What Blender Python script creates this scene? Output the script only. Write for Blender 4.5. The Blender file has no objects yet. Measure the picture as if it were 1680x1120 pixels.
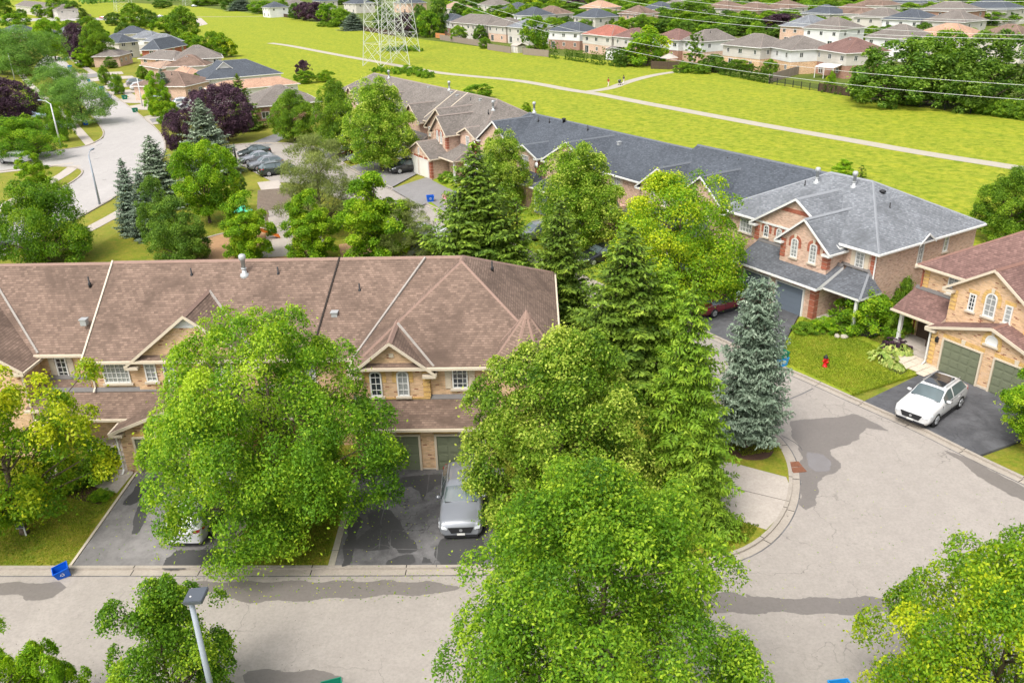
import bpy, bmesh, math, random
import numpy as np
from mathutils import Vector, Matrix
random.seed(7)
RNG = np.random.default_rng(7)
PI = math.pi
SC = bpy.context.scene
COL = SC.collection

# ------------------------------------------------------------------ camera
CAM_H, F_PX, PITCH, ROLL = 24.0, 1370.0, math.radians(24.2), math.radians(1.5)
FW = np.array([0, math.cos(PITCH), -math.sin(PITCH)])
R0 = np.array([1.0, 0, 0]); U0 = np.cross(R0, FW)
RT = R0*math.cos(ROLL) - U0*math.sin(ROLL)
UP = U0*math.cos(ROLL) + R0*math.sin(ROLL)
cam_data = bpy.data.cameras.new('camera')
cam = bpy.data.objects.new('camera', cam_data); COL.objects.link(cam)
cam.matrix_world = Matrix(((RT[0], UP[0], -FW[0], 0), (RT[1], UP[1], -FW[1], 0), (RT[2], UP[2], -FW[2], CAM_H), (0, 0, 0, 1)))
cam_data.sensor_width = 36; cam_data.lens = F_PX/1680*36
cam_data.clip_start = 0.5; cam_data.clip_end = 6000
SC.camera = cam

# ------------------------------------------------------------------ light: bright overcast
SUN_EL, SUN_AZ = math.radians(56), math.radians(215)     # azimuth the light comes from, clockwise from +Y
world = bpy.data.worlds.new('World'); SC.world = world; world.use_nodes = True
wn = world.node_tree; wn.nodes.clear()
sky = wn.nodes.new('ShaderNodeTexSky'); sky.sky_type = 'NISHITA'; sky.sun_disc = False
sky.sun_elevation = SUN_EL; sky.sun_rotation = SUN_AZ
sky.air_density = 1.0; sky.dust_density = 4.0; sky.ozone_density = 1.0
hs = wn.nodes.new('ShaderNodeHueSaturation'); hs.inputs['Saturation'].default_value = 0.25
bg = wn.nodes.new('ShaderNodeBackground'); bg.inputs['Strength'].default_value = 0.15
wo = wn.nodes.new('ShaderNodeOutputWorld')
wn.links.new(sky.outputs[0], hs.inputs['Color']); wn.links.new(hs.outputs[0], bg.inputs[0]); wn.links.new(bg.outputs[0], wo.inputs[0])
sd = bpy.data.lights.new('sun', 'SUN'); sd.energy = 1.0; sd.angle = math.radians(20); sd.color = (1.0, 0.96, 0.89)
sun = bpy.data.objects.new('sun', sd); COL.objects.link(sun)
sdir = Vector((math.sin(SUN_AZ)*math.cos(SUN_EL), math.cos(SUN_AZ)*math.cos(SUN_EL), math.sin(SUN_EL)))
sun.rotation_euler = sdir.to_track_quat('Z', 'Y').to_euler(); sun.location = (0, 0, 60)
SC.view_settings.view_transform = 'Standard'; SC.view_settings.look = 'None'
SC.view_settings.exposure = 1.12; SC.view_settings.gamma = 1.0
SC.view_settings.use_curve_mapping = False
SC.cycles.max_bounces = 6; SC.cycles.diffuse_bounces = 3; SC.cycles.transmission_bounces = 3; SC.cycles.volume_bounces = 0

# ------------------------------------------------------------------ measuring helpers (photo pixel -> point on the ground)
def at(px, py, z=0.0):
    d = FW*F_PX + RT*(px-840) - UP*(py-560)
    t = (z-CAM_H)/d[2]
    return Vector((d[0]*t, d[1]*t, z))
def proj(p):
    v = np.array([p[0], p[1], p[2]-CAM_H]); w = v@FW
    return 840+F_PX*(v@RT)/w, 560-F_PX*(v@UP)/w, w
def height_at(p, ytop):
    lo, hi = 0.0, 80.0
    for _ in range(40):
        m = (lo+hi)/2
        if proj((p[0], p[1], m))[1] > ytop: lo = m
        else: hi = m
    return lo

# ------------------------------------------------------------------ mesh helpers
class MB:
    def __init__(s, M=None): s.v = []; s.f = []; s.m = []; s.M = M
    def pts(s, ps):
        b = len(s.v)
        for p in ps:
            p = Vector(p)
            if s.M is not None: p = s.M @ p
            s.v.append(p)
        return b
    def poly(s, ps, m=0):
        b = s.pts(ps); s.f.append(list(range(b, b+len(ps)))); s.m.append(m)
    def box(s, x0, x1, y0, y1, z0, z1, m=0):
        b = s.pts([(x0,y0,z0),(x1,y0,z0),(x1,y1,z0),(x0,y1,z0),(x0,y0,z1),(x1,y0,z1),(x1,y1,z1),(x0,y1,z1)])
        for f in ((0,3,2,1),(4,5,6,7),(0,1,5,4),(1,2,6,5),(2,3,7,6),(3,0,4,7)):
            s.f.append([b+i for i in f]); s.m.append(m)
    def extr(s, ps, vec, m=0):
        n = len(ps); vec = Vector(vec)
        b = s.pts(ps); c = s.pts([Vector(p)+vec for p in ps])
        s.f.append([b+i for i in range(n)][::-1]); s.m.append(m)
        s.f.append([c+i for i in range(n)]); s.m.append(m)
        for i in range(n):
            j = (i+1) % n
            s.f.append([b+i, b+j, c+j, c+i]); s.m.append(m)
    def prism(s, p2, z0, z1, m=0): s.extr([(p[0], p[1], z0) for p in p2], (0, 0, z1-z0), m)
    def tube(s, p0, p1, r0, r1=None, n=8, m=0):
        if r1 is None: r1 = r0
        p0, p1 = Vector(p0), Vector(p1); d = (p1-p0)
        if d.length < 1e-6: return
        d.normalize(); a = d.orthogonal().normalized(); c = d.cross(a)
        ring = lambda p, r: s.pts([p+a*r*math.cos(2*PI*i/n)+c*r*math.sin(2*PI*i/n) for i in range(n)])
        b = ring(p0, r0); e = ring(p1, r1)
        for i in range(n):
            j = (i+1) % n; s.f.append([b+i, b+j, e+j, e+i]); s.m.append(m)
        s.f.append([b+i for i in range(n)][::-1]); s.m.append(m)
        s.f.append([e+i for i in range(n)]); s.m.append(m)
    def lathe(s, prof, c=(0,0,0), n=16, m=0):
        rows = [s.pts([(c[0]+r*math.cos(2*PI*i/n), c[1]+r*math.sin(2*PI*i/n), c[2]+z) for i in range(n)]) for r, z in prof]
        for a, b in zip(rows, rows[1:]):
            for i in range(n):
                j = (i+1) % n; s.f.append([a+i, a+j, b+j, b+i]); s.m.append(m)
        s.f.append([rows[0]+i for i in range(n)][::-1]); s.m.append(m)
        s.f.append([rows[-1]+i for i in range(n)]); s.m.append(m)
    def mesh(s, name, mats, smooth=False, bevel=0):
        me = bpy.data.meshes.new(name)
        me.from_pydata([tuple(v) for v in s.v], [], s.f)
        for m in (mats if isinstance(mats, (list, tuple)) else [mats]): me.materials.append(m)
        me.polygons.foreach_set('material_index', s.m)
        bm = bmesh.new(); bm.from_mesh(me)
        if bevel:
            bmesh.ops.remove_doubles(bm, verts=bm.verts, dist=1e-4)
            bmesh.ops.bevel(bm, geom=list(bm.edges), offset=bevel, segments=2, affect='EDGES', clamp_overlap=True)
        bmesh.ops.recalc_face_normals(bm, faces=bm.faces)
        uv = bm.loops.layers.uv.new('UVMap')
        for f in bm.faces:
            n = f.normal
            if abs(n.z) > 0.995: a = Vector((1,0,0)); b = Vector((0,1,0))
            else:
                a = Vector((-n.y, n.x, 0)).normalized(); b = n.cross(a)
                if b.z < 0: b = -b
            for l in f.loops: l[uv].uv = (l.vert.co.dot(a), l.vert.co.dot(b))
            f.smooth = smooth
        bm.to_mesh(me); bm.free()
        return me
    def build(s, name, mats, parent=None, smooth=False, bevel=0):
        o = bpy.data.objects.new(name, s.mesh(name, mats, smooth, bevel)); COL.objects.link(o)
        if parent is not None: o.parent = parent
        return o
def link(name, me, parent=None):
    o = bpy.data.objects.new(name, me); COL.objects.link(o)
    if parent is not None: o.parent = parent
    return o
def tag(o, label=None, cat=None, group=None, kind=None):
    if label: o['label'] = label
    if cat: o['category'] = cat
    if group: o['group'] = group
    if kind: o['kind'] = kind
    return o
def thing(name, label, cat, loc=(0,0,0), rz=0, group=None):
    o = bpy.data.objects.new(name, None); COL.objects.link(o)
    o.empty_display_size = 0.2
    o.location = loc; o.rotation_euler = (0, 0, rz)
    return tag(o, label, cat, group)
KIDS = {}
def copy_tree(root, loc, rz=0, label=None, group=None, sc=None):
    if root.name not in KIDS:
        ch = [o for o in COL.objects if o.parent == root]
        KIDS[root.name] = [(c, [g for g in COL.objects if g.parent == c]) for c in ch]
    r = root.copy(); COL.objects.link(r); r.location = loc; r.rotation_euler = (0, 0, rz)
    if sc is not None: r.scale = sc
    if label: r['label'] = label
    if group: r['group'] = group
    for c, gs in KIDS[root.name]:
        k = c.copy(); COL.objects.link(k); k.parent = r
        for g in gs:
            h = g.copy(); COL.objects.link(h); h.parent = k
    return r
def T(x=0, y=0, z=0, rz=0): return Matrix.Translation((x, y, z)) @ Matrix.Rotation(rz, 4, 'Z')

# ------------------------------------------------------------------ materials
class NT:
    def __init__(s, name):
        s.mat = bpy.data.materials.new(name); s.mat.use_nodes = True
        s.t = s.mat.node_tree; s.t.nodes.clear()
        s.out = s.t.nodes.new('ShaderNodeOutputMaterial')
    def n(s, typ, **kw):
        nd = s.t.nodes.new(typ)
        for k, v in kw.items():
            if k.startswith('_'): setattr(nd, k[1:], v)
            else: nd.inputs[k.replace('__', ' ')].default_value = v
        return nd
    def l(s, a, b): s.t.links.new(a, b)
    def math(s, op, a, b=0.0, c=None):
        nd = s.t.nodes.new('ShaderNodeMath'); nd.operation = op
        for i, x in enumerate((a, b, c)):
            if x is None: continue
            if isinstance(x, (int, float)): nd.inputs[i].default_value = x
            else: s.l(x, nd.inputs[i])
        return nd.outputs[0]
    def mix(s, f, a, b, mode='MIX'):
        nd = s.t.nodes.new('ShaderNodeMix'); nd.data_type = 'RGBA'; nd.blend_type = mode
        for i, x in ((0, f), (6, a), (7, b)):
            if isinstance(x, (int, float)): nd.inputs[i].default_value = x
            elif isinstance(x, (tuple, list)): nd.inputs[i].default_value = (*x[:3], 1)
            else: s.l(x, nd.inputs[i])
        return nd.outputs[2]
    def ramp(s, fac, stops, interp='LINEAR'):
        nd = s.t.nodes.new('ShaderNodeValToRGB'); cr = nd.color_ramp; cr.interpolation = interp
        while len(cr.elements) < len(stops): cr.elements.new(0.5)
        for e, (p, c) in zip(cr.elements, stops):
            e.position = p; e.color = (c, c, c, 1) if isinstance(c, (int, float)) else (*c[:3], 1)
        s.l(fac, nd.inputs[0]); return nd.outputs[0]
    def noise(s, vec, scale, detail=3, rough=0.55, dist=0.0):
        nd = s.n('ShaderNodeTexNoise', Scale=scale, Detail=detail, Roughness=rough, Distortion=dist)
        if vec is not None: s.l(vec, nd.inputs['Vector'])
        return nd.outputs['Fac']
    def world(s): return s.n('ShaderNodeNewGeometry').outputs['Position']
    def obj(s): return s.n('ShaderNodeTexCoord').outputs['Object']
    def uv(s): return s.n('ShaderNodeTexCoord').outputs['UV']
    def scale(s, vec, sc):
        nd = s.n('ShaderNodeMapping'); nd.inputs['Scale'].default_value = sc; s.l(vec, nd.inputs['Vector']); return nd.outputs[0]
    def bsdf(s, col, rough=0.8, bump=None, bstr=0.3, bdist=0.02, metallic=0.0, spec=0.3, coat=0.0):
        b = s.n('ShaderNodeBsdfPrincipled')
        if isinstance(col, (tuple, list)): b.inputs['Base Color'].default_value = (*col[:3], 1)
        else: s.l(col, b.inputs['Base Color'])
        if isinstance(rough, (int, float)): b.inputs['Roughness'].default_value = rough
        else: s.l(rough, b.inputs['Roughness'])
        b.inputs['Metallic'].default_value = metallic
        b.inputs['Specular IOR Level'].default_value = spec
        b.inputs['Coat Weight'].default_value = coat
        if bump is not None:
            bp = s.n('ShaderNodeBump', Strength=bstr, Distance=bdist); s.l(bump, bp.inputs['Height']); s.l(bp.outputs[0], b.inputs['Normal'])
        s.l(b.outputs[0], s.out.inputs[0]); return b
def mul(c, k): return tuple(x*k for x in c)
def plain(name, col, rough=0.7, var=0.12, scale=3.0, spec=0.3, metallic=0, bstr=0.0, coat=0.0, fine=0.0):
    t = NT(name); p = t.obj(); f = t.noise(p, scale, 4, 0.6)
    c = t.mix(f, mul(col, 1-var), mul(col, 1+var))
    if fine:
        g = t.noise(p, scale*14, 2, 0.6); c = t.mix(t.math('MULTIPLY', g, fine), c, mul(col, 0.55))
    t.bsdf(c, rough, t.noise(p, scale*6, 3) if bstr else None, bstr, 0.02, metallic, spec, coat)
    return t.mat
def courses(name, w, h, stops, mortar, mw=0.12, stain=None, bstr=0.5, rough=0.9, jit=0.5, lo=0.35, dots=None):
    """rows of bricks or shingle tabs in metres, every tab its own shade"""
    t = NT(name); sep = t.n('ShaderNodeSeparateXYZ'); t.l(t.uv(), sep.inputs[0])
    r = t.math('DIVIDE', sep.outputs[1], h); row = t.math('FLOOR', r)
    off = t.math('MULTIPLY', row, jit)
    u = t.math('ADD', t.math('DIVIDE', sep.outputs[0], w), off); cu = t.math('FLOOR', u)
    cb = t.n('ShaderNodeCombineXYZ'); t.l(cu, cb.inputs[0]); t.l(row, cb.inputs[1])
    wn_ = t.n('ShaderNodeTexWhiteNoise'); wn_.noise_dimensions = '3D'; t.l(cb.outputs[0], wn_.inputs['Vector'])
    col = t.ramp(wn_.outputs['Value'], stops, 'CONSTANT' if dots else 'LINEAR')
    fr = t.math('FRACT', r); fu = t.math('FRACT', u)
    gap_h = t.math('LESS_THAN', fr, mw); gap_v = t.math('LESS_THAN', fu, mw*h/w)
    gap = t.math('MAXIMUM', gap_h, t.math('MULTIPLY', gap_v, lo))
    big = t.noise(t.world(), 0.35, 4, 0.6)
    if stain:
        sm = t.ramp(t.noise(t.scale(t.world(), (1, 1, 0.6)), 0.42, 5, 0.65, 0.4), [(0.46, 0), (0.68, 1)])
        col = t.mix(t.math('MULTIPLY', sm, stain[1]), col, stain[0])
    col = t.mix(gap, col, mortar)
    col = t.mix(1.0, col, t.ramp(big, [(0.25, 0.86), (0.75, 1.1)]), 'MULTIPLY')
    hgt = t.math('SUBTRACT', t.math('ADD', t.math('MULTIPLY', wn_.outputs['Value'], 0.4), 0.6), t.math('MULTIPLY', gap, 0.8))
    t.bsdf(col, rough, hgt, bstr, 0.015, spec=0.2); return t.mat
def shingles(name, base, stain=0.5):
    st = [(0.0, mul(base, 0.76)), (0.3, mul(base, 0.92)), (0.7, mul(base, 1.08)), (1.0, mul(base, 1.30))]
    return courses(name, 0.20, 0.145, st, mul(base, 0.58), 0.2, (mul(base, 0.5), stain), 0.6, 0.92, 0.37, 0.35)
def bricks(name, base, alt, dark, mortar):
    st = [(0.0, dark), (0.045, mul(base, 0.85)), (0.35, base), (0.6, mul(alt, 1.0)), (0.8, mul(base, 1.12))]
    return courses(name, 0.215, 0.075, st, mortar, 0.16, None, 0.4, 0.9, 0.5, 0.9, dots=True)
M = {}
M['shingle_brown'] = shingles('brown_asphalt_shingles', (0.20, 0.138, 0.106), 0.95)
M['shingle_taupe'] = shingles('taupe_asphalt_shingles', (0.185, 0.162, 0.143), 0.4)
M['shingle_slate'] = shingles('slate_asphalt_shingles', (0.082, 0.092, 0.108), 0.3)
M['shingle_grey'] = shingles('grey_asphalt_shingles', (0.195, 0.205, 0.22), 0.75)
M['shingle_dark'] = shingles('dark_grey_shingles', (0.115, 0.122, 0.135), 0.5)
M['shingle_maroon'] = shingles('maroon_asphalt_shingles', (0.19, 0.112, 0.096), 0.6)
M['brick_yellow'] = bricks('yellow_brick', (0.61, 0.40, 0.235), (0.64, 0.435, 0.28), (0.28, 0.12, 0.07), (0.50, 0.38, 0.26))
M['brick_pink'] = bricks('pink_brick', (0.55, 0.365, 0.265), (0.59, 0.41, 0.31), (0.38, 0.22, 0.16), (0.54, 0.44, 0.37))
M['brick_trim'] = bricks('golden_trim_brick', (0.58, 0.36, 0.12), (0.62, 0.40, 0.15), (0.50, 0.30, 0.10), (0.50, 0.38, 0.2))
M['brick_red'] = bricks('red_trim_brick', (0.33, 0.095, 0.055), (0.38, 0.12, 0.07), (0.25, 0.07, 0.04), (0.36, 0.2, 0.14))
M['brick_far'] = bricks('far_red_brick', (0.34, 0.19, 0.135), (0.38, 0.22, 0.16), (0.22, 0.10, 0.07), (0.36, 0.24, 0.2))
M['ridge_brown'] = plain('brown_ridge_caps', (0.25, 0.165, 0.13), 0.9, 0.2, 4)
M['ridge_grey'] = plain('grey_ridge_caps', (0.24, 0.25, 0.265), 0.9, 0.15, 4)
M['ridge_slate'] = plain('slate_ridge_caps', (0.12, 0.13, 0.145), 0.9, 0.2, 4)
M['ridge_taupe'] = plain('taupe_ridge_caps', (0.23, 0.19, 0.165), 0.9, 0.2, 4)
M['ridge_maroon'] = plain('maroon_ridge_caps', (0.21, 0.115, 0.09), 0.9, 0.2, 4)
M['cream'] = plain('cream_paint', (0.56, 0.48, 0.37), 0.6, 0.06)
M['white'] = plain('white_paint', (0.64, 0.63, 0.60), 0.5, 0.05)
M['siding'] = courses('pale_siding', 3.5, 0.2, [(0, (0.50, 0.465, 0.415)), (1, (0.56, 0.52, 0.465))], (0.45, 0.42, 0.38), 0.12, None, 0.3, 0.7)
M['siding_white'] = courses('white_siding', 3.5, 0.2, [(0, (0.62, 0.615, 0.60)), (1, (0.67, 0.665, 0.65))], (0.55, 0.55, 0.54), 0.12, None, 0.3, 0.7)
M['stone'] = plain('pale_stone', (0.52, 0.45, 0.36), 0.85, 0.1, 5)
M['glass'] = None
def glassmat(name, col, rough=0.04):
    t = NT(name); p = t.obj(); f = t.noise(p, 0.9, 2)
    t.bsdf(t.mix(f, mul(col, 0.5), mul(col, 1.4)), rough, None, spec=0.9, coat=0.3); return t.mat
M['glass'] = glassmat('window_glass', (0.035, 0.04, 0.045)); M['curtain'] = glassmat('curtained_glass', (0.28, 0.29, 0.28), 0.15)
M['carglass'] = glassmat('car_glass', (0.09, 0.12, 0.125), 0.05)
M['flash'] = plain('lead_flashing', (0.13, 0.12, 0.115), 0.6, 0.2)
M['valley'] = plain('galvanised_valley', (0.30, 0.27, 0.24), 0.6, 0.2)
M['door_green'] = plain('sage_garage_paint', (0.155, 0.17, 0.11), 0.55, 0.06)
M['door_slate'] = plain('slate_garage_paint', (0.125, 0.15, 0.185), 0.55, 0.06)
M['door_white'] = plain('white_garage_paint', (0.66, 0.64, 0.58), 0.55, 0.06)
M['metal'] = plain('galvanised_steel', (0.42, 0.43, 0.43), 0.45, 0.12, 8, metallic=0.3)
M['pylon'] = plain('weathered_pylon_steel', (0.56, 0.57, 0.55), 0.6, 0.1, 2)
M['black'] = plain('black_plastic', (0.02, 0.02, 0.022), 0.5, 0.2)
M['darkmetal'] = plain('dark_grey_metal', (0.075, 0.085, 0.10), 0.45, 0.1)
M['lamp_grey'] = plain('grey_lamp_pole', (0.27, 0.30, 0.34), 0.5, 0.15, 5)
M['wood_fence'] = plain('weathered_fence_wood', (0.26, 0.21, 0.17), 0.9, 0.3, 6)
M['wood_orange'] = plain('stained_deck_wood', (0.48, 0.2, 0.07), 0.8, 0.2, 6)
M['wood_dark'] = plain('dark_brown_wood', (0.07, 0.045, 0.03), 0.7, 0.25, 6)
M['bark'] = plain('grey_brown_bark', (0.12, 0.09, 0.065), 0.95, 0.35, 9, bstr=0.6)
M['mulch'] = plain('dark_bark_mulch', (0.10, 0.055, 0.035), 0.95, 0.4, 9, bstr=1.0, fine=0.5)
M['soil'] = plain('black_soil', (0.035, 0.028, 0.024), 0.95, 0.4, 9, bstr=1.0)
M['chips'] = plain('orange_wood_chips', (0.40, 0.235, 0.12), 0.95, 0.3, 5, bstr=1.0, fine=0.5)
M['bluebin'] = plain('blue_plastic', (0.004, 0.095, 0.52), 0.4, 0.1)
M['bluebin_l'] = plain('light_blue_plastic', (0.02, 0.26, 0.62), 0.4, 0.1)
M['greenbin'] = plain('green_plastic', (0.01, 0.17, 0.10), 0.45, 0.1)
M['red'] = plain('red_enamel', (0.55, 0.01, 0.012), 0.35, 0.1)
M['rust'] = plain('rusted_iron', (0.22, 0.095, 0.055), 0.9, 0.35, 12, bstr=0.5)
M['tyre'] = plain('tyre_rubber', (0.02, 0.02, 0.02), 0.85, 0.2)
M['rim'] = plain('alloy_rim', (0.45, 0.46, 0.47), 0.35, 0.1, metallic=0.6)
M['lens'] = plain('headlight_lens', (0.55, 0.58, 0.60), 0.12, 0.1, spec=0.8, coat=0.6)
M['redlens'] = plain('tail_light_lens', (0.35, 0.015, 0.015), 0.15, 0.1, spec=0.8)
M['greenroof'] = plain('green_play_roof', (0.06, 0.42, 0.25), 0.4, 0.08)
M['orangeplay'] = plain('orange_play_plastic', (0.62, 0.17, 0.03), 0.4, 0.08)
def carpaint(name, col, metal=0.0):
    t = NT(name); t.bsdf(t.mix(t.noise(t.obj(), 3, 3), mul(col, 0.96), mul(col, 1.03)), 0.3, None, metallic=metal, spec=0.5, coat=0.8); return t.mat
CP = {'white': carpaint('white_car_paint', (0.58, 0.58, 0.585)), 'silver': carpaint('silver_car_paint', (0.25, 0.26, 0.285), 0.3),
      'grey': carpaint('grey_car_paint', (0.20, 0.21, 0.225), 0.3), 'black': carpaint('black_car_paint', (0.012, 0.013, 0.017)),
      'maroon': carpaint('maroon_car_paint', (0.16, 0.012, 0.02)), 'blue': carpaint('pale_blue_car_paint', (0.30, 0.40, 0.50)),
      'green': carpaint('dark_green_car_paint', (0.018, 0.03, 0.026)), 'red': carpaint('red_car_paint', (0.5, 0.05, 0.04))}
def roadmat(name, col, cracks=0.3, streak=True, mott=0.0):
    t = NT(name); w = t.world()
    a = t.noise(w, 0.16, 5, 0.6); b = t.noise(w, 9.0, 3, 0.7); c = t.noise(w, 1.3, 4, 0.6)
    c0 = t.mix(a, mul(col, 0.90), mul(col, 1.08))
    c0 = t.mix(t.ramp(c, [(0.40, 0), (0.75, 0.5)]), c0, mul(col, 0.80)); c0 = t.mix(t.ramp(t.noise(t.scale(w, (1, 0.25, 1)), 0.55, 4, 0.6, 0.5), [(0.52, 0), (0.75, 0.4)]), c0, mul(col, 1.22))
    c0 = t.mix(t.ramp(b, [(0.3, 0.45), (0.6, 0)]), c0, mul(col, 0.62))
    if mott: c0 = t.mix(t.ramp(t.noise(w, 0.5, 6, 0.65, 0.6), [(0.42, 0), (0.66, mott)]), c0, mul(col, 1.9)); c0 = t.mix(t.ramp(t.noise(w, 2.2, 6, 0.7, 0.3), [(0.30, mott), (0.52, 0)]), c0, mul(col, 0.55))
    sp = t.ramp(t.noise(w, 3.1, 2, 0.5), [(0.765, 0), (0.80, 0.6)])
    c0 = t.mix(sp, c0, mul(col, 0.4))
    v = t.n('ShaderNodeTexVoronoi'); v.feature = 'DISTANCE_TO_EDGE'; v.inputs['Scale'].default_value = 0.23
    wv = t.n('ShaderNodeVectorMath'); wv.operation = 'ADD'
    nn = t.n('ShaderNodeTexNoise', Scale=0.8, Detail=4.0); t.l(w, nn.inputs['Vector'])
    sc = t.n('ShaderNodeVectorMath'); sc.operation = 'SCALE'; sc.inputs['Scale'].default_value = 2.2; t.l(nn.outputs['Color'], sc.inputs[0])
    t.l(w, wv.inputs[0]); t.l(sc.outputs[0], wv.inputs[1]); t.l(wv.outputs[0], v.inputs['Vector'])
    ck = t.ramp(v.outputs['Distance'], [(0.0, cracks), (0.006, 0)])
    ck = t.math('MULTIPLY', ck, t.ramp(t.noise(w, 0.12, 2), [(0.5, 0), (0.6, 1)]))
    c0 = t.mix(ck, c0, mul(col, 0.3))
    t.bsdf(c0, 0.9, b, 0.35, 0.02, spec=0.2); return t.mat
M['road'] = roadmat('worn_pale_asphalt', (0.335, 0.30, 0.267), 0.7)
M['road_far'] = roadmat('pale_concrete_road', (0.39, 0.365, 0.345), 0.3)
M['concrete'] = roadmat('concrete_pavement', (0.43, 0.38, 0.33), 0.2)
M['kerb'] = roadmat('concrete_kerb', (0.37, 0.325, 0.275), 0.0)
M['asphalt'] = roadmat('dark_driveway_asphalt', (0.12, 0.115, 0.115), 0.9, mott=0.6)
M['asphalt_black'] = roadmat('sealed_driveway_asphalt', (0.085, 0.085, 0.09), 0.5, mott=0.5)
M['asphalt_grey'] = roadmat('aged_driveway_asphalt', (0.18, 0.17, 0.165), 0.9, mott=0.45)
M['asphalt_mid'] = roadmat('grey_driveway_asphalt', (0.23, 0.22, 0.215), 0.4)
M['path'] = roadmat('gravel_path', (0.40, 0.36, 0.29), 0.0)
def wetmat(name, col, rough):
    t = NT(name); w = t.world(); b = t.noise(w, 9.0, 3, 0.7)
    c0 = t.mix(t.noise(w, 0.7, 4), mul(col, 0.88), mul(col, 1.1)); c0 = t.mix(t.ramp(b, [(0.3, 0.35), (0.6, 0)]), c0, mul(col, 0.6))
    t.bsdf(c0, rough, b, 0.15, 0.01, spec=0.4); return t.mat
M['wet'] = wetmat('damp_road', (0.175, 0.155, 0.14), 0.55)
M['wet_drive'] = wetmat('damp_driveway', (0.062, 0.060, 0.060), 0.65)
def puddle():
    t = NT('shallow_puddle'); f = t.noise(t.world(), 1.6, 4, 0.6)
    t.bsdf(t.mix(f, (0.165, 0.148, 0.138), (0.205, 0.19, 0.19)), 0.25, t.noise(t.world(), 3, 2), 0.05, 0.01, spec=0.6); return t.mat
M['puddle'] = puddle()
M['wet_gutter'] = wetmat('damp_gutter', (0.17, 0.14, 0.115), 0.5)
def grassmat(name, g1, g2, dry, dryamt, streak=0.0, scale=1.0, rot=0.0):
    t = NT(name); w = t.world()
    mp = t.n('ShaderNodeMapping'); mp.inputs['Rotation'].default_value = (0, 0, rot); t.l(w, mp.inputs['Vector']); wr = mp.outputs[0]
    a = t.noise(t.scale(wr, (1, 1+3*streak, 1)), 0.075*scale, 6, 0.65, 0.3)
    b = t.noise(t.scale(wr, (1, 1+6*streak, 1)), 0.55*scale, 5, 0.7)
    f = t.noise(w, 7.0, 3, 0.75)
    c = t.mix(t.ramp(a, [(0.36, 0), (0.62, 1)]), g1, g2)
    d = t.ramp(b, [(0.52-dryamt*0.25, 0), (0.80-dryamt*0.15, 1)])
    c = t.mix(t.math('MULTIPLY', d, min(1.0, dryamt*1.6)), c, dry)
    if streak:
        c = t.mix(t.ramp(t.noise(w, 0.9, 7, 0.75, 0.5), [(0.40, 0.75), (0.56, 0)]), c, mul(g1, 0.62))
        c = t.mix(t.ramp(t.noise(t.scale(wr, (1, 3, 1)), 0.28, 6, 0.8, 0.5), [(0.55, 0), (0.70, 0.55)]), c, (0.60, 0.52, 0.03))
        c = t.mix(t.ramp(t.noise(t.scale(wr, (1, 4, 1)), 0.12, 6, 0.7, 0.8), [(0.58, 0), (0.72, 0.5)]), c, (0.12, 0.22, 0.012))
    c = t.mix(t.ramp(f, [(0.25, 0.55), (0.62, 0)]), c, mul(g1, 0.5))
    c = t.mix(t.ramp(t.noise(w, 2.4, 3, 0.6), [(0.35, 0.3), (0.7, 0)]), c, mul(g1, 0.65))
    t.bsdf(c, 0.95, f, 0.8, 0.06, spec=0.1); return t.mat
M['field'] = grassmat('meadow_grass', (0.165, 0.27, 0.012), (0.31, 0.355, 0.015), (0.48, 0.39, 0.06), 0.7, 0.8, 1.0, 0.9)
M['lawn'] = grassmat('patchy_lawn', (0.15, 0.20, 0.022), (0.25, 0.255, 0.035), (0.36, 0.26, 0.06), 0.5, 0.0, 2.5)
M['lawn_near'] = grassmat('front_lawn', (0.12, 0.185, 0.016), (0.22, 0.24, 0.022), (0.34, 0.24, 0.045), 0.55, 0.0, 4.0)
M['lawn_green'] = grassmat('green_front_lawn', (0.17, 0.26, 0.014), (0.26, 0.32, 0.018), (0.42, 0.34, 0.06), 0.4, 0.0, 3.0)
M['yard'] = grassmat('dark_yard_grass', (0.08, 0.12, 0.02), (0.15, 0.19, 0.03), (0.2, 0.17, 0.06), 0.3, 0.0, 2.0)  # yards beyond the meadow, a darker green than the lawns
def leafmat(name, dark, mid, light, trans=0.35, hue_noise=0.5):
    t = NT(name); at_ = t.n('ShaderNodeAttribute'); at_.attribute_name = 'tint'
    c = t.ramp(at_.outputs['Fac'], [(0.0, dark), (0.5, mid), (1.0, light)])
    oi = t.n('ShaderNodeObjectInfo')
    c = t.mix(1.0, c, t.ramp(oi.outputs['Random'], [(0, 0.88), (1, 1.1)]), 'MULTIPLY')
    d = t.n('ShaderNodeBsdfPrincipled'); t.l(c, d.inputs['Base Color']); d.inputs['Roughness'].default_value = 0.55; d.inputs['Specular IOR Level'].default_value = 0.2
    tr = t.n('ShaderNodeBsdfTranslucent')
    hs_ = t.n('ShaderNodeHueSaturation', Saturation=1.1, Value=1.5); t.l(c, hs_.inputs['Color']); t.l(hs_.outputs[0], tr.inputs[0])
    mx = t.n('ShaderNodeMixShader'); mx.inputs[0].default_value = trans
    t.l(d.outputs[0], mx.inputs[1]); t.l(tr.outputs[0], mx.inputs[2]); t.l(mx.outputs[0], t.out.inputs[0]); return t.mat
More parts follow.
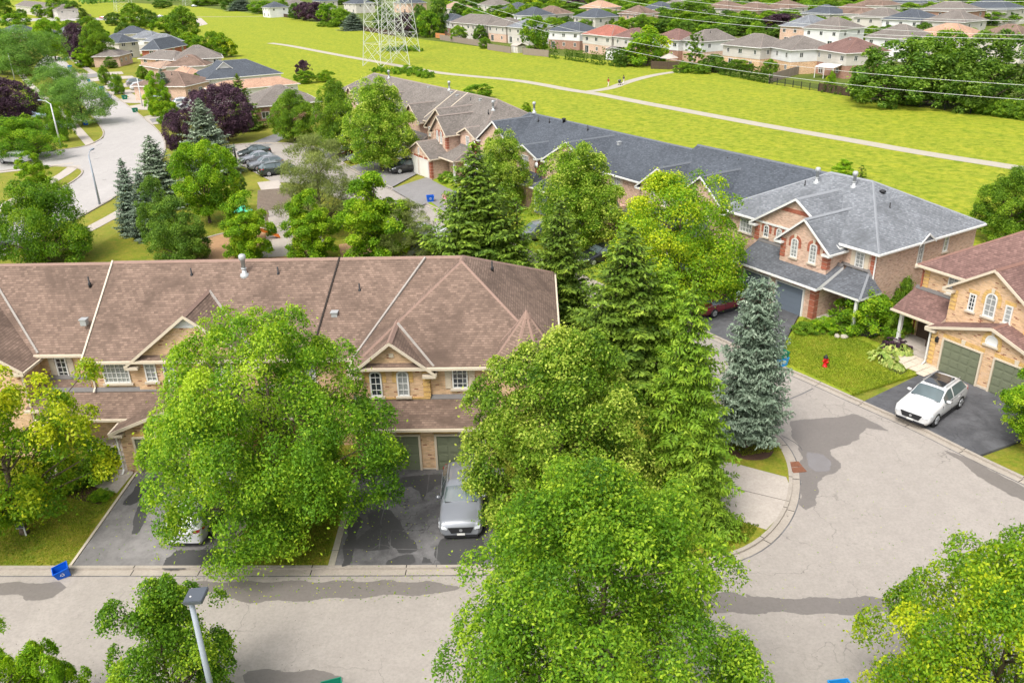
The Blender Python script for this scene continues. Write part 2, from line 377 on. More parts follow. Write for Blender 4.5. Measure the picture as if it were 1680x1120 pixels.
LM = {
 'green': leafmat('green_leaves', (0.055, 0.125, 0.012), (0.135, 0.25, 0.018), (0.30, 0.43, 0.03)),
 'bright': leafmat('bright_green_leaves', (0.045, 0.12, 0.008), (0.125, 0.26, 0.012), (0.36, 0.48, 0.03)),
 'lime': leafmat('linden_leaves', (0.05, 0.125, 0.010), (0.175, 0.30, 0.018), (0.54, 0.61, 0.10)),
 'yellow': leafmat('yellowing_leaves', (0.05, 0.14, 0.01), (0.17, 0.31, 0.012), (0.52, 0.55, 0.02)),
 'fresh': leafmat('fresh_green_leaves', (0.065, 0.16, 0.008), (0.19, 0.36, 0.012), (0.46, 0.58, 0.03)),
 'deep': leafmat('deep_green_leaves', (0.04, 0.095, 0.014), (0.095, 0.185, 0.02), (0.22, 0.33, 0.04)),
 'olive': leafmat('olive_needles', (0.09, 0.12, 0.03), (0.17, 0.21, 0.05), (0.30, 0.34, 0.09)),
 'purple': leafmat('purple_leaves', (0.03, 0.016, 0.026), (0.07, 0.035, 0.055), (0.15, 0.085, 0.11), 0.2),
 'spruce': leafmat('spruce_needles', (0.05, 0.10, 0.012), (0.14, 0.225, 0.022), (0.34, 0.44, 0.05), 0.15),
 'spruce_y': leafmat('light_spruce_needles', (0.07, 0.15, 0.012), (0.18, 0.32, 0.02), (0.42, 0.55, 0.05), 0.2),
 'blue': leafmat('blue_spruce_needles', (0.075, 0.115, 0.07), (0.18, 0.24, 0.165), (0.37, 0.43, 0.32), 0.12),
 'silver': leafmat('silver_spruce_needles', (0.09, 0.135, 0.075), (0.22, 0.28, 0.18), (0.46, 0.52, 0.40), 0.12),
 'far': leafmat('distant_leaves', (0.07, 0.15, 0.03), (0.14, 0.26, 0.045), (0.26, 0.40, 0.07)),
 'hosta': leafmat('hosta_leaves', (0.16, 0.27, 0.04), (0.33, 0.42, 0.10), (0.62, 0.62, 0.2)),
}
# ------------------------------------------------------------------ foliage
def leaf_mesh(name, C, N, S, asp, tint, mat, fold=0.0, along=None):
    """one rhombic leaf per row: centre C, facing N, length S, width S*asp"""
    n = len(C)
    N = N/np.maximum(np.linalg.norm(N, axis=1, keepdims=True), 1e-6)
    r = RNG.normal(size=(n, 3)) if along is None else along + RNG.normal(size=(n, 3))*0.15
    a = np.cross(N, r); a /= np.maximum(np.linalg.norm(a, axis=1, keepdims=True), 1e-6)
    b = np.cross(a, N)                                   # b runs along 'along'
    S = np.asarray(S).reshape(-1, 1); asp = np.asarray(asp).reshape(-1, 1) if np.ndim(asp) else asp
    V = np.empty((n, 4, 3))
    V[:, 0] = C - b*S*0.5; V[:, 2] = C + b*S*0.5 - N*S*fold
    V[:, 1] = C + a*S*asp*0.5 + N*S*0.06; V[:, 3] = C - a*S*asp*0.5 + N*S*0.06
    me = bpy.data.meshes.new(name)
    me.vertices.add(n*4); me.vertices.foreach_set('co', V.astype(np.float32).ravel())
    me.loops.add(n*4); me.loops.foreach_set('vertex_index', np.arange(n*4, dtype=np.int32))
    me.polygons.add(n); me.polygons.foreach_set('loop_start', np.arange(0, n*4, 4, dtype=np.int32))
    at_ = me.attributes.new('tint', 'FLOAT', 'POINT')
    at_.data.foreach_set('value', np.repeat(np.clip(tint, 0, 1), 4).astype(np.float32))
    me.materials.append(mat); me.update(); me.validate()
    return me

PROFILES = {   # radius fraction against height fraction of the crown
    'round': lambda t: np.sqrt(np.clip(1-(2*t-1)**2, 0, 1))**0.85,
    'egg':   lambda t: np.clip((1-t)**0.62*(t+0.06)**0.30*1.50, 0, 1),
    'dome':  lambda t: np.clip(np.sqrt(np.clip(1-t**2.2, 0, 1))*(0.72+0.28*np.minimum(1, t*3.5)), 0, 1),
    'cone':  lambda t: np.clip((1-t)**0.8*(np.minimum(1, t*7+0.45)), 0, 1),
    'col':   lambda t: np.clip((1-t)**0.42*np.minimum(1, t*6+0.6), 0, 1),
    'vase':  lambda t: np.clip(np.sqrt(np.clip(1-(1.5*t-0.78)**2*1.6, 0, 1)), 0, 1),
}
def deciduous(name, mat, H, R, z0, profile, clumps, leaves, leaf, seed, droop=0.2, lobes=0.18, trunk_r=0.16, tip_light=0.5, gaps=0.0, asp=0.55, bark='bark', yellow_side=None, cs=1.0, blobs=0):
    """returns (crown mesh, trunk mesh) about the tree's foot"""
    global RNG
    old = RNG; RNG = rg = np.random.default_rng(seed)
    P = PROFILES[profile]; Hc = H-z0
    ph = rg.uniform(0, 2*PI, 6)
    def lobe(th, t): return 1+lobes*(0.5*np.sin(2*th+ph[0]+3*t)+0.45*np.sin(3*th+ph[1]-4*t)+0.4*np.sin(5*th+ph[2]+7*t)+0.35*np.sin(8*th+ph[3]-9*t))
    # clump centres: mostly in the outer shell, some deep inside
    n = clumps; cand = n*6
    t = rg.uniform(0.0, 1.0, cand); keep = rg.uniform(0, 1, cand) < (P(t)*0.85+0.12)
    t = t[keep][:n]; n = len(t)
    th = rg.uniform(0, 2*PI, n); inner = rg.uniform(0, 1, n) < 0.22
    fr = np.where(inner, rg.uniform(0.2, 0.7, n), rg.uniform(0.78, 1.02, n))
    rc = R*rg.uniform(0.085, 0.165, n)*np.where(inner, 1.3, 1.0)
    rad = np.maximum(P(t)*R*lobe(th, t)*fr-rc*0.3, 0.0)
    cc = np.stack([rad*np.cos(th), rad*np.sin(th), z0+t*Hc-rc*0.25], 1)
    rc = rc*cs
    if blobs:                                             # boughs: each a dome of clumps with shaded clefts between them
        tg = np.linspace(0.03, 0.95, 200); cdf = np.cumsum(P(tg)+0.06); cdf /= cdf[-1]
        nb = blobs; bt = np.interp((np.arange(nb)+0.5)/nb+rg.normal(0, 0.012, nb), cdf, tg); ba = rg.uniform(0, 2*PI)+np.arange(nb)*2.39996+rg.normal(0, .22, nb)
        rb = R*rg.uniform(0.20, 0.31, nb)*(1.1 if cs > 1 else 1.0)
        br = np.maximum(P(bt)*R*lobe(ba, bt)-rb*0.85, 0.0); bc = np.stack([br*np.cos(ba), br*np.sin(ba), z0+bt*Hc-rb*0.15], 1)
        own = rg.integers(0, nb, n); dd = rg.normal(size=(n, 3)); bo = bc-np.array([0, 0, z0+Hc*0.35]); bo /= np.maximum(np.linalg.norm(bo, axis=1, keepdims=True), 1e-6)
        dd = dd/np.linalg.norm(dd, axis=1, keepdims=True)+bo[own]*0.55; dd[:, 2] += 0.3; dd /= np.linalg.norm(dd, axis=1, keepdims=True)
        cb = bc[own]+dd*(rb[own]*rg.uniform(0.7, 1.0, n))[:, None]*np.array([1, 1, 0.8]); cb[:, 2] = np.clip(cb[:, 2], z0*0.8, H-rc*0.4)
        cc = np.where(inner[:, None], cc, cb)
    clump_t = rg.normal(0, 0.16, n)
    # leaves
    w = rc**2/np.sum(rc**2); cnt = rg.multinomial(leaves, w)
    idx = np.repeat(np.arange(n), cnt); m = len(idx)
    out = cc.copy(); out[:, 2] -= z0+Hc*0.38; out /= np.maximum(np.linalg.norm(out, axis=1, keepdims=True), 1e-6)
    d = rg.normal(size=(m, 3)); d += out[idx]*0.75; d[:, 2] += 0.25
    d /= np.linalg.norm(d, axis=1, keepdims=True)
    rr = rc[idx]*(0.35+0.75*rg.uniform(0, 1, m)**0.45)
    spike = rg.uniform(0, 1, m) < 0.10; rr = np.where(spike, rr*rg.uniform(1.1, 1.7, m), rr)
    C = cc[idx]+d*rr[:, None]*np.array([1, 1, 0.72]); C[:, 2] -= droop*rr*np.hypot(d[:, 0], d[:, 1])
    if gaps:
        g = np.sin(C[:, 0]*2.1+ph[4])*np.sin(C[:, 1]*2.3+ph[5])*np.sin(C[:, 2]*1.9); ok = (g < 0.55-gaps) | (rg.uniform(0, 1, m) < 0.4)
        C = C[ok]; d = d[ok]; idx = idx[ok]; rr = rr[ok]; m = len(C)
    N = d*0.55+rg.normal(size=(m, 3))*0.55; N[:, 2] += 0.55
    S = leaf*rg.uniform(0.7, 1.3, m)
    tip = (rr/rc[idx])
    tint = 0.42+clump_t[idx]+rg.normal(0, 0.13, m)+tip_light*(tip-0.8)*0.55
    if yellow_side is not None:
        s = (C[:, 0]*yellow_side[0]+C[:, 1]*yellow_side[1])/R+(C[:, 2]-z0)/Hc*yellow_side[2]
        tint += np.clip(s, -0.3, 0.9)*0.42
    crown = leaf_mesh(name+'_crown', C, N, S, asp, tint, mat, 0.12)
    # trunk and limbs
    mb = MB(); top = Vector((0, 0, z0+Hc*0.72)); r0 = trunk_r
    bend = Vector((rg.normal(0, 0.12), rg.normal(0, 0.12), 0))
    ks = [Vector((0, 0, 0)), Vector((0, 0, 0.35)), Vector((0, 0, z0*0.9))+bend*0.4, Vector((0, 0, z0+Hc*0.35))+bend, top+bend*1.5]
    rs = [r0*1.5, r0*1.05, r0*0.9, r0*0.55, r0*0.15]
    for i in range(4): mb.tube(ks[i], ks[i+1], rs[i], rs[i+1], 9)
    pick = rg.choice(n, min(n, 46), replace=False)
    for k in pick:
        c = Vector(cc[k]); zs = min(max(z0*0.75, c.z-0.55*math.hypot(c.x, c.y)-0.4), top.z)
        f = max(0.05, 1-zs/top.z); b0 = Vector((0, 0, zs))+bend*(zs/top.z)
        mid = b0.lerp(c, 0.5)+Vector((rg.normal(0, 0.15), rg.normal(0, 0.15), 0.12))
        rr0 = max(0.02, r0*0.42*f+0.02)
        mb.tube(b0, mid, rr0, rr0*0.62, 5); mb.tube(mid, c, rr0*0.62, 0.012, 4)
    trunk = mb.mesh(name+'_trunk', M[bark], smooth=True)
    RNG = old
    return crown, trunk

def conifer(name, mat, H, R, seed, step=0.33, per=10, dens=1.0, droop=0.25, z0=0.35, power=0.85, strip=0.2, width=0.34, ragged=0.18, up=0.25, light=0.0, trunk_r=0.16, spin=None):
    global RNG
    old = RNG; RNG = rg = np.random.default_rng(seed)
    Cs, Ns, Al, Ss, Ts = [], [], [], [], []
    mb = MB(); mb.tube((0, 0, 0), (0, 0, H*0.5), trunk_r, trunk_r*0.55, 8); mb.tube((0, 0, H*0.5), (0, 0, H*0.98), trunk_r*0.55, 0.015, 6)
    z = z0
    while z < H-0.12:
        t = (z-z0)/(H-z0); L0 = R*(1-t)**power+0.10
        k = max(4, int(per*(0.45+0.55*(1-t)))); a0 = rg.uniform(0, 2*PI)
        for j in range(k):
            a = a0+2*PI*j/k+rg.normal(0, 0.18); L = L0*(1+rg.normal(0, ragged)); L = max(0.12, L)
            if spin: L *= 1+0.12*math.sin(3*a+z*1.3+spin)
            zz = z+rg.normal(0, step*0.35); dx, dy = math.cos(a), math.sin(a)
            ns = max(3, int(L/0.17*dens))
            s = (np.arange(ns)+rg.uniform(0, 1, ns))/ns
            dip = (-droop*L*s+up*L*s**2.4)+(0.45*(t**2)*L*s)
            ax = np.stack([dx*L*s, dy*L*s, zz+dip], 1)
            if L > 0.5: mb.tube((0, 0, zz), (dx*L*0.75, dy*L*0.75, zz-droop*L*0.6), 0.022, 0.008, 4)
            tw = 0.42*L*(1-s)**0.8+0.10
            ct = rg.normal(0, 0.1)
            for side in (-1, 1):
                nn = np.maximum(1, (tw/0.12*dens)).astype(int); ii = np.repeat(np.arange(ns), nn)
                q = rg.uniform(0, 1, len(ii))
                vx = dx*0.62-side*dy*0.78; vy = dy*0.62+side*dx*0.78
                off = tw[ii]*q
                P = ax[ii]+np.stack([vx*off, vy*off, -off*rg.uniform(0.05, 0.45, len(ii))+rg.normal(0, 0.04, len(ii))], 1)
                Cs.append(P); al = np.tile([vx, vy, -0.25], (len(ii), 1))+rg.normal(0, 0.2, (len(ii), 3)); Al.append(al)
                nm = rg.normal(0, 0.45, (len(ii), 3)); nm[:, 2] += 0.9; nm[:, 0] += dx*0.25; nm[:, 1] += dy*0.25; Ns.append(nm)
                Ss.append(strip*rg.uniform(0.7, 1.35, len(ii)))
                edge = np.maximum(q, s[ii])
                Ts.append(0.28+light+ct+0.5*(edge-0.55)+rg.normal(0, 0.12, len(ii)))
        z += step*(0.75+0.35*(1-t))
    k = 60; zt = H-rg.uniform(0, 1, k)**1.5*0.7
    Cs.append(np.stack([rg.normal(0, 0.03, k), rg.normal(0, 0.03, k), zt], 1)); Al.append(np.tile([0, 0, 1.0], (k, 1))+rg.normal(0, 0.5, (k, 3)))
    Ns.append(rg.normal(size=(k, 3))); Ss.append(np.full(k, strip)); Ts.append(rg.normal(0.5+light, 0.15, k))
    C = np.concatenate(Cs); crown = leaf_mesh(name+'_crown', C, np.concatenate(Ns), np.concatenate(Ss), width, np.concatenate(Ts), mat, 0.1, np.concatenate(Al))
    trunk = mb.mesh(name+'_trunk', M['bark'], smooth=True)
    RNG = old
    return crown, trunk, len(C)

PROTO = {}
def proto(key, fn):
    if key not in PROTO: PROTO[key] = fn()
    return PROTO[key]
def place_tree(key, loc, H, R, label, cat='tree', group=None, name='tree', rz=None, trunk=True):
    """key: a prototype (crown, trunk, H, R); the copy shares its mesh data"""
    cr, tk, H0, R0_ = PROTO[key]
    o = thing(name, label, cat, loc, random.uniform(0, 6.28) if rz is None else rz, group)
    o.scale = (R/R0_, R/R0_, H/H0)
    if trunk: link('trunk', tk, o)
    link('crown', cr, o)
    return o
def _reg(key, f, H, R):
    r = f(); PROTO[key] = (r[0], r[1], H, R)
# near, large in the picture
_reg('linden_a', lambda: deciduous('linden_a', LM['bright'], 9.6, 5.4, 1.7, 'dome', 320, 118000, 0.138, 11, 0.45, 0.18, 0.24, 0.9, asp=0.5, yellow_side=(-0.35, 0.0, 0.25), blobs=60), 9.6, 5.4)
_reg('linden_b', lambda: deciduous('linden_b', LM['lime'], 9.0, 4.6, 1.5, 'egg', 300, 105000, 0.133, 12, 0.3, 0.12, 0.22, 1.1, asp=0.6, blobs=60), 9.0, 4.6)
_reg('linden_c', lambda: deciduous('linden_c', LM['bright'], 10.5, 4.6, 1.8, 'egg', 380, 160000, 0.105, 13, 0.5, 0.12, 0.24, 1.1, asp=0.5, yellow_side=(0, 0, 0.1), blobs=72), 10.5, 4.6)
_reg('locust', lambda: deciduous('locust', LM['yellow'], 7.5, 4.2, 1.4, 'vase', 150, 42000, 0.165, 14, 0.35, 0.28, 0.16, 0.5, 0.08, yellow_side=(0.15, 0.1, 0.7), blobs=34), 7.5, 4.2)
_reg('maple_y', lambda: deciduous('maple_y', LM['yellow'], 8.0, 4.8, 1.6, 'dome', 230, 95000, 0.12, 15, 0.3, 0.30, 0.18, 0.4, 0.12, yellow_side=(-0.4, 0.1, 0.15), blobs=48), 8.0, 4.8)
_reg('birch', lambda: deciduous('birch', LM['bright'], 6.0, 2.6, 0.4, 'egg', 120, 52000, 0.095, 16, 0.6, 0.38, 0.09, 0.9, 0.05, asp=0.7, blobs=40, cs=1.3), 6.0, 2.6)
_reg('sumac', lambda: deciduous('sumac', LM['fresh'], 5.0, 2.6, 0.8, 'dome', 70, 30000, 0.16, 17, 0.9, 0.4, 0.1, 0.5, asp=0.3), 5.0, 2.6)
# middle distance
_reg('round', lambda: deciduous('round', LM['green'], 8.0, 3.6, 1.5, 'egg', 240, 52000, 0.16, 21, 0.3, 0.10, 0.17, 1.0, blobs=44, cs=1.3), 8.0, 3.6)
_reg('roundlime', lambda: deciduous('roundlime', LM['lime'], 9.0, 4.0, 1.7, 'egg', 240, 56000, 0.17, 22, 0.35, 0.10, 0.18, 1.0, blobs=46, cs=1.3), 9.0, 4.0)
_reg('dome_y', lambda: deciduous('dome_y', LM['yellow'], 10.0, 5.2, 1.6, 'dome', 260, 60000, 0.18, 23, 0.3, 0.14, 0.2, 0.5, yellow_side=(-0.35, -0.1, 0.35), blobs=44, cs=1.3), 10.0, 5.2)
_reg('maple', lambda: deciduous('maple', LM['fresh'], 7.5, 3.3, 1.5, 'round', 140, 50000, 0.16, 24, 0.25, 0.22, 0.15, 0.5, blobs=34, cs=1.3), 7.5, 3.3)
_reg('young', lambda: deciduous('young', LM['fresh'], 6.5, 2.6, 0.6, 'egg', 130, 46000, 0.15, 25, 0.2, 0.2, 0.1, 0.6, blobs=32, cs=1.3), 6.5, 2.6)
_reg('open', lambda: deciduous('open', LM['bright'], 7.5, 5.0, 0.9, 'dome', 170, 52000, 0.185, 26, 0.2, 0.28, 0.18, 0.4, 0.15, blobs=34, cs=1.3), 7.5, 5.0)
_reg('airy', lambda: deciduous('airy', LM['far'], 8.0, 5.0, 1.6, 'dome', 120, 36000, 0.21, 27, 0.35, 0.3, 0.18, 0.5, 0.1, asp=0.4, cs=1.5), 8.0, 5.0)
_reg('purple', lambda: deciduous('purple', LM['purple'], 8.0, 4.0, 1.2, 'round', 120, 26000, 0.24, 28, 0.2, 0.2, 0.17, 0.5, cs=1.5), 8.0, 4.0)
_reg('pine', lambda: deciduous('pine', LM['olive'], 9.0, 4.0, 1.0, 'dome', 190, 44000, 0.25, 29, -0.25, 0.22, 0.17, 0.8, 0.0, asp=0.17, blobs=34, cs=1.3), 9.0, 4.0)
_reg('hornbeam', lambda: deciduous('hornbeam', LM['deep'], 7.0, 3.0, 0.4, 'dome', 140, 42000, 0.15, 30, 0.0, 0.14, 0.15, 1.0, cs=1.5), 7.0, 3.0)
_reg('shrub', lambda: deciduous('shrub', LM['green'], 1.6, 1.2, 0.1, 'dome', 60, 6500, 0.12, 31, 0.1, 0.15, 0.04, 0.6, cs=1.5), 1.6, 1.2)
_reg('shrub_lime', lambda: deciduous('shrub_lime', LM['fresh'], 2.0, 1.6, 0.1, 'dome', 70, 12000, 0.11, 32, 0.1, 0.12, 0.04, 0.5, cs=1.5), 2.0, 1.6)
_reg('shrub_pur', lambda: deciduous('shrub_pur', LM['purple'], 1.6, 1.2, 0.1, 'dome', 50, 4000, 0.12, 33, 0.1, 0.2, 0.04, 0.6), 1.6, 1.2)
# distant
_reg('far_a', lambda: deciduous('far_a', LM['green'], 10.0, 5.0, 1.0, 'dome', 90, 9000, 0.50, 41, 0.2, 0.16, 0.2, 0.6, cs=1.5), 10.0, 5.0)
_reg('far_b', lambda: deciduous('far_b', LM['deep'], 9.0, 4.5, 1.0, 'egg', 80, 8000, 0.48, 42, 0.2, 0.14, 0.2, 0.6, cs=1.5), 9.0, 4.5)
_reg('far_c', lambda: deciduous('far_c', LM['bright'], 8.0, 4.0, 0.8, 'round', 70, 7500, 0.45, 43, 0.2, 0.14, 0.2, 0.6, cs=1.5), 8.0, 4.0)
_reg('far_p', lambda: deciduous('far_p', LM['purple'], 8.0, 4.5, 0.8, 'round', 70, 7500, 0.45, 44, 0.2, 0.1, 0.2, 0.6, cs=1.5), 8.0, 4.5)
_reg('far_y', lambda: deciduous('far_y', LM['yellow'], 8.0, 4.5, 0.8, 'dome', 70, 7500, 0.45, 45, 0.2, 0.1, 0.2, 0.4, cs=1.5), 8.0, 4.5)
_reg('far_big', lambda: deciduous('far_big', LM['deep'], 13.0, 8.0, 0.8, 'dome', 170, 19000, 0.48, 46, 0.2, 0.16, 0.3, 1.2), 13.0, 8.0)
_reg('far_big2', lambda: deciduous('far_big2', LM['green'], 13.0, 8.0, 0.8, 'dome', 170, 19000, 0.48, 47, 0.2, 0.16, 0.3, 0.8), 13.0, 8.0)
_reg('cedar', lambda: deciduous('cedar', LM['green'], 5.0, 1.0, 0.05, 'col', 60, 7000, 0.16, 48, -0.4, 0.08, 0.06, 0.5, asp=0.3), 5.0, 1.0)
_reg('cedar_dark', lambda: deciduous('cedar_dark', LM['deep'], 3.0, 0.75, 0.05, 'col', 30, 1500, 0.20, 49, -0.4, 0.08, 0.06, 0.5, asp=0.35), 3.0, 0.75)
_reg('weed', lambda: deciduous('weed', LM['bright'], 1.6, 2.6, 0.02, 'dome', 60, 5000, 0.22, 50, 0.1, 0.4, 0.03, 0.6, 0.1), 1.6, 2.6)
# conifers
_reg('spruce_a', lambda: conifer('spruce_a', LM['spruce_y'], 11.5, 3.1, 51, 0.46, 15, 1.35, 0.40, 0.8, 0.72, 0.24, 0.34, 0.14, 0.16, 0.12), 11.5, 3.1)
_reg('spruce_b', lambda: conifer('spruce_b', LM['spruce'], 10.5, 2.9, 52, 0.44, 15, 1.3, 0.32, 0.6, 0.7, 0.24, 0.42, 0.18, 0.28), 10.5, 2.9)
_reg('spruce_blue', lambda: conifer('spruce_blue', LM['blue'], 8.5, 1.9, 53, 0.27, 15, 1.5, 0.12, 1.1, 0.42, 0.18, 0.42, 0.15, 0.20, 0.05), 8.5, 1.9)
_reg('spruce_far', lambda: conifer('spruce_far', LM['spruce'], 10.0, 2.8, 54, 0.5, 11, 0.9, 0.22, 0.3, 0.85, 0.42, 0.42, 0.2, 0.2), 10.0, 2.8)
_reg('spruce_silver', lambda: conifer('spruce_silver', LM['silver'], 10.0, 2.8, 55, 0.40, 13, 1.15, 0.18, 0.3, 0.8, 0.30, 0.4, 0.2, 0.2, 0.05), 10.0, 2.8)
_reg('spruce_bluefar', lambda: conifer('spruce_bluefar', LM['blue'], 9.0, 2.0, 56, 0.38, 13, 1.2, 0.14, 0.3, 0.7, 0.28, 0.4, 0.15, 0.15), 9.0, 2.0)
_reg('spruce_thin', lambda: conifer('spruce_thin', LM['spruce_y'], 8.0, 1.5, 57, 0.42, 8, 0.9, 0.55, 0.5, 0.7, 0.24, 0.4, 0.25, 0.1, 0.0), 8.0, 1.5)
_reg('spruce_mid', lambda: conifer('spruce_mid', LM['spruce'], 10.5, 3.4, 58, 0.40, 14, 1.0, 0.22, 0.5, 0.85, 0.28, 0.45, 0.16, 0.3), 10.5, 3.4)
# ------------------------------------------------------------------ building pieces (all in the building's own frame: x along the front, y into the depth)
def ridge_cap(mb, p0, p1, w=0.14, h=0.05, m=0):
    p0, p1 = Vector(p0), Vector(p1); d = (p1-p0).normalized(); s = d.cross(Vector((0, 0, 1))).normalized()*w
    u = Vector((0, 0, h)); dn = Vector((0, 0, -w*0.55))
    a = [p0+s+dn, p0+u, p0-s+dn]; b = [p1+s+dn, p1+u, p1-s+dn]
    i = mb.pts(a+b)
    for f in ((0,1,4,3),(1,2,5,4),(2,0,3,5),(0,2,1),(3,4,5)): mb.f.append([i+k for k in f]); mb.m.append(m)
def hip_roof(par, x0, x1, y0, y1, ze, r1, r2, zr, mat, capm, name='roof', fascia='cream', label=None):
    """eaves rectangle and two ridge ends; a ridge end on the rectangle's edge makes a gable"""
    mb = MB(); c = [Vector((x0,y0,ze)), Vector((x1,y0,ze)), Vector((x1,y1,ze)), Vector((x0,y1,ze))]
    a, b = Vector((*r1, zr)), Vector((*r2, zr))
    alongx = abs(r2[0]-r1[0]) > abs(r2[1]-r1[1])
    if alongx: faces = [[c[0], c[1], b, a], [c[2], c[3], a, b], [c[3], c[0], a], [c[1], c[2], b]]; hips = [(c[0], a), (c[3], a), (c[1], b), (c[2], b)]
    else: faces = [[c[0], c[1], a], [c[2], c[3], b], [c[3], c[0], a, b], [c[1], c[2], b, a]]; hips = [(c[0], a), (c[1], a), (c[2], b), (c[3], b)]
    for f in faces: mb.poly(f, 0)
    dz = Vector((0, 0, 0.13))
    for i in range(4): mb.poly([c[i]-dz, c[(i+1)%4]-dz, c[(i+1)%4], c[i]], 1)
    mb.poly([v-dz for v in c][::-1], 1)
    o = mb.build(name, [M[mat], M[fascia]], par)
    if label: o['label'] = label
    cb = MB()
    if (a-b).length > 0.1: ridge_cap(cb, a, b)
    for p, q in hips:
        if abs(p.x-q.x) > 0.3 and abs(p.y-q.y) > 0.3: ridge_cap(cb, p, q, 0.13, 0.04)
    cb.build('ridge_cap', M[capm], o)
    g = MB()                                              # eaves trough along the front and ends
    g.box(x0-0.10, x1+0.10, y0-0.11, y0-0.005, ze-0.15, ze-0.02)
    g.box(x0-0.11, x0-0.005, y0, y1, ze-0.15, ze-0.02); g.box(x1+0.005, x1+0.11, y0, y1, ze-0.15, ze-0.02)
    g.build('gutter', M[fascia], par)
    return o
def gable_wing(par, xc, hw, yw, ze, rise, zg, roofm, wallm, capm, yend, over=0.3, trim='cream', wallname='gable_wall', vent=True, wall_to=None, truss=False, quoin=None):
    """forward facing gable: brick front wall to the apex, two roof slopes running back to yend"""
    sl = rise/hw; e = 0.35                                # eaves overhang at the sides
    yf = yw-over; zap = ze+rise; hx = hw+e; zl = ze-e*sl
    ye = wall_to if wall_to is not None else yend
    wb = MB(); wb.extr([(xc-hw, yw, zg), (xc+hw, yw, zg), (xc+hw, yw, ze-0.05), (xc, yw, zap-0.05), (xc-hw, yw, ze-0.05)], (0, ye-yw, 0))
    wb.build(wallname, M[wallm], par)
    rb = MB(); th = 0.13
    for s in (-1, 1):
        A = Vector((xc, yf, zap+0.03)); B = Vector((xc+s*hx, yf, zl+0.03)); Cc = Vector((xc+s*hx, yend, zl+0.03)); D = Vector((xc, yend, zap+0.03))
        q = [A, B, Cc, D] if s > 0 else [A, D, Cc, B]
        rb.extr(q, (0, 0, -th), 0)
    r = rb.build('gable_roof', M[roofm], par)
    cb = MB(); ridge_cap(cb, (xc, yf-0.02, zap+0.045), (xc, yend, zap+0.045), 0.15, 0.05); cb.build('ridge_cap', M[capm], r)
    fb = MB()                                             # rake boards with short returns
    for s in (-1, 1):
        p = [(xc, yf-0.03, zap+0.06), (xc+s*(hx+0.05), yf-0.03, zl+0.03), (xc+s*(hx+0.05), yf-0.03, zl-0.14), (xc, yf-0.03, zap-0.12)]
        fb.extr(p if s > 0 else p[::-1], (0, 0.06, 0))
        fb.box(min(xc+s*(hx+0.05), xc+s*(hw-0.30)), max(xc+s*(hx+0.05), xc+s*(hw-0.30)), yf-0.02, yw-0.002, zl-0.20, zl-0.05)
        fb.box(min(xc+s*(hx+0.10), xc+s*(hx+0.01)), max(xc+s*(hx+0.10), xc+s*(hx+0.01)), yf+0.02, min(yf+3.2, yend), zl-0.11, zl+0.02)
    fb.build('rake_board', M[trim], r)
    if truss:
        tb = MB(); zt = zap-0.30; hwt = 0.28*hw
        tb.extr([(xc-hwt, yw-0.035, zap-0.05-hwt*sl), (xc+hwt, yw-0.035, zap-0.05-hwt*sl), (xc, yw-0.035, zap-0.08)], (0, 0.033, 0))
        tb.build('gable_panel', M['siding_white'], par)
    return r
def arch_pts(w, h, arch, n=8):
    """outline of an opening, x across, z up, from its sill; arch is the rise of its round head"""
    p = [(-w/2, 0), (w/2, 0), (w/2, h-arch)]
    if arch:
        for i in range(1, n):
            a = PI*i/n; p.append((w/2*math.cos(a), h-arch+arch*math.sin(a)))
    p.append((-w/2, h-arch) if arch else (-w/2, h))
    if not arch: p[2] = (w/2, h)
    return p
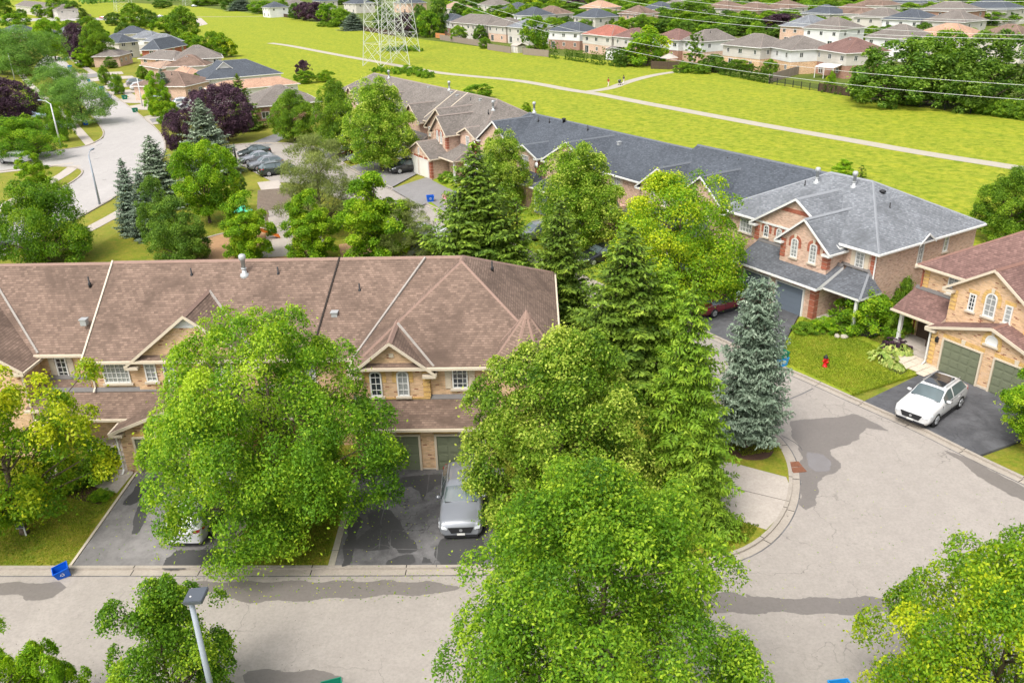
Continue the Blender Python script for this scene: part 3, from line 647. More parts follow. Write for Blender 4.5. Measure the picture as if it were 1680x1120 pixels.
def window(par, Mw, w, h, arch=0.0, nx=2, nz=4, glass='glass', frame='white', sill=True, lintel=None, key=True, shutters=None, label=None, wall=None):
    """Mw maps (x across, y out of the wall is negative, z up) at the sill's middle"""
    fr = 0.075; out = arch_pts(w, h, arch); inn = arch_pts(w-2*fr, h-2*fr, max(0, arch-fr*0.5) if arch else 0)
    mb = MB(Mw)
    n = len(out)
    for i in range(n):
        j = (i+1) % n
        a, b = out[i], out[j]; c, d = inn[j], inn[i]
        mb.extr([(a[0], -0.07, a[1]), (b[0], -0.07, b[1]), (c[0], -0.07, c[1]+fr), (d[0], -0.07, d[1]+fr)], (0, 0.068, 0))
    mw = 0.014
    for i in range(1, nx):
        x = -w/2+w*i/nx; k = 1.6 if (nx % 2 == 0 and i == nx//2 and nx >= 4) else 1
        mb.box(x-mw*k, x+mw*k, -0.045, -0.012, fr, h-fr*0.9-(arch*0.12 if arch else 0))
    for i in range(1, nz):
        z = h*i/nz
        if z < h-arch*0.6: mb.box(-w/2+fr*0.6, w/2-fr*0.6, -0.043, -0.014, z-mw, z+mw)
    o = mb.build('window', M[frame], par)
    if label: o['label'] = label
    g = MB(Mw); g.extr([(p[0], -0.012, p[1]+fr*0.9) for p in arch_pts(w-1.6*fr, h-1.8*fr, max(0, arch-0.03) if arch else 0)], (0, 0.010, 0))
    g.build('pane', M[glass], o)
    if sill:
        s = MB(Mw); s.box(-w/2-0.10, w/2+0.10, -0.13, -0.001, -0.11, -0.002); s.build('sill', M['stone'], o)
    if lintel:
        lb = MB(Mw); t = 0.24
        if arch:
            for i in range(8):
                a0, a1 = PI*i/8, PI*(i+1)/8
                q = lambda r1, r2, a: ((w/2+r1)*math.cos(a), (h-arch)+(arch+r2)*math.sin(a))
                p = [q(0.02, 0.02, a0), q(t, t, a0), q(t, t, a1), q(0.02, 0.02, a1)]
                lb.extr([(x, -0.03, z) for x, z in p], (0, 0.028, 0))
            for s in (-1, 1): lb.box(min(s*(w/2+0.02), s*(w/2+t)), max(s*(w/2+0.02), s*(w/2+t)), -0.03, -0.002, h-arch-0.45, h-arch)
        else: lb.box(-w/2-0.12, w/2+0.12, -0.03, -0.002, h+0.01, h+t)
        lb.build('brick_lintel', M[lintel], o)
        if key:
            kb = MB(Mw); kb.extr([(-0.08, -0.06, h+0.0), (0.08, -0.06, h+0.0), (0.12, -0.06, h+0.30), (-0.12, -0.06, h+0.30)], (0, 0.055, 0)); kb.build('keystone', M['cream'], o)
    if shutters:
        for s in (-1, 1):
            sb = MB(Mw); xa = s*(w/2+0.04); xb = s*(w/2+0.36)
            x0, x1 = min(xa, xb), max(xa, xb); sb.box(x0, x1, -0.05, -0.003, 0.0, h)
            for k in range(int(h/0.12)): sb.box(x0+0.05, x1-0.05, -0.066, -0.05, 0.07+k*0.12, 0.07+k*0.12+0.05)
            sb.build('shutter', M[shutters], par)
    return o
PANEL = {}
def garage_door(par, Mw, w, h, mat, cols=4, rows=4, frame='cream', lintel=None, key=True, flush=False, label=None):
    mb = MB(Mw); mb.box(-w/2, w/2, -0.045, -0.002, 0.0, h)
    o = mb.build('garage_door', M[mat], par)
    if label: o['label'] = label
    pw, phh = (w-0.02)/cols, (h-0.02)/rows
    kk = (round(w, 2), round(h, 2), cols, rows, mat, flush)
    if kk not in PANEL:
        p = MB(); gx = 0.05 if not flush else 0.006; gz = 0.065 if not flush else 0.012
        x0, x1, z0, z1 = gx, pw-gx, gz, phh-gz; b = 0.03
        p.box(x0, x1, -0.012, 0.02, z0, z1)
        if not flush: p.extr([(x0+b, -0.014, z0+b), (x1-b, -0.014, z0+b), (x1-b, -0.014, z1-b), (x0+b, -0.014, z1-b)], (0, -0.014, 0))
        PANEL[kk] = p.mesh('panel', M[mat])
    for i in range(cols):
        for j in range(rows):
            c = link('panel', PANEL[kk], o); c.matrix_local = Mw @ T(-w/2+0.01+i*pw, -0.048, 0.01+j*phh)
    f = MB(Mw)
    f.box(-w/2-0.11, -w/2+0.002, -0.12, -0.003, -0.02, h+0.10); f.box(w/2-0.002, w/2+0.11, -0.12, -0.003, -0.02, h+0.10); f.box(-w/2+0.003, w/2-0.003, -0.118, -0.003, h+0.001, h+0.10)
    f.build('door_frame', M[frame], o)
    if lintel:
        lb = MB(Mw); n = int((w+0.3)/0.085); d = (w+0.3)/n
        for i in range(n): lb.box(-w/2-0.15+i*d+0.006, -w/2-0.15+(i+1)*d-0.006, -0.03, -0.002, h+0.115, h+0.36)
        lb.build('brick_lintel', M[lintel], par)
        if key:
            kb = MB(Mw); kb.extr([(-0.10, -0.07, h+0.11), (0.10, -0.07, h+0.11), (0.14, -0.07, h+0.40), (-0.14, -0.07, h+0.40)], (0, 0.065, 0)); kb.build('keystone', M['cream'], par)
    return o
def quoins(par, Mw, z0, z1, mat, n, w=0.42, side=0.42, gap=0.06):
    """a column of projecting brick blocks on a corner; Mw has the corner at its origin, the wall running to -x and the return to +y"""
    d = (z1-z0)/n; k = ('q', mat, round(d, 3), w, side)
    if k not in PANEL:
        q = MB(); q.box(-w, 0.035, -0.035, -0.001, gap/2, d-gap/2); q.box(0.001, 0.035, -0.001, side, gap/2, d-gap/2); PANEL[k] = q.mesh('quoin_block', M[mat])
    for i in range(n):
        c = link('quoin_block', PANEL[k], par); c.matrix_local = Mw @ T(0, 0, z0+i*d)
def roof_vent(par, x, y, z, kind='pipe'):
    mb = MB()
    if kind == 'pipe': mb.lathe([(0.09, -0.25), (0.09, 0.02), (0.045, 0.05), (0.045, 0.38)], (x, y, z), 8); mb.build('vent_pipe', M['black'], par, True)
    elif kind == 'box': mb.box(x-0.16, x+0.16, y-0.16, y+0.16, z-0.2, z+0.12); mb.box(x-0.20, x+0.20, y-0.20, y+0.20, z+0.12, z+0.17); mb.build('roof_vent', M['metal'], par)
    elif kind == 'turbine': mb.lathe([(0.16, -0.3), (0.14, 0.05), (0.24, 0.10), (0.24, 0.2), (0.08, 0.28)], (x, y, z), 12); mb.build('roof_vent', M['black'], par, True)
    elif kind == 'flue':
        mb.lathe([(0.30, -0.25), (0.24, 0.02), (0.13, 0.06), (0.12, 0.30)], (x, y, z), 12); mb.lathe([(0.155, 0.30), (0.155, 0.36)], (x, y, z), 12)
        mb.lathe([(0.12, 0.36), (0.12, 0.8), (0.17, 0.82), (0.20, 0.90), (0.20, 1.06), (0.14, 1.14)], (x, y, z), 12); mb.build('flue', M['metal'], par, True)
def downpipe(par, x, y, z0, z1, mat='cream', kick=0.35, Mw=None):
    mb = MB(Mw); r = 0.045
    mb.box(x-r, x+r, y-0.10, y-0.012, z0+0.2, z1-0.25); mb.extr([(x-r, y-0.10, z1-0.25), (x+r, y-0.10, z1-0.25), (x+r, y-kick, z1), (x-r, y-kick, z1)], (0, 0.08, 0))
    mb.extr([(x-r, y-0.10, z0+0.2), (x+r, y-0.10, z0+0.2), (x+r, y-0.35, z0+0.05), (x-r, y-0.35, z0+0.05)], (0, 0.06, 0.04))
    mb.build('downpipe', M[mat], par)
def lean_roof(par, x0, x1, yf, yb, zf, zb, mat, name='lower_roof', fascia='cream', hipl=0.0, hipr=0.0, cap='ridge_brown', gut=True):
    """a single slope: front eave yf/zf up to the wall yb/zb, its ends hipped back by hipl / hipr"""
    mb = MB(); A = (x0, yf, zf); B = (x1, yf, zf); Cc = (x1-hipr, yb, zb); D = (x0+hipl, yb, zb)
    mb.poly([A, B, Cc, D], 0)
    if hipl: mb.poly([(x0, yb, zf), A, D], 0)
    else: mb.poly([(x0, yb, zf-0.1), A, D], 1)
    if hipr: mb.poly([B, (x1, yb, zf), Cc], 0)
    else: mb.poly([B, (x1, yb, zf-0.1), Cc], 1)
    e = 0.15
    mb.poly([(x0, yf, zf-e), (x1, yf, zf-e), B, A], 1)
    mb.poly([(x0, yb, zf-e), (x0, yf, zf-e), A, (x0, yb, zf)], 1); mb.poly([(x1, yf, zf-e), (x1, yb, zf-e), (x1, yb, zf), B], 1)
    mb.poly([(x0, yf, zf-e), (x0, yb, zf-e), (x1, yb, zf-e), (x1, yf, zf-e)], 1)
    o = mb.build(name, [M[mat], M[fascia]], par)
    cb = MB(); 
    if hipl: ridge_cap(cb, A, D, 0.12, 0.035)
    if hipr: ridge_cap(cb, B, Cc, 0.12, 0.035)
    if cb.v: cb.build('ridge_cap', M[cap], o)
    f = MB(); f.extr([(x0+hipl+0.02, yb-0.16, zb-0.055), (x1-hipr-0.02, yb-0.16, zb-0.055), (x1-hipr-0.02, yb-0.004, zb+0.14), (x0+hipl+0.02, yb-0.004, zb+0.14)], (0, 0, 0.02)); f.build('flashing', M['flash'], o)
    if gut:
        g = MB(); g.box(x0-0.05, x1+0.05, yf-0.11, yf-0.004, zf-0.14, zf-0.02); g.build('gutter', M[fascia], par)
    return o
def box_part(name, mat, par, *b, bevel=0):
    mb = MB(); mb.box(*b); return mb.build(name, M[mat], par, bevel=bevel)

# ------------------------------------------------------------------ cars
def catmull(P, n):
    P = np.array(P, float); x = P[:, 0]; xs = np.linspace(x[0], x[-1], n)
    # monotone-ish: linear with light smoothing
    out = np.stack([np.interp(xs, x, P[:, k]) for k in range(P.shape[1])], 1)
    k = np.array([1, 2, 1])/4
    for _ in range(0):
        sm = out.copy(); sm[1:-1, 1:] = k[0]*out[:-2, 1:]+k[1]*out[1:-1, 1:]+k[2]*out[2:, 1:]; out = sm
    return out
CARS = {
 # x from the nose, half width, waist z, top z, top half width, is glazed
 'suv': dict(L=4.7, Wb=(0.92, 3.68), wr=0.37, P=[(0, .74, .66, .72, .58), (.05, .86, .78, .84, .66), (.20, .93, .90, .96, .72), (.7, .95, .97, 1.04, .76), (1.15, .955, 1.0, 1.09, .78), (1.32, .955, 1.02, 1.12, .78), (1.95, .955, 1.04, 1.54, .66), (2.25, .955, 1.04, 1.64, .60), (3.2, .955, 1.07, 1.655, .58), (3.85, .94, 1.11, 1.58, .54), (4.08, .93, 1.12, 1.48, .55), (4.46, .90, 1.08, 1.14, .64), (4.62, .87, .98, 1.03, .66), (4.7, .76, .72, .80, .58)], ws=(1.36, 1.98), rw=(4.08, 4.46), sw=(1.62, 4.15)),
 'sedan': dict(L=4.6, Wb=(0.88, 3.58), wr=0.33, P=[(0, .66, .52, .56, .50), (.08, .80, .60, .66, .60), (.3, .88, .70, .78, .66), (1.0, .91, .82, .92, .70), (1.35, .91, .87, .99, .72), (2.05, .91, .90, 1.38, .58), (2.4, .91, .91, 1.45, .55), (3.1, .91, .93, 1.44, .55), (3.5, .90, .95, 1.34, .56), (4.0, .89, .97, 1.06, .64), (4.4, .87, .94, 1.03, .66), (4.54, .83, .82, .92, .62), (4.6, .72, .60, .68, .55)], ws=(1.38, 2.08), rw=(3.45, 3.98), sw=(1.7, 3.75)),
}
def make_car(kind, paint, sunroof=False, detail=True, plate=True):
    D = CARS[kind]; ns = 46; S = catmull(D['P'], ns); parts = {k: ([], []) for k in ('body', 'glass', 'windscreen', 'rear_window')}
    L = D['L']; q = 12
    rows = []
    for x, w, belt, top, tw in S:
        z0 = 0.26 if 0.4 < x < L-0.4 else 0.30
        sec = [(w*0.90, z0), (w*0.985, z0+0.16), (w, z0+(belt-z0)*0.5), (w*0.99, z0+(belt-z0)*0.78), (w*0.955, belt), (w*0.955+(tw-w*0.955)*0.30, belt+(top-belt)*0.36), (w*0.955+(tw-w*0.955)*0.74, belt+(top-belt)*0.80), (tw, top-0.035 if top-belt > 0.2 else top-0.02), (tw*0.86, top+0.004), (tw*0.5, top+0.025), (0, top+0.035)]
        rows.append([(x, y, z) for y, z in sec])
    nsec = len(rows[0])
    full = [[(x, -y, z) for x, y, z in r] + [(x, y, z) for x, y, z in r[-2::-1]] for r in rows]; m = len(full[0])
    V = {k: [] for k in parts}; F = {k: [] for k in parts}; IDX = {k: {} for k in parts}
    def vid(k, i, j):
        if (i, j) not in IDX[k]: IDX[k][(i, j)] = len(V[k]); V[k].append(full[i][j])
        return IDX[k][(i, j)]
    for i in range(ns-1):
        xm = (S[i, 0]+S[i+1, 0])/2
        for j in range(m-1):
            jj = j if j < nsec-1 else m-2-j
            k = 'body'
            if D['ws'][0] < xm < D['ws'][1] and jj >= 7: k = 'windscreen'
            elif D['rw'][0] < xm < D['rw'][1] and jj >= 7: k = 'rear_window'
            elif D['sw'][0] < xm < D['sw'][1] and jj in (4, 5) and S[i, 3]-S[i, 2] > 0.22 and abs(xm-(D['sw'][0]+D['sw'][1])*0.47) > 0.05: k = 'glass'
            F[k].append([vid(k, i, j), vid(k, i+1, j), vid(k, i+1, j+1), vid(k, i, j+1)])
    V['body'] += []
    for i, rev in ((0, False), (ns-1, True)):
        f = [vid('body', i, j) for j in range(m)]; F['body'].append(f if not rev else f[::-1])
    F['body'].append([vid('body', i, 0) for i in range(ns)][::-1]+[vid('body', i, m-1) for i in range(ns)])
    def mk(name, k, mat, par, smooth=True):
        me = bpy.data.meshes.new(name); me.from_pydata([(x-L/2, y, z) for x, y, z in V[k]], [], F[k]); me.materials.append(mat)
        bm = bmesh.new(); bm.from_mesh(me); bmesh.ops.recalc_face_normals(bm, faces=bm.faces)
        for f in bm.faces: f.smooth = smooth and len(f.verts) == 4
        bm.to_mesh(me); bm.free(); return link(name, me, par)
    root = thing('parked_car', 'x', 'car')
    mk('body', 'body', CP[paint], root); mk('windscreen', 'windscreen', M['carglass'], root); mk('rear_window', 'rear_window', M['carglass'], root); mk('side_window', 'glass', M['carglass'], root)
    h = L/2; W = 0.93 if kind == 'suv' else 0.89; wr = D['wr']
    for sx in D['Wb']:
        for s in (-1, 1):
            w_ = MB(); y0 = s*(W-0.20); y1 = s*(W+0.035); n = 20
            w_.M = Matrix.Translation((sx-h, 0, wr)) @ Matrix.Rotation(PI/2, 4, 'X')
            a, b = (-y0, -y1)
            prof = [(wr*0.66, min(a, b)), (wr*0.97, min(a, b)), (wr, min(a, b)+0.04), (wr, max(a, b)-0.03), (wr*0.96, max(a, b)), (wr*0.66, max(a, b))]
            w_.lathe(prof, n=n); wh = w_.build('wheel', M['tyre'], root, True)
            r_ = MB(w_.M); zo = b
            r_.lathe([(wr*0.67, zo-0.02*(-s)-0.0), (wr*0.64, zo+s*0.004*-1)], n=n)
            for k in range(5):
                aa = 2*PI*k/5; ca, sa = math.cos(aa), math.sin(aa)
                r_.extr([(0.05*-sa, 0.05*ca, zo-s*0.012), (0.05*sa, -0.05*ca, zo-s*0.012), (wr*.64*ca+0.035*sa, wr*.64*sa-0.035*ca, zo-s*0.012), (wr*.64*ca-0.035*sa, wr*.64*sa+0.035*ca, zo-s*0.012)], (0, 0, -s*0.02))
            r_.build('rim', M['rim'], wh)
            ar = MB(w_.M); ar.lathe([(wr*1.13, -s*(W-0.05)), (wr*1.13, -s*(W+0.006))], n=n); ar.build('wheel_arch', M['black'], root, True)
    fz = D['P'][2][3]
    zt_ = D['P'][0][3]+0.03; g = MB(); g.extr([(-h-0.012, -0.42, 0.48), (-h-0.012, 0.42, 0.48), (-h+0.012, 0.56, zt_), (-h+0.012, -0.56, zt_)], (-0.03, 0, 0.01)); g.box(-h-0.03, -h+0.06, -0.72, 0.72, 0.26, 0.38); gr = g.build('grille', M['black'], root)
    g = MB()
    g.lathe([(0.07, 0), (0.07, 0.012)], (0, 0, 0), 12); e = g.build('badge', M['rim'], gr); e.matrix_local = Matrix.Translation((-h-0.045, 0, 0.64)) @ Matrix.Rotation(-PI/2, 4, 'Y')
    for s in (-1, 1):
        l_ = MB(); ya, yb, yc = s*0.56, s*0.80, s*0.90
        zo_ = D['P'][0][2]-0.66; l_.extr([(-h-0.005, s*0.57, 0.64+zo_), (-h+0.02, s*0.80, 0.66+zo_), (-h+0.34, s*0.945, 0.76+zo_), (-h+0.38, s*0.925, 0.86+zo_), (-h+0.10, s*0.82, 0.80+zo_), (-h+0.02, s*0.60, 0.75+zo_)], (-0.025, s*0.015, 0.02)); l_.build('headlight', M['lens'], root)
        t_ = MB(); tz = 0.98 if kind == 'suv' else 0.78
        t_.extr([(h-0.03, s*0.52, tz-0.09), (h-0.10, s*0.80, tz-0.09), (h-0.42, s*0.935, tz-0.03), (h-0.42, s*0.92, tz+0.07), (h-0.12, s*0.80, tz+0.06), (h-0.04, s*0.52, tz+0.03)], (0.025, s*0.012, 0.0)); t_.build('tail_light', M['redlens'], root)
        m_ = MB(); mx = -h+D['ws'][0]+0.42; m_.M = T(mx, s*1.03, D['P'][5][2]+0.09)
        m_.box(-0.07, 0.09, -0.11, 0.11, -0.07, 0.08); mi = m_.build('door_mirror', CP[paint], root, True, 0.03)
        for hx in (2.05, 3.0):
            d_ = MB(); d_.box(-h+hx+0.2, -h+hx+0.42, s*(W+0.0)-0.0 if s > 0 else s*(W+0.035), s*(W+0.035) if s > 0 else s*(W+0.0), 0.86, 0.90); d_.build('door_handle', CP[paint], root)
    p_ = MB(); p_.box(-h-0.05, -h-0.02, -0.17, 0.17, 0.385, 0.49); p_.build('number_plate', M['white'], root)
    p_ = MB(); p_.box(h-0.055, h+0.012, -0.17, 0.17, 0.62, 0.74); p_.build('number_plate', M['white'], root)
    for s in (-1, 1):
        k_ = MB(); k_.box(-h+1.36, h-1.50, min(s*(W-0.06), s*(W+0.012)), max(s*(W-0.06), s*(W+0.012)), 0.24, 0.36); k_.build('sill_trim', M['black'], root)
        k_ = MB(); k_.box(-h+1.75, h-0.75, min(s*(W+0.002), s*(W+0.014)), max(s*(W+0.002), s*(W+0.014)), D['P'][5][2]-0.03, D['P'][5][2]-0.005); k_.build('window_trim', M['rim'], root)
    b_ = MB(); b_.box(h-0.16, h+0.015, -0.72, 0.72, 0.27, 0.40); b_.build('bumper_trim', M['black'], root, False, 0.02)
    if sunroof:
        s_ = MB(); s_.extr([(-0.25, -0.50, 1.680), (0.30, -0.50, 1.697), (1.15, -0.50, 1.690), (1.15, 0.50, 1.690), (0.30, 0.50, 1.697), (-0.25, 0.50, 1.680)], (0, 0, 0.012)); s_.build('sunroof', M['glass'], root)
    for s in (-1, 1):
        for sx in (1.45, 2.52, 3.50):
            k_ = MB(); k_.box(-h+sx-0.008, -h+sx+0.008, min(s*(W+0.0), s*(W+0.022)), max(s*(W+0.0), s*(W+0.022)), 0.40, D['P'][5][2]-0.06); k_.build('door_seam', M['black'], root)
    k_ = MB(); k_.box(-h+1.31, -h+1.35, -0.70, 0.70, D['P'][5][3]-0.01, D['P'][5][3]+0.035); k_.build('wiper_cowl', M['black'], root)
    if kind == 'suv':
        for s in (-1, 1):
            r_ = MB(); r_.tube((-h+2.2, s*0.60, 1.68), (-h+3.9, s*0.58, 1.66), 0.02, 0.02, 6); r_.build('roof_rail', M['rim'] if paint != 'black' else M['black'], root)
    return root
CAR0 = {}
def car(kind, paint, front, heading, label, group=None, sunroof=False, centre=None):
    """front: ground point under the nose; heading: direction the nose points"""
    k = (kind, paint, sunroof); first = k not in CAR0
    if first: CAR0[k] = make_car(kind, paint, sunroof)
    h = Vector((heading[0], heading[1], 0)).normalized(); L = CARS[kind]['L']
    c = Vector(front)-h*L/2 if centre is None else Vector(centre); c.z = ROADZ
    rz = math.atan2(h.y, h.x)+PI                          # the nose points to -x in the model
    if first: o = CAR0[k]; o.location = c; o.rotation_euler = (0, 0, rz)
    else: o = copy_tree(CAR0[k], c, rz)
    o['label'] = label; o['category'] = 'car'
    if group: o['group'] = group
    return o
ROADZ = 0.05
# ------------------------------------------------------------------ ground, roads, kerbs
def sheet(name, pts, z, mat, kind='structure', thick=0.0, parent=None):
    mb = MB()
    if thick: mb.prism([(p[0], p[1]) for p in pts], z-thick, z)
    else: mb.poly([(p[0], p[1], z) for p in pts])
    o = mb.build(name, M[mat], parent)
    if parent is None and kind: o['kind'] = kind
    # concave outlines need triangles
    bm = bmesh.new(); bm.from_mesh(o.data); bmesh.ops.triangulate(bm, faces=[f for f in bm.faces if len(f.verts) > 4], ngon_method='EAR_CLIP'); bm.to_mesh(o.data); bm.free()
    return o
def px(*ps): return [at(*p) for p in ps]
def offset_line(P, d):
    P = [Vector((p[0], p[1], 0)) for p in P]; out = []
    for i, p in enumerate(P):
        a = P[max(0, i-1)]; b = P[min(len(P)-1, i+1)]; t = (b-a).normalized(); out.append(p+Vector((t.y, -t.x, 0))*d)
    return out
def smooth_line(P, n=4):
    P = [Vector((p[0], p[1], 0)) for p in P]
    for _ in range(n):
        Q = [P[0]]
        for a, b in zip(P, P[1:]): Q += [a.lerp(b, 0.25), a.lerp(b, 0.75)]
        P = Q+[P[-1]]
    out = [P[0]]
    for p in P[1:]:
        if (p-out[-1]).length > 0.35: out.append(p)
    return out
def strip(name, P, w0, w1, z0, z1, mat, kind='structure'):
    """a solid band beside a line, from offset w0 to w1"""
    a, b = offset_line(P, w0), offset_line(P, w1); mb = MB(); n = len(a)
    i0 = mb.pts([(p.x, p.y, z1) for p in a]); j0 = mb.pts([(p.x, p.y, z1) for p in b]); k0 = mb.pts([(p.x, p.y, z0) for p in a]); l0 = mb.pts([(p.x, p.y, z0) for p in b])
    for i in range(n-1):
        mb.f += [[i0+i, i0+i+1, j0+i+1, j0+i], [k0+i, k0+i+1, i0+i+1, i0+i], [j0+i, j0+i+1, l0+i+1, l0+i]]; mb.m += [0, 0, 0]
    mb.f += [[i0, j0, l0, k0], [i0+n-1, j0+n-1, l0+n-1, k0+n-1]]; mb.m += [0, 0]
    o = mb.build(name, M[mat]); o['kind'] = kind; return o
def flat_strip(name, P, w, z, mat): 
    a, b = offset_line(P, -w/2), offset_line(P, w/2); mb = MB(); n = len(a)
    i0 = mb.pts([(p.x, p.y, z) for p in a]); j0 = mb.pts([(p.x, p.y, z) for p in b])
    for i in range(n-1): mb.f.append([i0+i, i0+i+1, j0+i+1, j0+i]); mb.m.append(0)
    o = mb.build(name, M[mat]); o['kind'] = 'structure'; return o

mb = MB()                                                   # the meadow, gently uneven, out to the horizon
gx = [-3000, -1500, -800]+list(range(-400, 401, 20))+[800, 1500, 3000]; gy = [-300, -60]+list(range(0, 501, 20))+[700, 1200, 2500, 5000]
gi = {}
for i, x in enumerate(gx):
    for j, y in enumerate(gy): gi[i, j] = mb.pts([(x, y, 0)])
for i in range(len(gx)-1):
    for j in range(len(gy)-1): mb.f.append([gi[i, j], gi[i+1, j], gi[i+1, j+1], gi[i, j+1]]); mb.m.append(0)
mb.build('ground', M['field'])['kind'] = 'structure'

sheet('lawn', [(-260, 5), (42, 5), (46, 48), (36.5, 66), (23, 84), (-5, 122), (-30, 158), (-52, 200), (-95, 300), (-150, 420), (-330, 420)], 0.012, 'lawn')
# suburb beyond the meadow
sheet('yard_ground', [at(1500, 172)+Vector((0,1,0)), at(1420, 160), at(1300, 140), at(1120, 112), at(860, 86), at(700, 66), at(520, 37), at(455, 27), at(330, 12), at(200, 4), (-420, 900, 0), (-200, 2500, 0), (900, 2500, 0), (900, 60, 0), at(1700, 200)], 0.014, 'yard')
# gravel path over the meadow
PATH = smooth_line(px((443, 71), (470, 74.5), (495, 79), (557, 91), (620, 102), (670, 111), (720, 120), (770, 125), (840, 131), (890, 139), (940, 149), (980, 154), (1040, 166), (1115, 180), (1190, 194), (1260, 207), (1400, 231), (1510, 251), (1680, 277), (1850, 305)), 2)
flat_strip('path', PATH, 2.7, 0.022, 'path')
flat_strip('path', smooth_line(px((955, 152), (1000, 146), (1025, 136), (1065, 125), (1100, 119), (1135, 116)), 2), 2.4, 0.026, 'path')
flat_strip('path', px((300, 28), (380, 28), (445, 27)), 2.4, 0.022, 'path')
sheet('concrete_pad', px((322, 30), (330, 30), (341, 40), (323, 44)), 0.03, 'concrete')
sheet('road', px((-60, 36), (-60, 31), (90, 30.5), (180, 29.5), (275, 26), (275, 31), (180, 33.5), (90, 35)), 0.03, 'road_far')

# near street and crescent, cut below the lawns: one surface
KERB = smooth_line([(-70, 31.75), (-23, 29.95), (-2.4, 29.15), (5.5, 29.05), (8.6, 29.2), (10.8, 30.2), (12.7, 32.4), (13.9, 35.0), (14.45, 37.6), (14.2, 40.0), (12.9, 42.6), (9.3, 48.2), (4.0, 56.7), (-1.2, 65.3), (-7.2, 74.9), (-12.5, 83.6), (-19.7, 95.3), (-24.5, 102.0)], 3)
KERB_R = smooth_line([(-45, 124), (-42, 129.8), (-34, 130), (-27, 124.5), (-21.6, 111.6), (-14.0, 98.8), (-6.0, 85.9), (1.2, 74), (6.4, 65.5), (11.7, 57), (16.9, 48.5), (18.5, 46.2), (20.8, 42.5), (22.3, 40.3), (23.9, 37.2), (25.3, 34.8), (29, 29), (36, 18)], 2)
ROADP = [(p.x, p.y) for p in KERB]+[(-29.5, 104.0), (-38.5, 117.5), (-43, 121)]+[(p.x, p.y) for p in KERB_R]+[(40, 5), (-70, 5)]
sheet('road', ROADP, 0.05, 'road')
LZ = 0.17                                                   # lawn and kerb top, above the road
strip('kerb', KERB, 0.0, -0.18, 0.0, LZ, 'kerb'); strip('gutter_pan', KERB, 0.36, 0.002, 0.0, 0.062, 'kerb')
strip('kerb', KERB_R, 0.0, -0.18, 0.0, LZ, 'kerb'); strip('gutter_pan', KERB_R, 0.36, 0.002, 0.0, 0.062, 'kerb')
NEARK = smooth_line([(-70, 23.6), (-20, 22.75), (8, 22.35), (12.5, 22.0), (15.5, 20.6), (19, 17), (22, 12), (24, 5)], 3)
strip('kerb', NEARK, 0.0, 0.18, 0.0, LZ, 'kerb')
sheet('lawn', [(p.x, p.y-0.18) for p in NEARK]+[(-70, 2)], LZ-0.01, 'lawn_near', thick=0.14)
# lawns of the front row: slabs between house, drives and kerb
def ky(x): return float(np.interp(x, [-70, -23, -2.4, 5.5], [31.75, 29.95, 29.15, 29.05]))+0.18
def slab(name, pts, mat, z=LZ, kind='structure'): return sheet(name, pts, z, mat, kind, thick=0.14)
slab('front_lawn', [(-60, ky(-60)), (-19.95, ky(-19.95)), (-20.0, 37.3), (-21.9, 36.2), (-23.0, 38.5), (-26, 39.3), (-60, 40.5)], 'lawn_near')
slab('driveway', [(-19.8, ky(-19.8)), (-13.05, ky(-13.05)), (-13.2, 37.4), (-19.85, 37.6)], 'asphalt_grey', LZ-0.006)
strip('edging', [Vector((-19.88, ky(-19.9), 0)), Vector((-19.94, 37.5, 0))], -0.06, 0.06, 0.03, LZ+0.035, 'stone')
slab('front_lawn', [(-12.7, ky(-12.7)), (-8.35, ky(-8.35)), (-8.4, 37.2), (-12.8, 37.35)], 'lawn_near')
strip('dirt_edge', [Vector((-12.9, ky(-12.9), 0)), Vector((-13.0, 37.3, 0))], -0.18, 0.16, 0.03, LZ-0.004, 'path')
slab('driveway', [(-8.05, ky(-8.05)), (-0.6, ky(-0.6)), (-0.6, 37.0), (-8.05, 37.15)], 'asphalt', LZ-0.006)
strip('dirt_edge', [Vector((-8.2, ky(-8.2), 0)), Vector((-8.25, 37.2, 0))], -0.15, 0.14, 0.03, LZ-0.004, 'path')
inner = [p for p in offset_line(KERB, -0.18)]
i0 = min(range(len(inner)), key=lambda i: (inner[i]-Vector((-0.5, 29.3, 0))).length); i1 = min(range(len(inner)), key=lambda i: (inner[i]-Vector((-19, 94, 0))).length)
slab('corner_lawn', [(p.x, p.y) for p in inner[i0:i1]]+[(-22, 94), (-40, 90), (-40, 54), (3.4, 54), (3.4, 38), (-0.55, 38)], 'lawn_near', LZ-0.012)
PADQ = [at(1150, 745, LZ), at(1290, 782, LZ), at(1299, 805, LZ), at(1290, 835, LZ), at(1257, 868, LZ), at(1150, 833, LZ)]
slab('concrete_pad', [(p.x, p.y) for p in PADQ], 'concrete', LZ-0.002)
jm = MB()
a, b = at(1150, 788, LZ), at(1294, 822, LZ); jm.extr([(a.x, a.y, LZ-0.001), (b.x, b.y, LZ-0.001), (b.x, b.y+0.03, LZ-0.001), (a.x, a.y+0.03, LZ-0.001)], (0, 0, 0.004)); jm.build('pad_joint', M['soil'])['kind'] = 'structure'
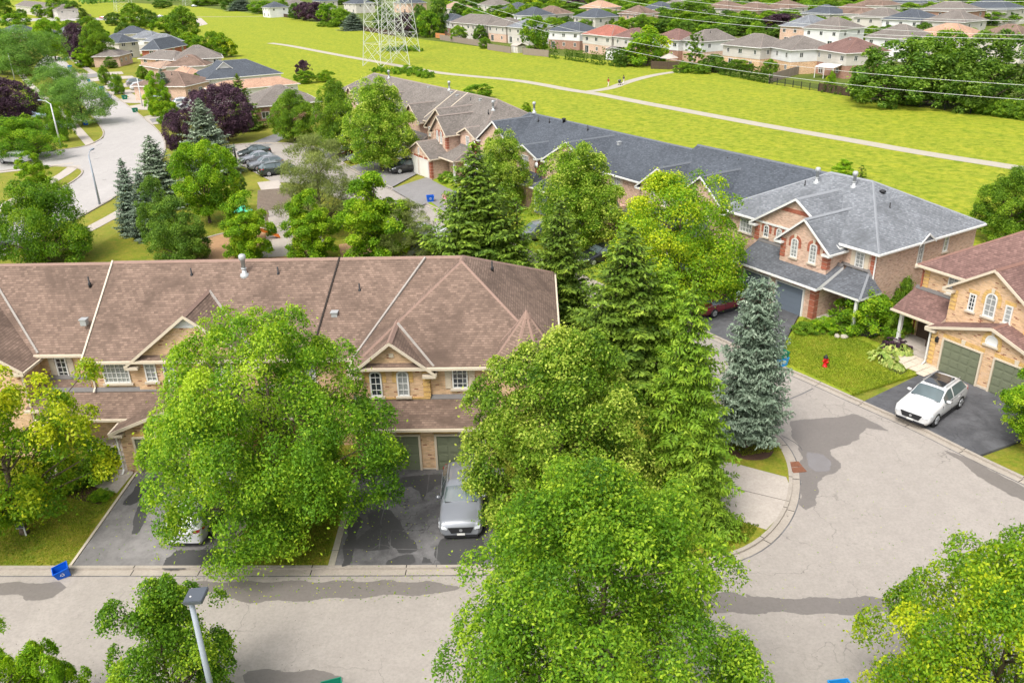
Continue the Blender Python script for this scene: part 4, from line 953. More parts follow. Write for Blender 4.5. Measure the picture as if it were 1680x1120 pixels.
# right bank: lawn, drive and planting of the yellow brick house and the grey end house
def rb(lo, hi, extra, name, mat, z=LZ):
    P = offset_line(KERB_R, -0.18); i0 = min(range(len(P)), key=lambda i: (P[i]-Vector((*lo, 0))).length); i1 = min(range(len(P)), key=lambda i: (P[i]-Vector((*hi, 0))).length)
    return slab(name, [(p.x, p.y) for p in P[i0:i1+1]]+extra, mat, z)
rb((16.7, 49.0), (20.3, 43.6), [(25.7, 46.7), (25.9, 49.0), (24.6, 51.6), (23.5, 54.0), (21.2, 56.4)], 'front_lawn', 'lawn_green')
rb((20.45, 43.3), (24.3, 36.7), [(30.6, 40.0), (30.1, 42.5), (26.6, 47.9), (25.8, 46.7)], 'driveway', 'asphalt_black', LZ-0.006)
rb((24.4, 36.4), (34, 21), [(50, 21), (50, 36), (33, 42)], 'front_lawn', 'lawn_near')
rb((12.3, 56.0), (16.6, 49.2), [(21.1, 56.5), (19.8, 58.4), (17.7, 60.2)], 'driveway', 'asphalt_black', LZ-0.006)
rb((-11.5, 94.8), (12.2, 56.2), [(17.6, 60.4), (14.6, 66), (-6, 100), (-9, 103)], 'front_lawn', 'lawn_green', LZ-0.012)
sheet('driveway', px((642, 312), (690, 340), (748, 318), (700, 293)), LZ+0.002, 'asphalt_mid')
sheet('driveway', px((572, 276), (640, 311), (684, 287), (622, 262)), 0.16, 'asphalt_mid')
sheet('driveway', px((690, 320), (735, 355), (780, 340), (737, 311)), 0.165, 'asphalt_mid')
sheet('driveway', px((405, 239), (440, 241), (478, 222), (462, 216), (425, 230)), 0.055, 'asphalt_mid')
sheet('driveway', px((505, 250), (560, 268), (600, 250), (540, 235)), 0.14, 'asphalt_mid')
# damp patches left by the rain
def blob(name, pts, z, mat, n=2):
    Q = smooth_line(pts+[pts[0]], n); P = []
    for a_, b_ in zip(Q, Q[1:]):                          # a ragged, soaked-in edge
        k = max(1, int((b_-a_).length/0.10))
        for i in range(k):
            p = a_.lerp(b_, i/k); P.append(p+Vector((0.07*math.sin(p.x*5.1+p.y*3.7)+random.uniform(-.03, .03), 0.07*math.sin(p.y*6.3-p.x*2.9)+random.uniform(-.03, .03), 0)))
    P.append(P[0]); return sheet(name, [(p.x, p.y) for p in P[:-1]], z, mat, 'stuff')
blob('damp_patch', px((1297, 692), (1335, 686), (1375, 688), (1400, 678), (1412, 682), (1445, 700), (1462, 712), (1425, 701), (1412, 712), (1400, 730), (1372, 736), (1358, 738), (1370, 752), (1381, 768), (1370, 778), (1350, 782), (1340, 800), (1343, 822), (1325, 838), (1312, 836), (1314, 800), (1310, 775), (1318, 745), (1303, 725), (1297, 710)), 0.056, 'wet')
blob('damp_patch', px((1552, 741), (1580, 747), (1680, 800), (1720, 822), (1700, 832), (1650, 812), (1600, 778)), 0.056, 'wet')
blob('damp_patch', px((1020, 970), (1120, 972), (1190, 972), (1250, 984), (1300, 981), (1350, 983), (1410, 979), (1470, 984), (1520, 990), (1520, 1004), (1440, 1006), (1360, 1010), (1280, 1005), (1190, 1008), (1020, 1010)), 0.056, 'wet')
blob('damp_patch', px((1225, 974), (1255, 982), (1270, 1006), (1225, 1008)), 0.060, 'wet')
blob('damp_patch', px((-60, 957), (40, 957), (112, 956), (104, 974), (72, 989), (50, 986), (30, 976), (-60, 978)), 0.056, 'wet')
blob('damp_patch', px((300, 958), (345, 955), (460, 955), (620, 954), (740, 956), (760, 974), (640, 978), (540, 984), (470, 987), (400, 990), (350, 975)), 0.056, 'wet')
blob('damp_patch', px((395, 1110), (410, 1101), (500, 1100), (560, 1104), (560, 1130), (395, 1130)), 0.056, 'wet')
D = LZ-0.002
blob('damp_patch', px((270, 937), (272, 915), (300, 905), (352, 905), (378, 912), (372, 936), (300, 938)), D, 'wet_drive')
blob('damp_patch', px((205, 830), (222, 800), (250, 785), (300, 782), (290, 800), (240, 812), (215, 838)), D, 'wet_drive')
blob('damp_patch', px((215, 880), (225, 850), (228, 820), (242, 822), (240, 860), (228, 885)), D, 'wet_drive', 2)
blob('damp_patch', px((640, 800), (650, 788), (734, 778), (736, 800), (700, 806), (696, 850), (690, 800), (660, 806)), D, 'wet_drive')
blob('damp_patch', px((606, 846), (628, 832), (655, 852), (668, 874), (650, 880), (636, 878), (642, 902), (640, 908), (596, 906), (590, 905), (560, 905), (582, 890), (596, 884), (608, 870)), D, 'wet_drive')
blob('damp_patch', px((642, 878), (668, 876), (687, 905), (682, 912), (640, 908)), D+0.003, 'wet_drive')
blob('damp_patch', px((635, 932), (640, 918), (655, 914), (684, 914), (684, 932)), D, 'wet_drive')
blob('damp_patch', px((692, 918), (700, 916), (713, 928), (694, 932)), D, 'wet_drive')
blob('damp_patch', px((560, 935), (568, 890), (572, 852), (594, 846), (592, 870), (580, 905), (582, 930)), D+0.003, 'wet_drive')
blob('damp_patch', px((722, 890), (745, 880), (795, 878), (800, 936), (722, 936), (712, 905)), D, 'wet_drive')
blob('puddle', px((1324, 742), (1345, 746), (1362, 756), (1368, 768), (1350, 776), (1334, 774), (1322, 760)), 0.061, 'puddle')
# cracks and patches sealed with tar, drain grates
def tar(P, w=0.05, z=0.058):
    P = [p+Vector((random.uniform(-.03, .03), random.uniform(-.03, .03), 0)) for p in smooth_line(P, 2)]
    o = flat_strip('tar_seam', P, w, z, 'asphalt'); return o
tar(px((1333, 638), (1310, 650), (1283, 660), (1255, 670)), 0.09)
tar(px((1282, 716), (1300, 724), (1312, 733), (1318, 742)), 0.05)
for L in (((544, 908), (580, 904), (618, 906), (624, 892), (642, 906), (668, 905), (720, 908)), ((622, 905), (624, 880), (626, 855), (632, 832)), ((640, 908), (642, 880), (644, 872), (690, 878)), ((696, 880), (697, 850), (702, 800), (706, 778)), ((717, 935), (718, 905), (719, 880), (722, 860))): tar(px(*L), 0.035, LZ+0.003)
for L in (((168, 236), (158, 240)), ((168, 296), (180, 295)), ((154, 262), (165, 260)), ((150, 252), (160, 251))): tar(px(*L), 0.10, 0.062)
g = thing('storm_drain', 'pair of rusty brown drain grates in the gutter at the inner kerb curve', 'drain', at(1306, 766, 0.064), -1.45)
for k in range(2):
    f = MB(); f.box(-0.50+k*0.52, -0.03+k*0.52, -0.36, 0.36, 0.0, 0.015)
    fr = f.build('grate_frame', M['rust'], g)
    for q in range(5): box_part('grate_bar', 'rust', fr, -0.47+k*0.52+q*0.092, -0.42+k*0.52+q*0.092, -0.32, 0.32, 0.015, 0.035)


# ---- the older street at the left
LEFT_A = px((56, 110), (80, 125), (120, 150), (160, 200), (172, 216), (170, 227), (150, 238), (130, 243), (60, 252), (0, 261), (-150, 285))
LEFT_B = px((-150, 304), (0, 281), (83, 272), (128, 275), (138, 281), (134, 289), (118, 301), (100, 310), (60, 330), (0, 368), (-120, 430))
RIGHT_S = px((75, 91), (100, 94), (118, 114), (150, 135), (190, 160), (225, 186), (262, 217), (272, 240), (262, 268), (235, 291), (210, 307), (167, 338), (0, 424), (-120, 488))
ST = LEFT_A+LEFT_B+RIGHT_S[::-1]
sheet('road', [(p.x, p.y) for p in ST], 0.045, 'road_far')
for nm, P, s in (('kerb', LEFT_A, 1), ('kerb', LEFT_B, 1), ('kerb', RIGHT_S, -1)):
    P = smooth_line(P, 1); strip(nm, P, 0.0, 0.22*s, 0.0, 0.14, 'kerb')
SW = 0.05
flat_strip('pavement', smooth_line(px((27, 112), (45, 135), (62, 152), (107, 190), (128, 214), (150, 239)), 1), 1.5, SW, 'concrete')
flat_strip('pavement', smooth_line(px((124, 272), (100, 290), (60, 310), (0, 342), (-60, 375)), 1), 1.6, SW, 'concrete')
flat_strip('pavement', smooth_line(px((120, 268), (60, 276), (0, 283)), 1), 1.2, SW, 'concrete')
flat_strip('pavement', smooth_line(px((110, 92), (150, 118), (172, 132), (200, 149), (235, 168), (272, 192), (290, 210)), 1), 1.6, SW+0.01, 'concrete')
flat_strip('pavement', smooth_line(px((252, 300), (212, 340), (172, 363), (100, 400), (45, 426)), 1), 1.5, SW, 'concrete')
sheet('driveway', px((0, 352), (28, 340), (38, 345), (0, 366), (-60, 395), (-60, 380)), 0.055, 'asphalt_mid')
sheet('driveway', px((107, 188), (150, 196), (158, 201), (112, 198)), 0.056, 'concrete')
for L in (((125, 121), (200, 118), (203, 122), (132, 126)), ((137, 131), (175, 126), (217, 125), (222, 129), (170, 132), (142, 136)), ((158, 143), (215, 136), (232, 140), (170, 148)), ((172, 151), (235, 146), (250, 150), (180, 156)), ((193, 164), (212, 160), (250, 160), (270, 166), (225, 170), (202, 169)), ((210, 175), (240, 170), (290, 174), (262, 182), (216, 180)), ((236, 192), (262, 186), (300, 190), (272, 203), (248, 205))):
    sheet('driveway', px(*L), 0.066, 'concrete')
sheet('driveway', px((133, 123), (160, 121), (168, 126), (137, 130)), 0.068, 'asphalt_mid')
sheet('driveway', px((245, 196), (262, 193), (266, 199), (250, 202)), 0.069, 'asphalt_mid')

# ---- the little park: chip surfaced play area, edging, pergola walk
PC = at(412, 412); pr = 6.6
circ = [(PC.x+pr*math.cos(2*PI*i/40)*1.0, PC.y+pr*1.05*math.sin(2*PI*i/40)) for i in range(40)]
sheet('play_surface', circ, 0.19, 'chips')
strip('play_edging', [Vector((x, y, 0)) for x, y in circ+[circ[0]]], 0.0, 0.22, 0.0, 0.26, 'concrete')
flat_strip('path', smooth_line(px((452, 425), (462, 390), (452, 350), (450, 318), (440, 300)), 2), 2.6, 0.21, 'concrete')
sheet('mulch_bed', px((560, 425), (556, 404), (600, 398), (622, 425)), 0.2, 'chips')
# ------------------------------------------------------------------ the long front row (yellow brick, brown roof)
RA = thing('townhouse_row', 'long yellow brick townhouse row with brown roof and olive garage doors in the foreground', 'building', (-4.2, 37.1, 0), math.radians(-1.9))
def F(x, y, z): return T(x, y, z)
box_part('wall', 'brick_yellow', RA, -3.75, 6.2, 1.5, 14.8, 0, 5.45)
box_part('wall', 'brick_yellow', RA, -18.6, -3.76, 2.72, 12.7, 0, 5.44)
box_part('wall', 'brick_yellow', RA, -62, -18.61, 3.65, 12.8, 0, 5.43)
hip_roof(RA, -62, -18.62, 3.25, 12.1, 5.5, (-62, 7.7), (-18.62, 7.7), 9.14, 'shingle_brown', 'ridge_brown')
hip_roof(RA, -18.6, 1.2, 2.32, 13.1, 5.5, (-18.6, 7.72), (1.2, 7.72), 9.2, 'shingle_brown', 'ridge_brown')
hip_roof(RA, -4.15, 6.6, 1.08, 15.2, 5.52, (1.3, 6.9), (1.3, 7.75), 9.22, 'shingle_brown', 'ridge_brown')
c = MB(); c.extr([(-18.70, 2.15, 5.47), (-18.70, 7.72, 9.29), (-18.70, 7.72, 9.08), (-18.70, 2.15, 5.26)], (0.09, 0, 0)); c.build('parapet_trim', M['stone'], RA)
c = MB(); c.extr([(-6.5, 2.3, 5.53), (-5.7, 7.7, 9.23), (-5.62, 7.7, 9.23), (-6.42, 2.3, 5.53)], (0, 0, 0.05)); c.build('roof_seam', M['soil'], RA)
gable_wing(RA, -26.4, 4.6, 1.8, 5.5, 3.25, 0, 'shingle_brown', 'brick_yellow', 'ridge_brown', 8.2)
gable_wing(RA, -12.75, 3.25, 2.6, 5.45, 2.55, 0, 'shingle_brown', 'brick_yellow', 'ridge_brown', 6.0, 0.35, truss=True)
gable_wing(RA, -2.0, 1.85, 1.32, 5.42, 1.5, 0, 'shingle_brown', 'brick_yellow', 'ridge_brown', 3.9, 0.35)
                                                    # open metal valleys
for p, q in (((-21.5, 3.3, 5.56), (-26.0, 7.6, 9.1)), ((-9.25, 2.4, 5.5), (-12.65, 5.95, 8.0)), ((0.15, 1.15, 5.52), (-1.9, 3.4, 6.98)), ((-4.2, 2.35, 5.52), (-0.8, 7.6, 9.2))): v = MB(); v.tube(p, q, 0.075, 0.075, 5); v.build('valley_flashing', M['valley'], RA)
# turret
o8 = lambda r, z: [(4.9+r*math.cos(PI/8+PI/4*i), 1.9+r*math.sin(PI/8+PI/4*i), z) for i in range(8)]
t = MB(); t.extr(o8(1.7, 0), (0, 0, 5.42)); t.build('turret_wall', M['brick_yellow'], RA)
t = MB(); e8 = o8(2.12, 5.5)
for i in range(8): t.poly([e8[i], e8[(i+1)%8], (4.9, 1.9, 8.15)], 0)
t.extr(o8(2.12, 5.34), (0, 0, 0.155), 1); tr = t.build('turret_roof', [M['shingle_brown'], M['cream']], RA)
t = MB()
for p in e8: ridge_cap(t, p, (4.9, 1.9, 8.15), 0.10, 0.035)
t.lathe([(0.28, -0.30), (0.05, 0.08)], (4.9, 1.9, 8.15), 8); t.build('ridge_cap', M['ridge_brown'], tr)
# lower storey: garages and porches
box_part('garage_wall', 'brick_yellow', RA, -3.95, 3.05, 0.0, 1.49, 0, 2.74)
lean_roof(RA, -4.2, 3.4, -0.42, 1.47, 2.82, 3.62, 'shingle_brown')
for xc in (-1.95, 1.42): garage_door(RA, F(xc, 0, 0.06), 2.44, 2.12, 'door_green', 4, 4, lintel='brick_trim')
box_part('stone_base', 'stone', RA, -3.99, 3.09, -0.04, 0.3, 0, 0.22)
gable_wing(RA, -12.95, 3.3, 0.0, 2.72, 1.35, 0, 'shingle_brown', 'brick_yellow', 'ridge_brown', 2.7, 0.3, wallname='garage_wall')
lean_roof(RA, -21.1, -7.4, 0.95, 2.70, 2.80, 3.62, 'shingle_brown', gut=True)
for xc in (-14.25, -11.4): garage_door(RA, F(xc, 0, 0.06), 2.44, 2.12, 'door_green', 4, 4, lintel='brick_trim')
lean_roof(RA, -21.9, -18.9, 1.55, 3.62, 3.05, 3.95, 'shingle_brown', 'porch_roof')
box_part('porch_floor', 'concrete', RA, -18.95, -16.35, 1.35, 2.7, 0, 0.62)
for k in range(3): box_part('step', 'concrete', RA, -17.7+0.0, -16.35, 1.35-0.32*(k+1), 1.35-0.32*k-0.003, 0, 0.62-0.155*(k+1))
c = MB(); c.box(-18.9, -18.68, 1.36, 1.58, 0.62, 2.66); c.box(-18.96, -18.62, 1.33, 1.64, 0.62, 0.74); c.build('porch_column', M['white'], RA)
c = MB(); c.box(-21.35, -21.13, 1.7, 1.92, 0, 2.9); c.build('porch_column', M['white'], RA)
# windows
window(RA, F(-2.92, 1.32, 3.78), 0.62, 1.45, 0.2, 2, 4, lintel='brick_trim', label='dark arched window in the small front gable')
window(RA, F(-1.52, 1.32, 3.78), 0.62, 1.45, 0.2, 2, 4, 'curtain', lintel='brick_trim', label='curtained arched window in the small front gable')
window(RA, F(1.42, 1.5, 4.1), 0.82, 1.15, 0, 3, 4, lintel=None, shutters='cream')
b = MB(); b.box(-2.12, -1.88, 1.27, 1.315, 6.0, 6.22); b.build('gable_block', M['cream'], RA)
window(RA, F(-17.15, 2.72, 4.02), 1.45, 1.2, 0, 6, 4, 'curtain', key=False)
window(RA, F(-15.2, 2.6, 4.15), 0.62, 1.08, 0.0, 2, 4, 'curtain', lintel='brick_trim'); window(RA, F(-14.2, 2.6, 4.15), 0.62, 1.08, 0.0, 2, 4, 'curtain', lintel='brick_trim')
window(RA, F(-11.2, 2.6, 3.95), 0.9, 1.3, 0.0, 3, 4, 'curtain', lintel='brick_trim')
window(RA, F(-20.6, 3.65, 3.95), 0.62, 1.2, 0, 2, 4, lintel=None, shutters='stone')
window(RA, F(-23.6, 1.8, 3.9), 0.8, 1.3, 0, 3, 4, key=False)
window(RA, F(-7.0, 2.72, 4.0), 1.2, 1.15, 0, 4, 4, 'curtain')
quoins(RA, F(-0.15, 1.32, 0), 3.7, 5.2, 'brick_trim', 5, 0.34, 0.16)
quoins(RA, F(-18.61, 2.72, 0)@Matrix.Identity(4), 3.7, 5.3, 'brick_trim', 6, 0.005, 0.3)
box_part('belt_course', 'brick_trim', RA, -3.74, -0.16, 1.28, 1.318, 3.60, 3.70)
downpipe(RA, -18.45, 2.70, 3.6, 5.3, 'stone'); downpipe(RA, -21.65, 1.78, 2.0, 5.3, 'cream'); downpipe(RA, -16.4, 0.0, 0.15, 2.6, 'white', 0.3)
for x, y in ((-23.3, 6.4), (-11.4, 6.9), (-6.8, 6.7), (-17.5, 6.6)): pass
def main_z(y, ze=5.5, y0=2.32, s=0.685): return ze+(y-y0)*s
for x, y, k in ((-19.6, 6.5, 'pipe'), (-13.9, 6.9, 'pipe'), (-9.0, 6.9, 'pipe'), (-4.3, 5.9, 'pipe'), (-19.2, 4.4, 'box'), (-5.5, 4.6, 'box'), (-10.9, 6.9, 'flue')): roof_vent(RA, x, y, main_z(y), k)
roof_vent(RA, 2.9, 8.3, 8.3, 'pipe')
b = MB(); b.M = T(-16.6, 1.7, 0.62); b.lathe([(0.05, 0), (0.09, 0.15), (0.12, 0.3), (0.06, 0.42)], n=8); bb = b.build('porch_ornament', M['wood_dark'], None, True); bb.matrix_world = RA.matrix_basis; tag(bb, 'small dark ornament standing on the concrete porch beside the garage wall', 'ornament')

# ------------------------------------------------------------------ back row along the crescent: frame shared by its three buildings
BO = Vector((19.9, 58.3, 0)); BR = math.atan2(-.852, .523)
B5 = thing('end_townhouse', 'pink brick end house with light grey hip roof, red quoins and slate blue garage doors', 'building', BO, BR)
box_part('wall', 'brick_pink', B5, -8.4, 6.05, 2.6, 14.4, 0, 5.45)
hip_roof(B5, -8.8, 6.42, 2.2, 14.8, 5.5, (-3.1, 8.5), (0.75, 8.5), 8.55, 'shingle_grey', 'ridge_grey', fascia='white')
gable_wing(B5, -0.75, 3.85, 2.2, 5.45, 2.45, 0, 'shingle_grey', 'brick_pink', 'ridge_grey', 6.6, 0.35, 'white')
gable_wing(B5, 1.25, 2.1, 0.9, 5.3, 1.75, 0, 'shingle_grey', 'brick_pink', 'ridge_grey', 5.8, 0.35, 'white')
for xc, yw, hw, z in ((-0.75, 2.2, 0.95, 6.45), ): 
    b = MB(); b.extr([(xc-1.5, yw-0.035, 6.72), (xc+1.5, yw-0.035, 6.72), (xc+1.05, yw-0.035, 7.02), (xc-1.05, yw-0.035, 7.02)], (0, 0.032, 0)); b.build('brick_band', M['brick_red'], B5)
box_part('garage_wall', 'brick_pink', B5, -3.7, 3.4, 0.0, 2.55, 0, 2.72)
lean_roof(B5, -4.1, 3.85, -0.55, 2.15, 2.8, 3.95, 'shingle_dark', hipr=0.0, fascia='white', cap='ridge_grey')
# porch roof, hipped
p = MB(); A = [(3.86, 0.15, 2.8), (6.85, 0.15, 2.8), (6.85, 2.58, 2.8), (3.86, 2.58, 2.8)]; Rr = [(3.86, 2.58, 3.9), (5.6, 2.58, 3.9)]
p.poly([A[0], A[1], Rr[1], Rr[0]], 0); p.poly([A[1], A[2], Rr[1]], 0); p.poly([A[3], A[0], Rr[0]], 1); p.poly([(a[0], a[1], 2.64) for a in A][::-1], 1)
for i in range(3): p.poly([(A[i][0], A[i][1], 2.64), (A[i+1][0], A[i+1][1], 2.64), A[i+1], A[i]], 1)
p.build('porch_roof', [M['shingle_dark'], M['white']], B5)
p = MB(); ridge_cap(p, A[1], Rr[1], 0.1, 0.04); p.build('ridge_cap', M['ridge_grey'], B5)
b = MB(); b.extr([(3.2, 2.42, 3.93), (5.6, 2.42, 3.93), (6.3, 2.50, 3.2), (6.3, 2.597, 3.3), (5.65, 2.597, 4.08), (3.2, 2.597, 4.08)], (0, 0, 0.03)); b.build('flashing', M['flash'], B5)
for xc in (-2.0, 1.2): garage_door(B5, F(xc, 0, 0.08), 2.42, 2.12, 'door_slate', 1, 5, 'white', 'brick_red', flush=True)
quoins(B5, F(3.4, 0, 0), 0.25, 2.6, 'brick_red', 5, 0.42, 0.4); quoins(B5, F(3.35, 0.9, 0), 3.75, 5.2, 'brick_red', 5, 0.42, 0.35); quoins(B5, F(-0.85+0.42, 0.9, 0), 3.75, 5.2, 'brick_red', 5, 0.42, 0.02)
quoins(B5, F(6.05, 2.6, 0), 3.3, 5.2, 'brick_red', 5, 0.42, 0.02); quoins(B5, F(-4.6+0.42, 2.2, 0), 3.9, 5.1, 'brick_red', 4, 0.42, 0.02)
window(B5, F(0.42, 0.9, 3.95), 0.62, 1.45, 0.22, 2, 5, 'curtain', lintel='brick_red'); window(B5, F(2.1, 0.9, 3.95), 0.62, 1.45, 0.22, 2, 5, 'curtain', lintel='brick_red')
window(B5, F(-3.45, 2.2, 4.3), 0.5, 0.95, 0.14, 2, 3, lintel='brick_red'); window(B5, F(-2.2, 2.2, 4.3), 0.5, 0.95, 0.14, 2, 3, 'curtain', lintel='brick_red')
window(B5, F(-5.9, 2.6, 4.0), 1.3, 1.1, 0, 4, 3, 'curtain', lintel=None); window(B5, F(4.75, 2.6, 4.0), 0.72, 1.15, 0, 2, 4, 'curtain', lintel=None, shutters='cream')
SIDE = T(6.05, 0, 0, PI/2)
window(B5, SIDE@F(7.6, 0, 3.5), 0.6, 1.7, 0, 2, 4, 'curtain', lintel=None); window(B5, SIDE@F(10.6, 0, 4.0), 0.55, 1.2, 0, 1, 3, 'curtain', lintel=None)
b = MB(SIDE); b.extr([(6.7, -0.45, 5.35), (7.6, -0.45, 6.0), (8.5, -0.45, 5.35)], (0, 2.0, 0)); b.build('side_gable', M['shingle_grey'], B5)
b = MB(SIDE)
for s in (-1, 1): b.extr([(7.6, -0.50, 6.05), (7.6+s*0.95, -0.50, 5.36), (7.6+s*0.95, -0.50, 5.24), (7.6, -0.50, 5.90)], (0, 0.06, 0))
b.build('rake_board', M['white'], B5)
d = MB(); d.box(4.2, 5.15, 2.50, 2.595, 0.35, 2.4); dd = d.build('door', M['darkmetal'], B5); d = MB(); d.box(4.42, 4.93, 2.488, 2.499, 1.8, 2.2); d.build('pane', M['curtain'], dd); d = MB(); d.box(4.1, 4.2, 2.46, 2.594, 0.35, 2.5); d.box(5.15, 5.25, 2.46, 2.594, 0.35, 2.5); d.box(4.2, 5.15, 2.46, 2.594, 2.4, 2.5); d.build('door_frame', M['white'], dd)
box_part('porch_floor', 'concrete', B5, 3.45, 6.5, 0.4, 2.55, 0, 0.35); box_part('step', 'concrete', B5, 3.9, 5.4, -0.2, 0.397, 0, 0.18)
c = MB(); c.box(6.42, 6.6, 0.32, 0.5, 0.35, 2.64); c.build('porch_column', M['white'], B5)
downpipe(B5, 5.9, 2.6, 0.2, 5.4, 'white', Mw=T(0.13, 0, 0))
def b5z(y): return 5.5+(y-2.2)*0.484
for x, y, k in ((-3.9, 6.6, 'pipe'), (-3.3, 7.2, 'flue'), (-0.9, 6.3, 'pipe'), (-0.2, 7.6, 'flue'), (1.9, 8.2, 'turbine'), (3.2, 7.4, 'pipe'), (-5.6, 8.3, 'box')): roof_vent(B5, x, y, b5z(y) if x > -3 and x < 0.8 else min(b5z(y), 5.5+(6.42-x)*0.53 if x > 0 else 5.5+(x+8.8)*0.52), k)

BG = thing('townhouse_row', 'slate roofed pink brick townhouses between the light grey end house and the taupe row', 'building', BO, BR)
box_part('wall', 'brick_pink', BG, -48.2, -8.9, 3.5, 13.6, 0, 5.42)
hip_roof(BG, -48.4, -18.0, 3.1, 13.9, 5.40, (-46.5, 8.5), (-18.0, 8.5), 7.95, 'shingle_slate', 'ridge_slate', fascia='white')
hip_roof(BG, -18.0, -3.2, 3.1, 13.9, 5.55, (-18.0, 8.5), (-3.2, 8.5), 8.45, 'shingle_slate', 'ridge_slate', fascia='black')
for xc, hw, rise, yw, ye in ((-45.0, 3.6, 2.35, 2.7, 8.0), (-29.7, 4.2, 2.3, 2.2, 8.0), (-16.6, 2.6, 1.9, 2.8, 6.6), (-11.1, 2.8, 2.2, 2.6, 7.4)):
    gable_wing(BG, xc, hw, yw, 5.4, rise, 0, 'shingle_slate', 'brick_pink', 'ridge_slate', ye, 0.35, 'white')
    for s in (-0.85, 0.85): window(BG, F(xc+s, yw, 4.0), 0.6, 1.4, 0.2, 2, 4, 'curtain', lintel='brick_red')
    quoins(BG, F(xc+hw, yw, 0), 3.7, 5.2, 'brick_red', 5, 0.42, 0.3)
gable_wing(BG, -37.4, 2.4, 1.9, 5.4, 0.9, 0, 'shingle_slate', 'brick_pink', 'ridge_slate', 5.0, 0.35, 'white')
window(BG, F(-37.4, 1.9, 3.9), 1.4, 1.3, 0, 4, 3, 'curtain', lintel=None); quoins(BG, F(-35.0, 1.9, 0), 3.6, 5.2, 'brick_red', 5, 0.42, 0.3); quoins(BG, F(-39.38, 1.9, 0), 3.6, 5.2, 'brick_red', 5, 0.42, 0.02)
for x in (-23.5, -33.5, -41.2): window(BG, F(x, 3.5, 4.0), 1.1, 1.15, 0, 4, 3, 'curtain', lintel=None, shutters='cream')
for xa, xb in ((-47.5, -40.5), (-40.4, -34.5), (-33.5, -27.0), (-26.5, -21.5), (-19.5, -9.0)):
    box_part('garage_wall', 'brick_pink', BG, xa+0.3, xb-0.3, 0.3, 3.4, 0, 2.7); lean_roof(BG, xa, xb, -0.1, 2.3, 2.8, 3.8, 'shingle_slate', hipl=0.8, hipr=0.8, fascia='white', cap='ridge_slate')
for xc in (-45.8, -42.8, -37.5, -31.8, -29.0, -24.2, -17.5, -11.0): garage_door(BG, F(xc, 0.3, 0.08), 2.4, 2.12, 'door_slate', 4, 4, 'white', 'brick_red')
for x, y, k in ((-41, 7.6, 'pipe'), (-39, 8.2, 'turbine'), (-43, 7.4, 'pipe'), (-27.5, 6.9, 'box'), (-34, 7.8, 'pipe'), (-13.4, 7.7, 'pipe'), (-12.2, 7.8, 'pipe'), (-45.5, 8.5, 'flue')): roof_vent(BG, x, y, 5.45+(y-3.1)*0.5, k)
ob = MB(); ob.lathe([(0.02, 0), (0.28, 0.08), (0.34, 0.14)], n=12); ds = ob.build('satellite_dish', M['white'], None, True); ds.matrix_world = BG.matrix_basis @ T(-34.6, 1.6, 4.6) @ Matrix.Rotation(PI*0.42, 4, 'X'); tag(ds, 'white satellite dish on the slate roofed row beside the red quoins', 'satellite dish')

BB = thing('townhouse_row', 'taupe roofed red-orange brick townhouse row at the far bend of the crescent', 'building', BO, BR)
box_part('wall', 'brick_pink', BB, -96, -48.9, 3.3, 13.6, 0, 5.42)
hip_roof(BB, -98, -48.6, 2.9, 14.1, 5.45, (-92.5, 8.5), (-53.8, 8.5), 8.7, 'shingle_taupe', 'ridge_taupe', fascia='cream')
gable_wing(BB, -57.6, 3.3, 1.9, 5.4, 2.35, 0, 'shingle_taupe', 'brick_pink', 'ridge_taupe', 7.4, 0.35, 'cream')
gable_wing(BB, -55.6, 1.9, 0.9, 5.4, 1.8, 0, 'shingle_taupe', 'brick_pink', 'ridge_taupe', 6.0, 0.35, 'cream')
gable_wing(BB, -51.2, 1.9, 2.5, 5.4, 0.8, 0, 'shingle_taupe', 'brick_pink', 'ridge_taupe', 5.0, 0.35, 'cream')
gable_wing(BB, -66.5, 2.4, 2.4, 5.4, 1.9, 0, 'shingle_taupe', 'brick_pink', 'ridge_taupe', 6.6, 0.35, 'cream'); gable_wing(BB, -77, 3, 2.4, 5.4, 2.1, 0, 'shingle_taupe', 'brick_pink', 'ridge_taupe', 6.6, 0.35, 'cream'); gable_wing(BB, -88, 3, 2.4, 5.4, 2.1, 0, 'shingle_taupe', 'brick_pink', 'ridge_taupe', 6.6, 0.35, 'cream')
for x in (-56.2, -55.3, -54.9): pass
for x in (-56.1, -55.1): window(BB, F(x, 0.9, 3.9), 0.55, 1.5, 0.2, 2, 4, 'curtain', lintel='brick_red')
window(BB, F(-58.6, 1.9, 4.0), 0.9, 1.2, 0, 2, 3, 'curtain', lintel=None); window(BB, F(-60.2, 1.9, 4.0), 0.5, 1.2, 0, 1, 3, 'curtain', lintel=None); window(BB, F(-51.2, 2.5, 4.0), 0.8, 1.2, 0, 2, 3, 'curtain', lintel=None)
for x, y in ((-53.7, 0.9), (-49.3, 2.5), (-54.3, 1.9)): quoins(BB, F(x, y, 0), 3.4, 5.2, 'brick_red', 6, 0.42, 0.3)
quoins(BB, F(-53.3, -1.7, 0), 0.2, 2.6, 'brick_red', 6, 0.42, 0.3)
gable_wing(BB, -56.4, 3.1, -1.7, 2.75, 1.5, 0, 'shingle_taupe', 'brick_pink', 'ridge_taupe', 1.9, 0.3, 'cream', wallname='garage_wall')
for xc in (-58.0, -55.1): garage_door(BB, F(xc, -1.7, 0.08), 2.35, 2.15, 'door_white', 1, 5, 'white', 'brick_red', flush=True)
window(BB, F(-56.4, -1.7, 2.75), 0.4, 0.8, 0.2, 1, 1, 'curtain', lintel=None)
lean_roof(BB, -53.0, -49.4, -0.6, 2.4, 2.8, 3.9, 'shingle_taupe', 'porch_roof', hipr=1.2, cap='ridge_taupe')
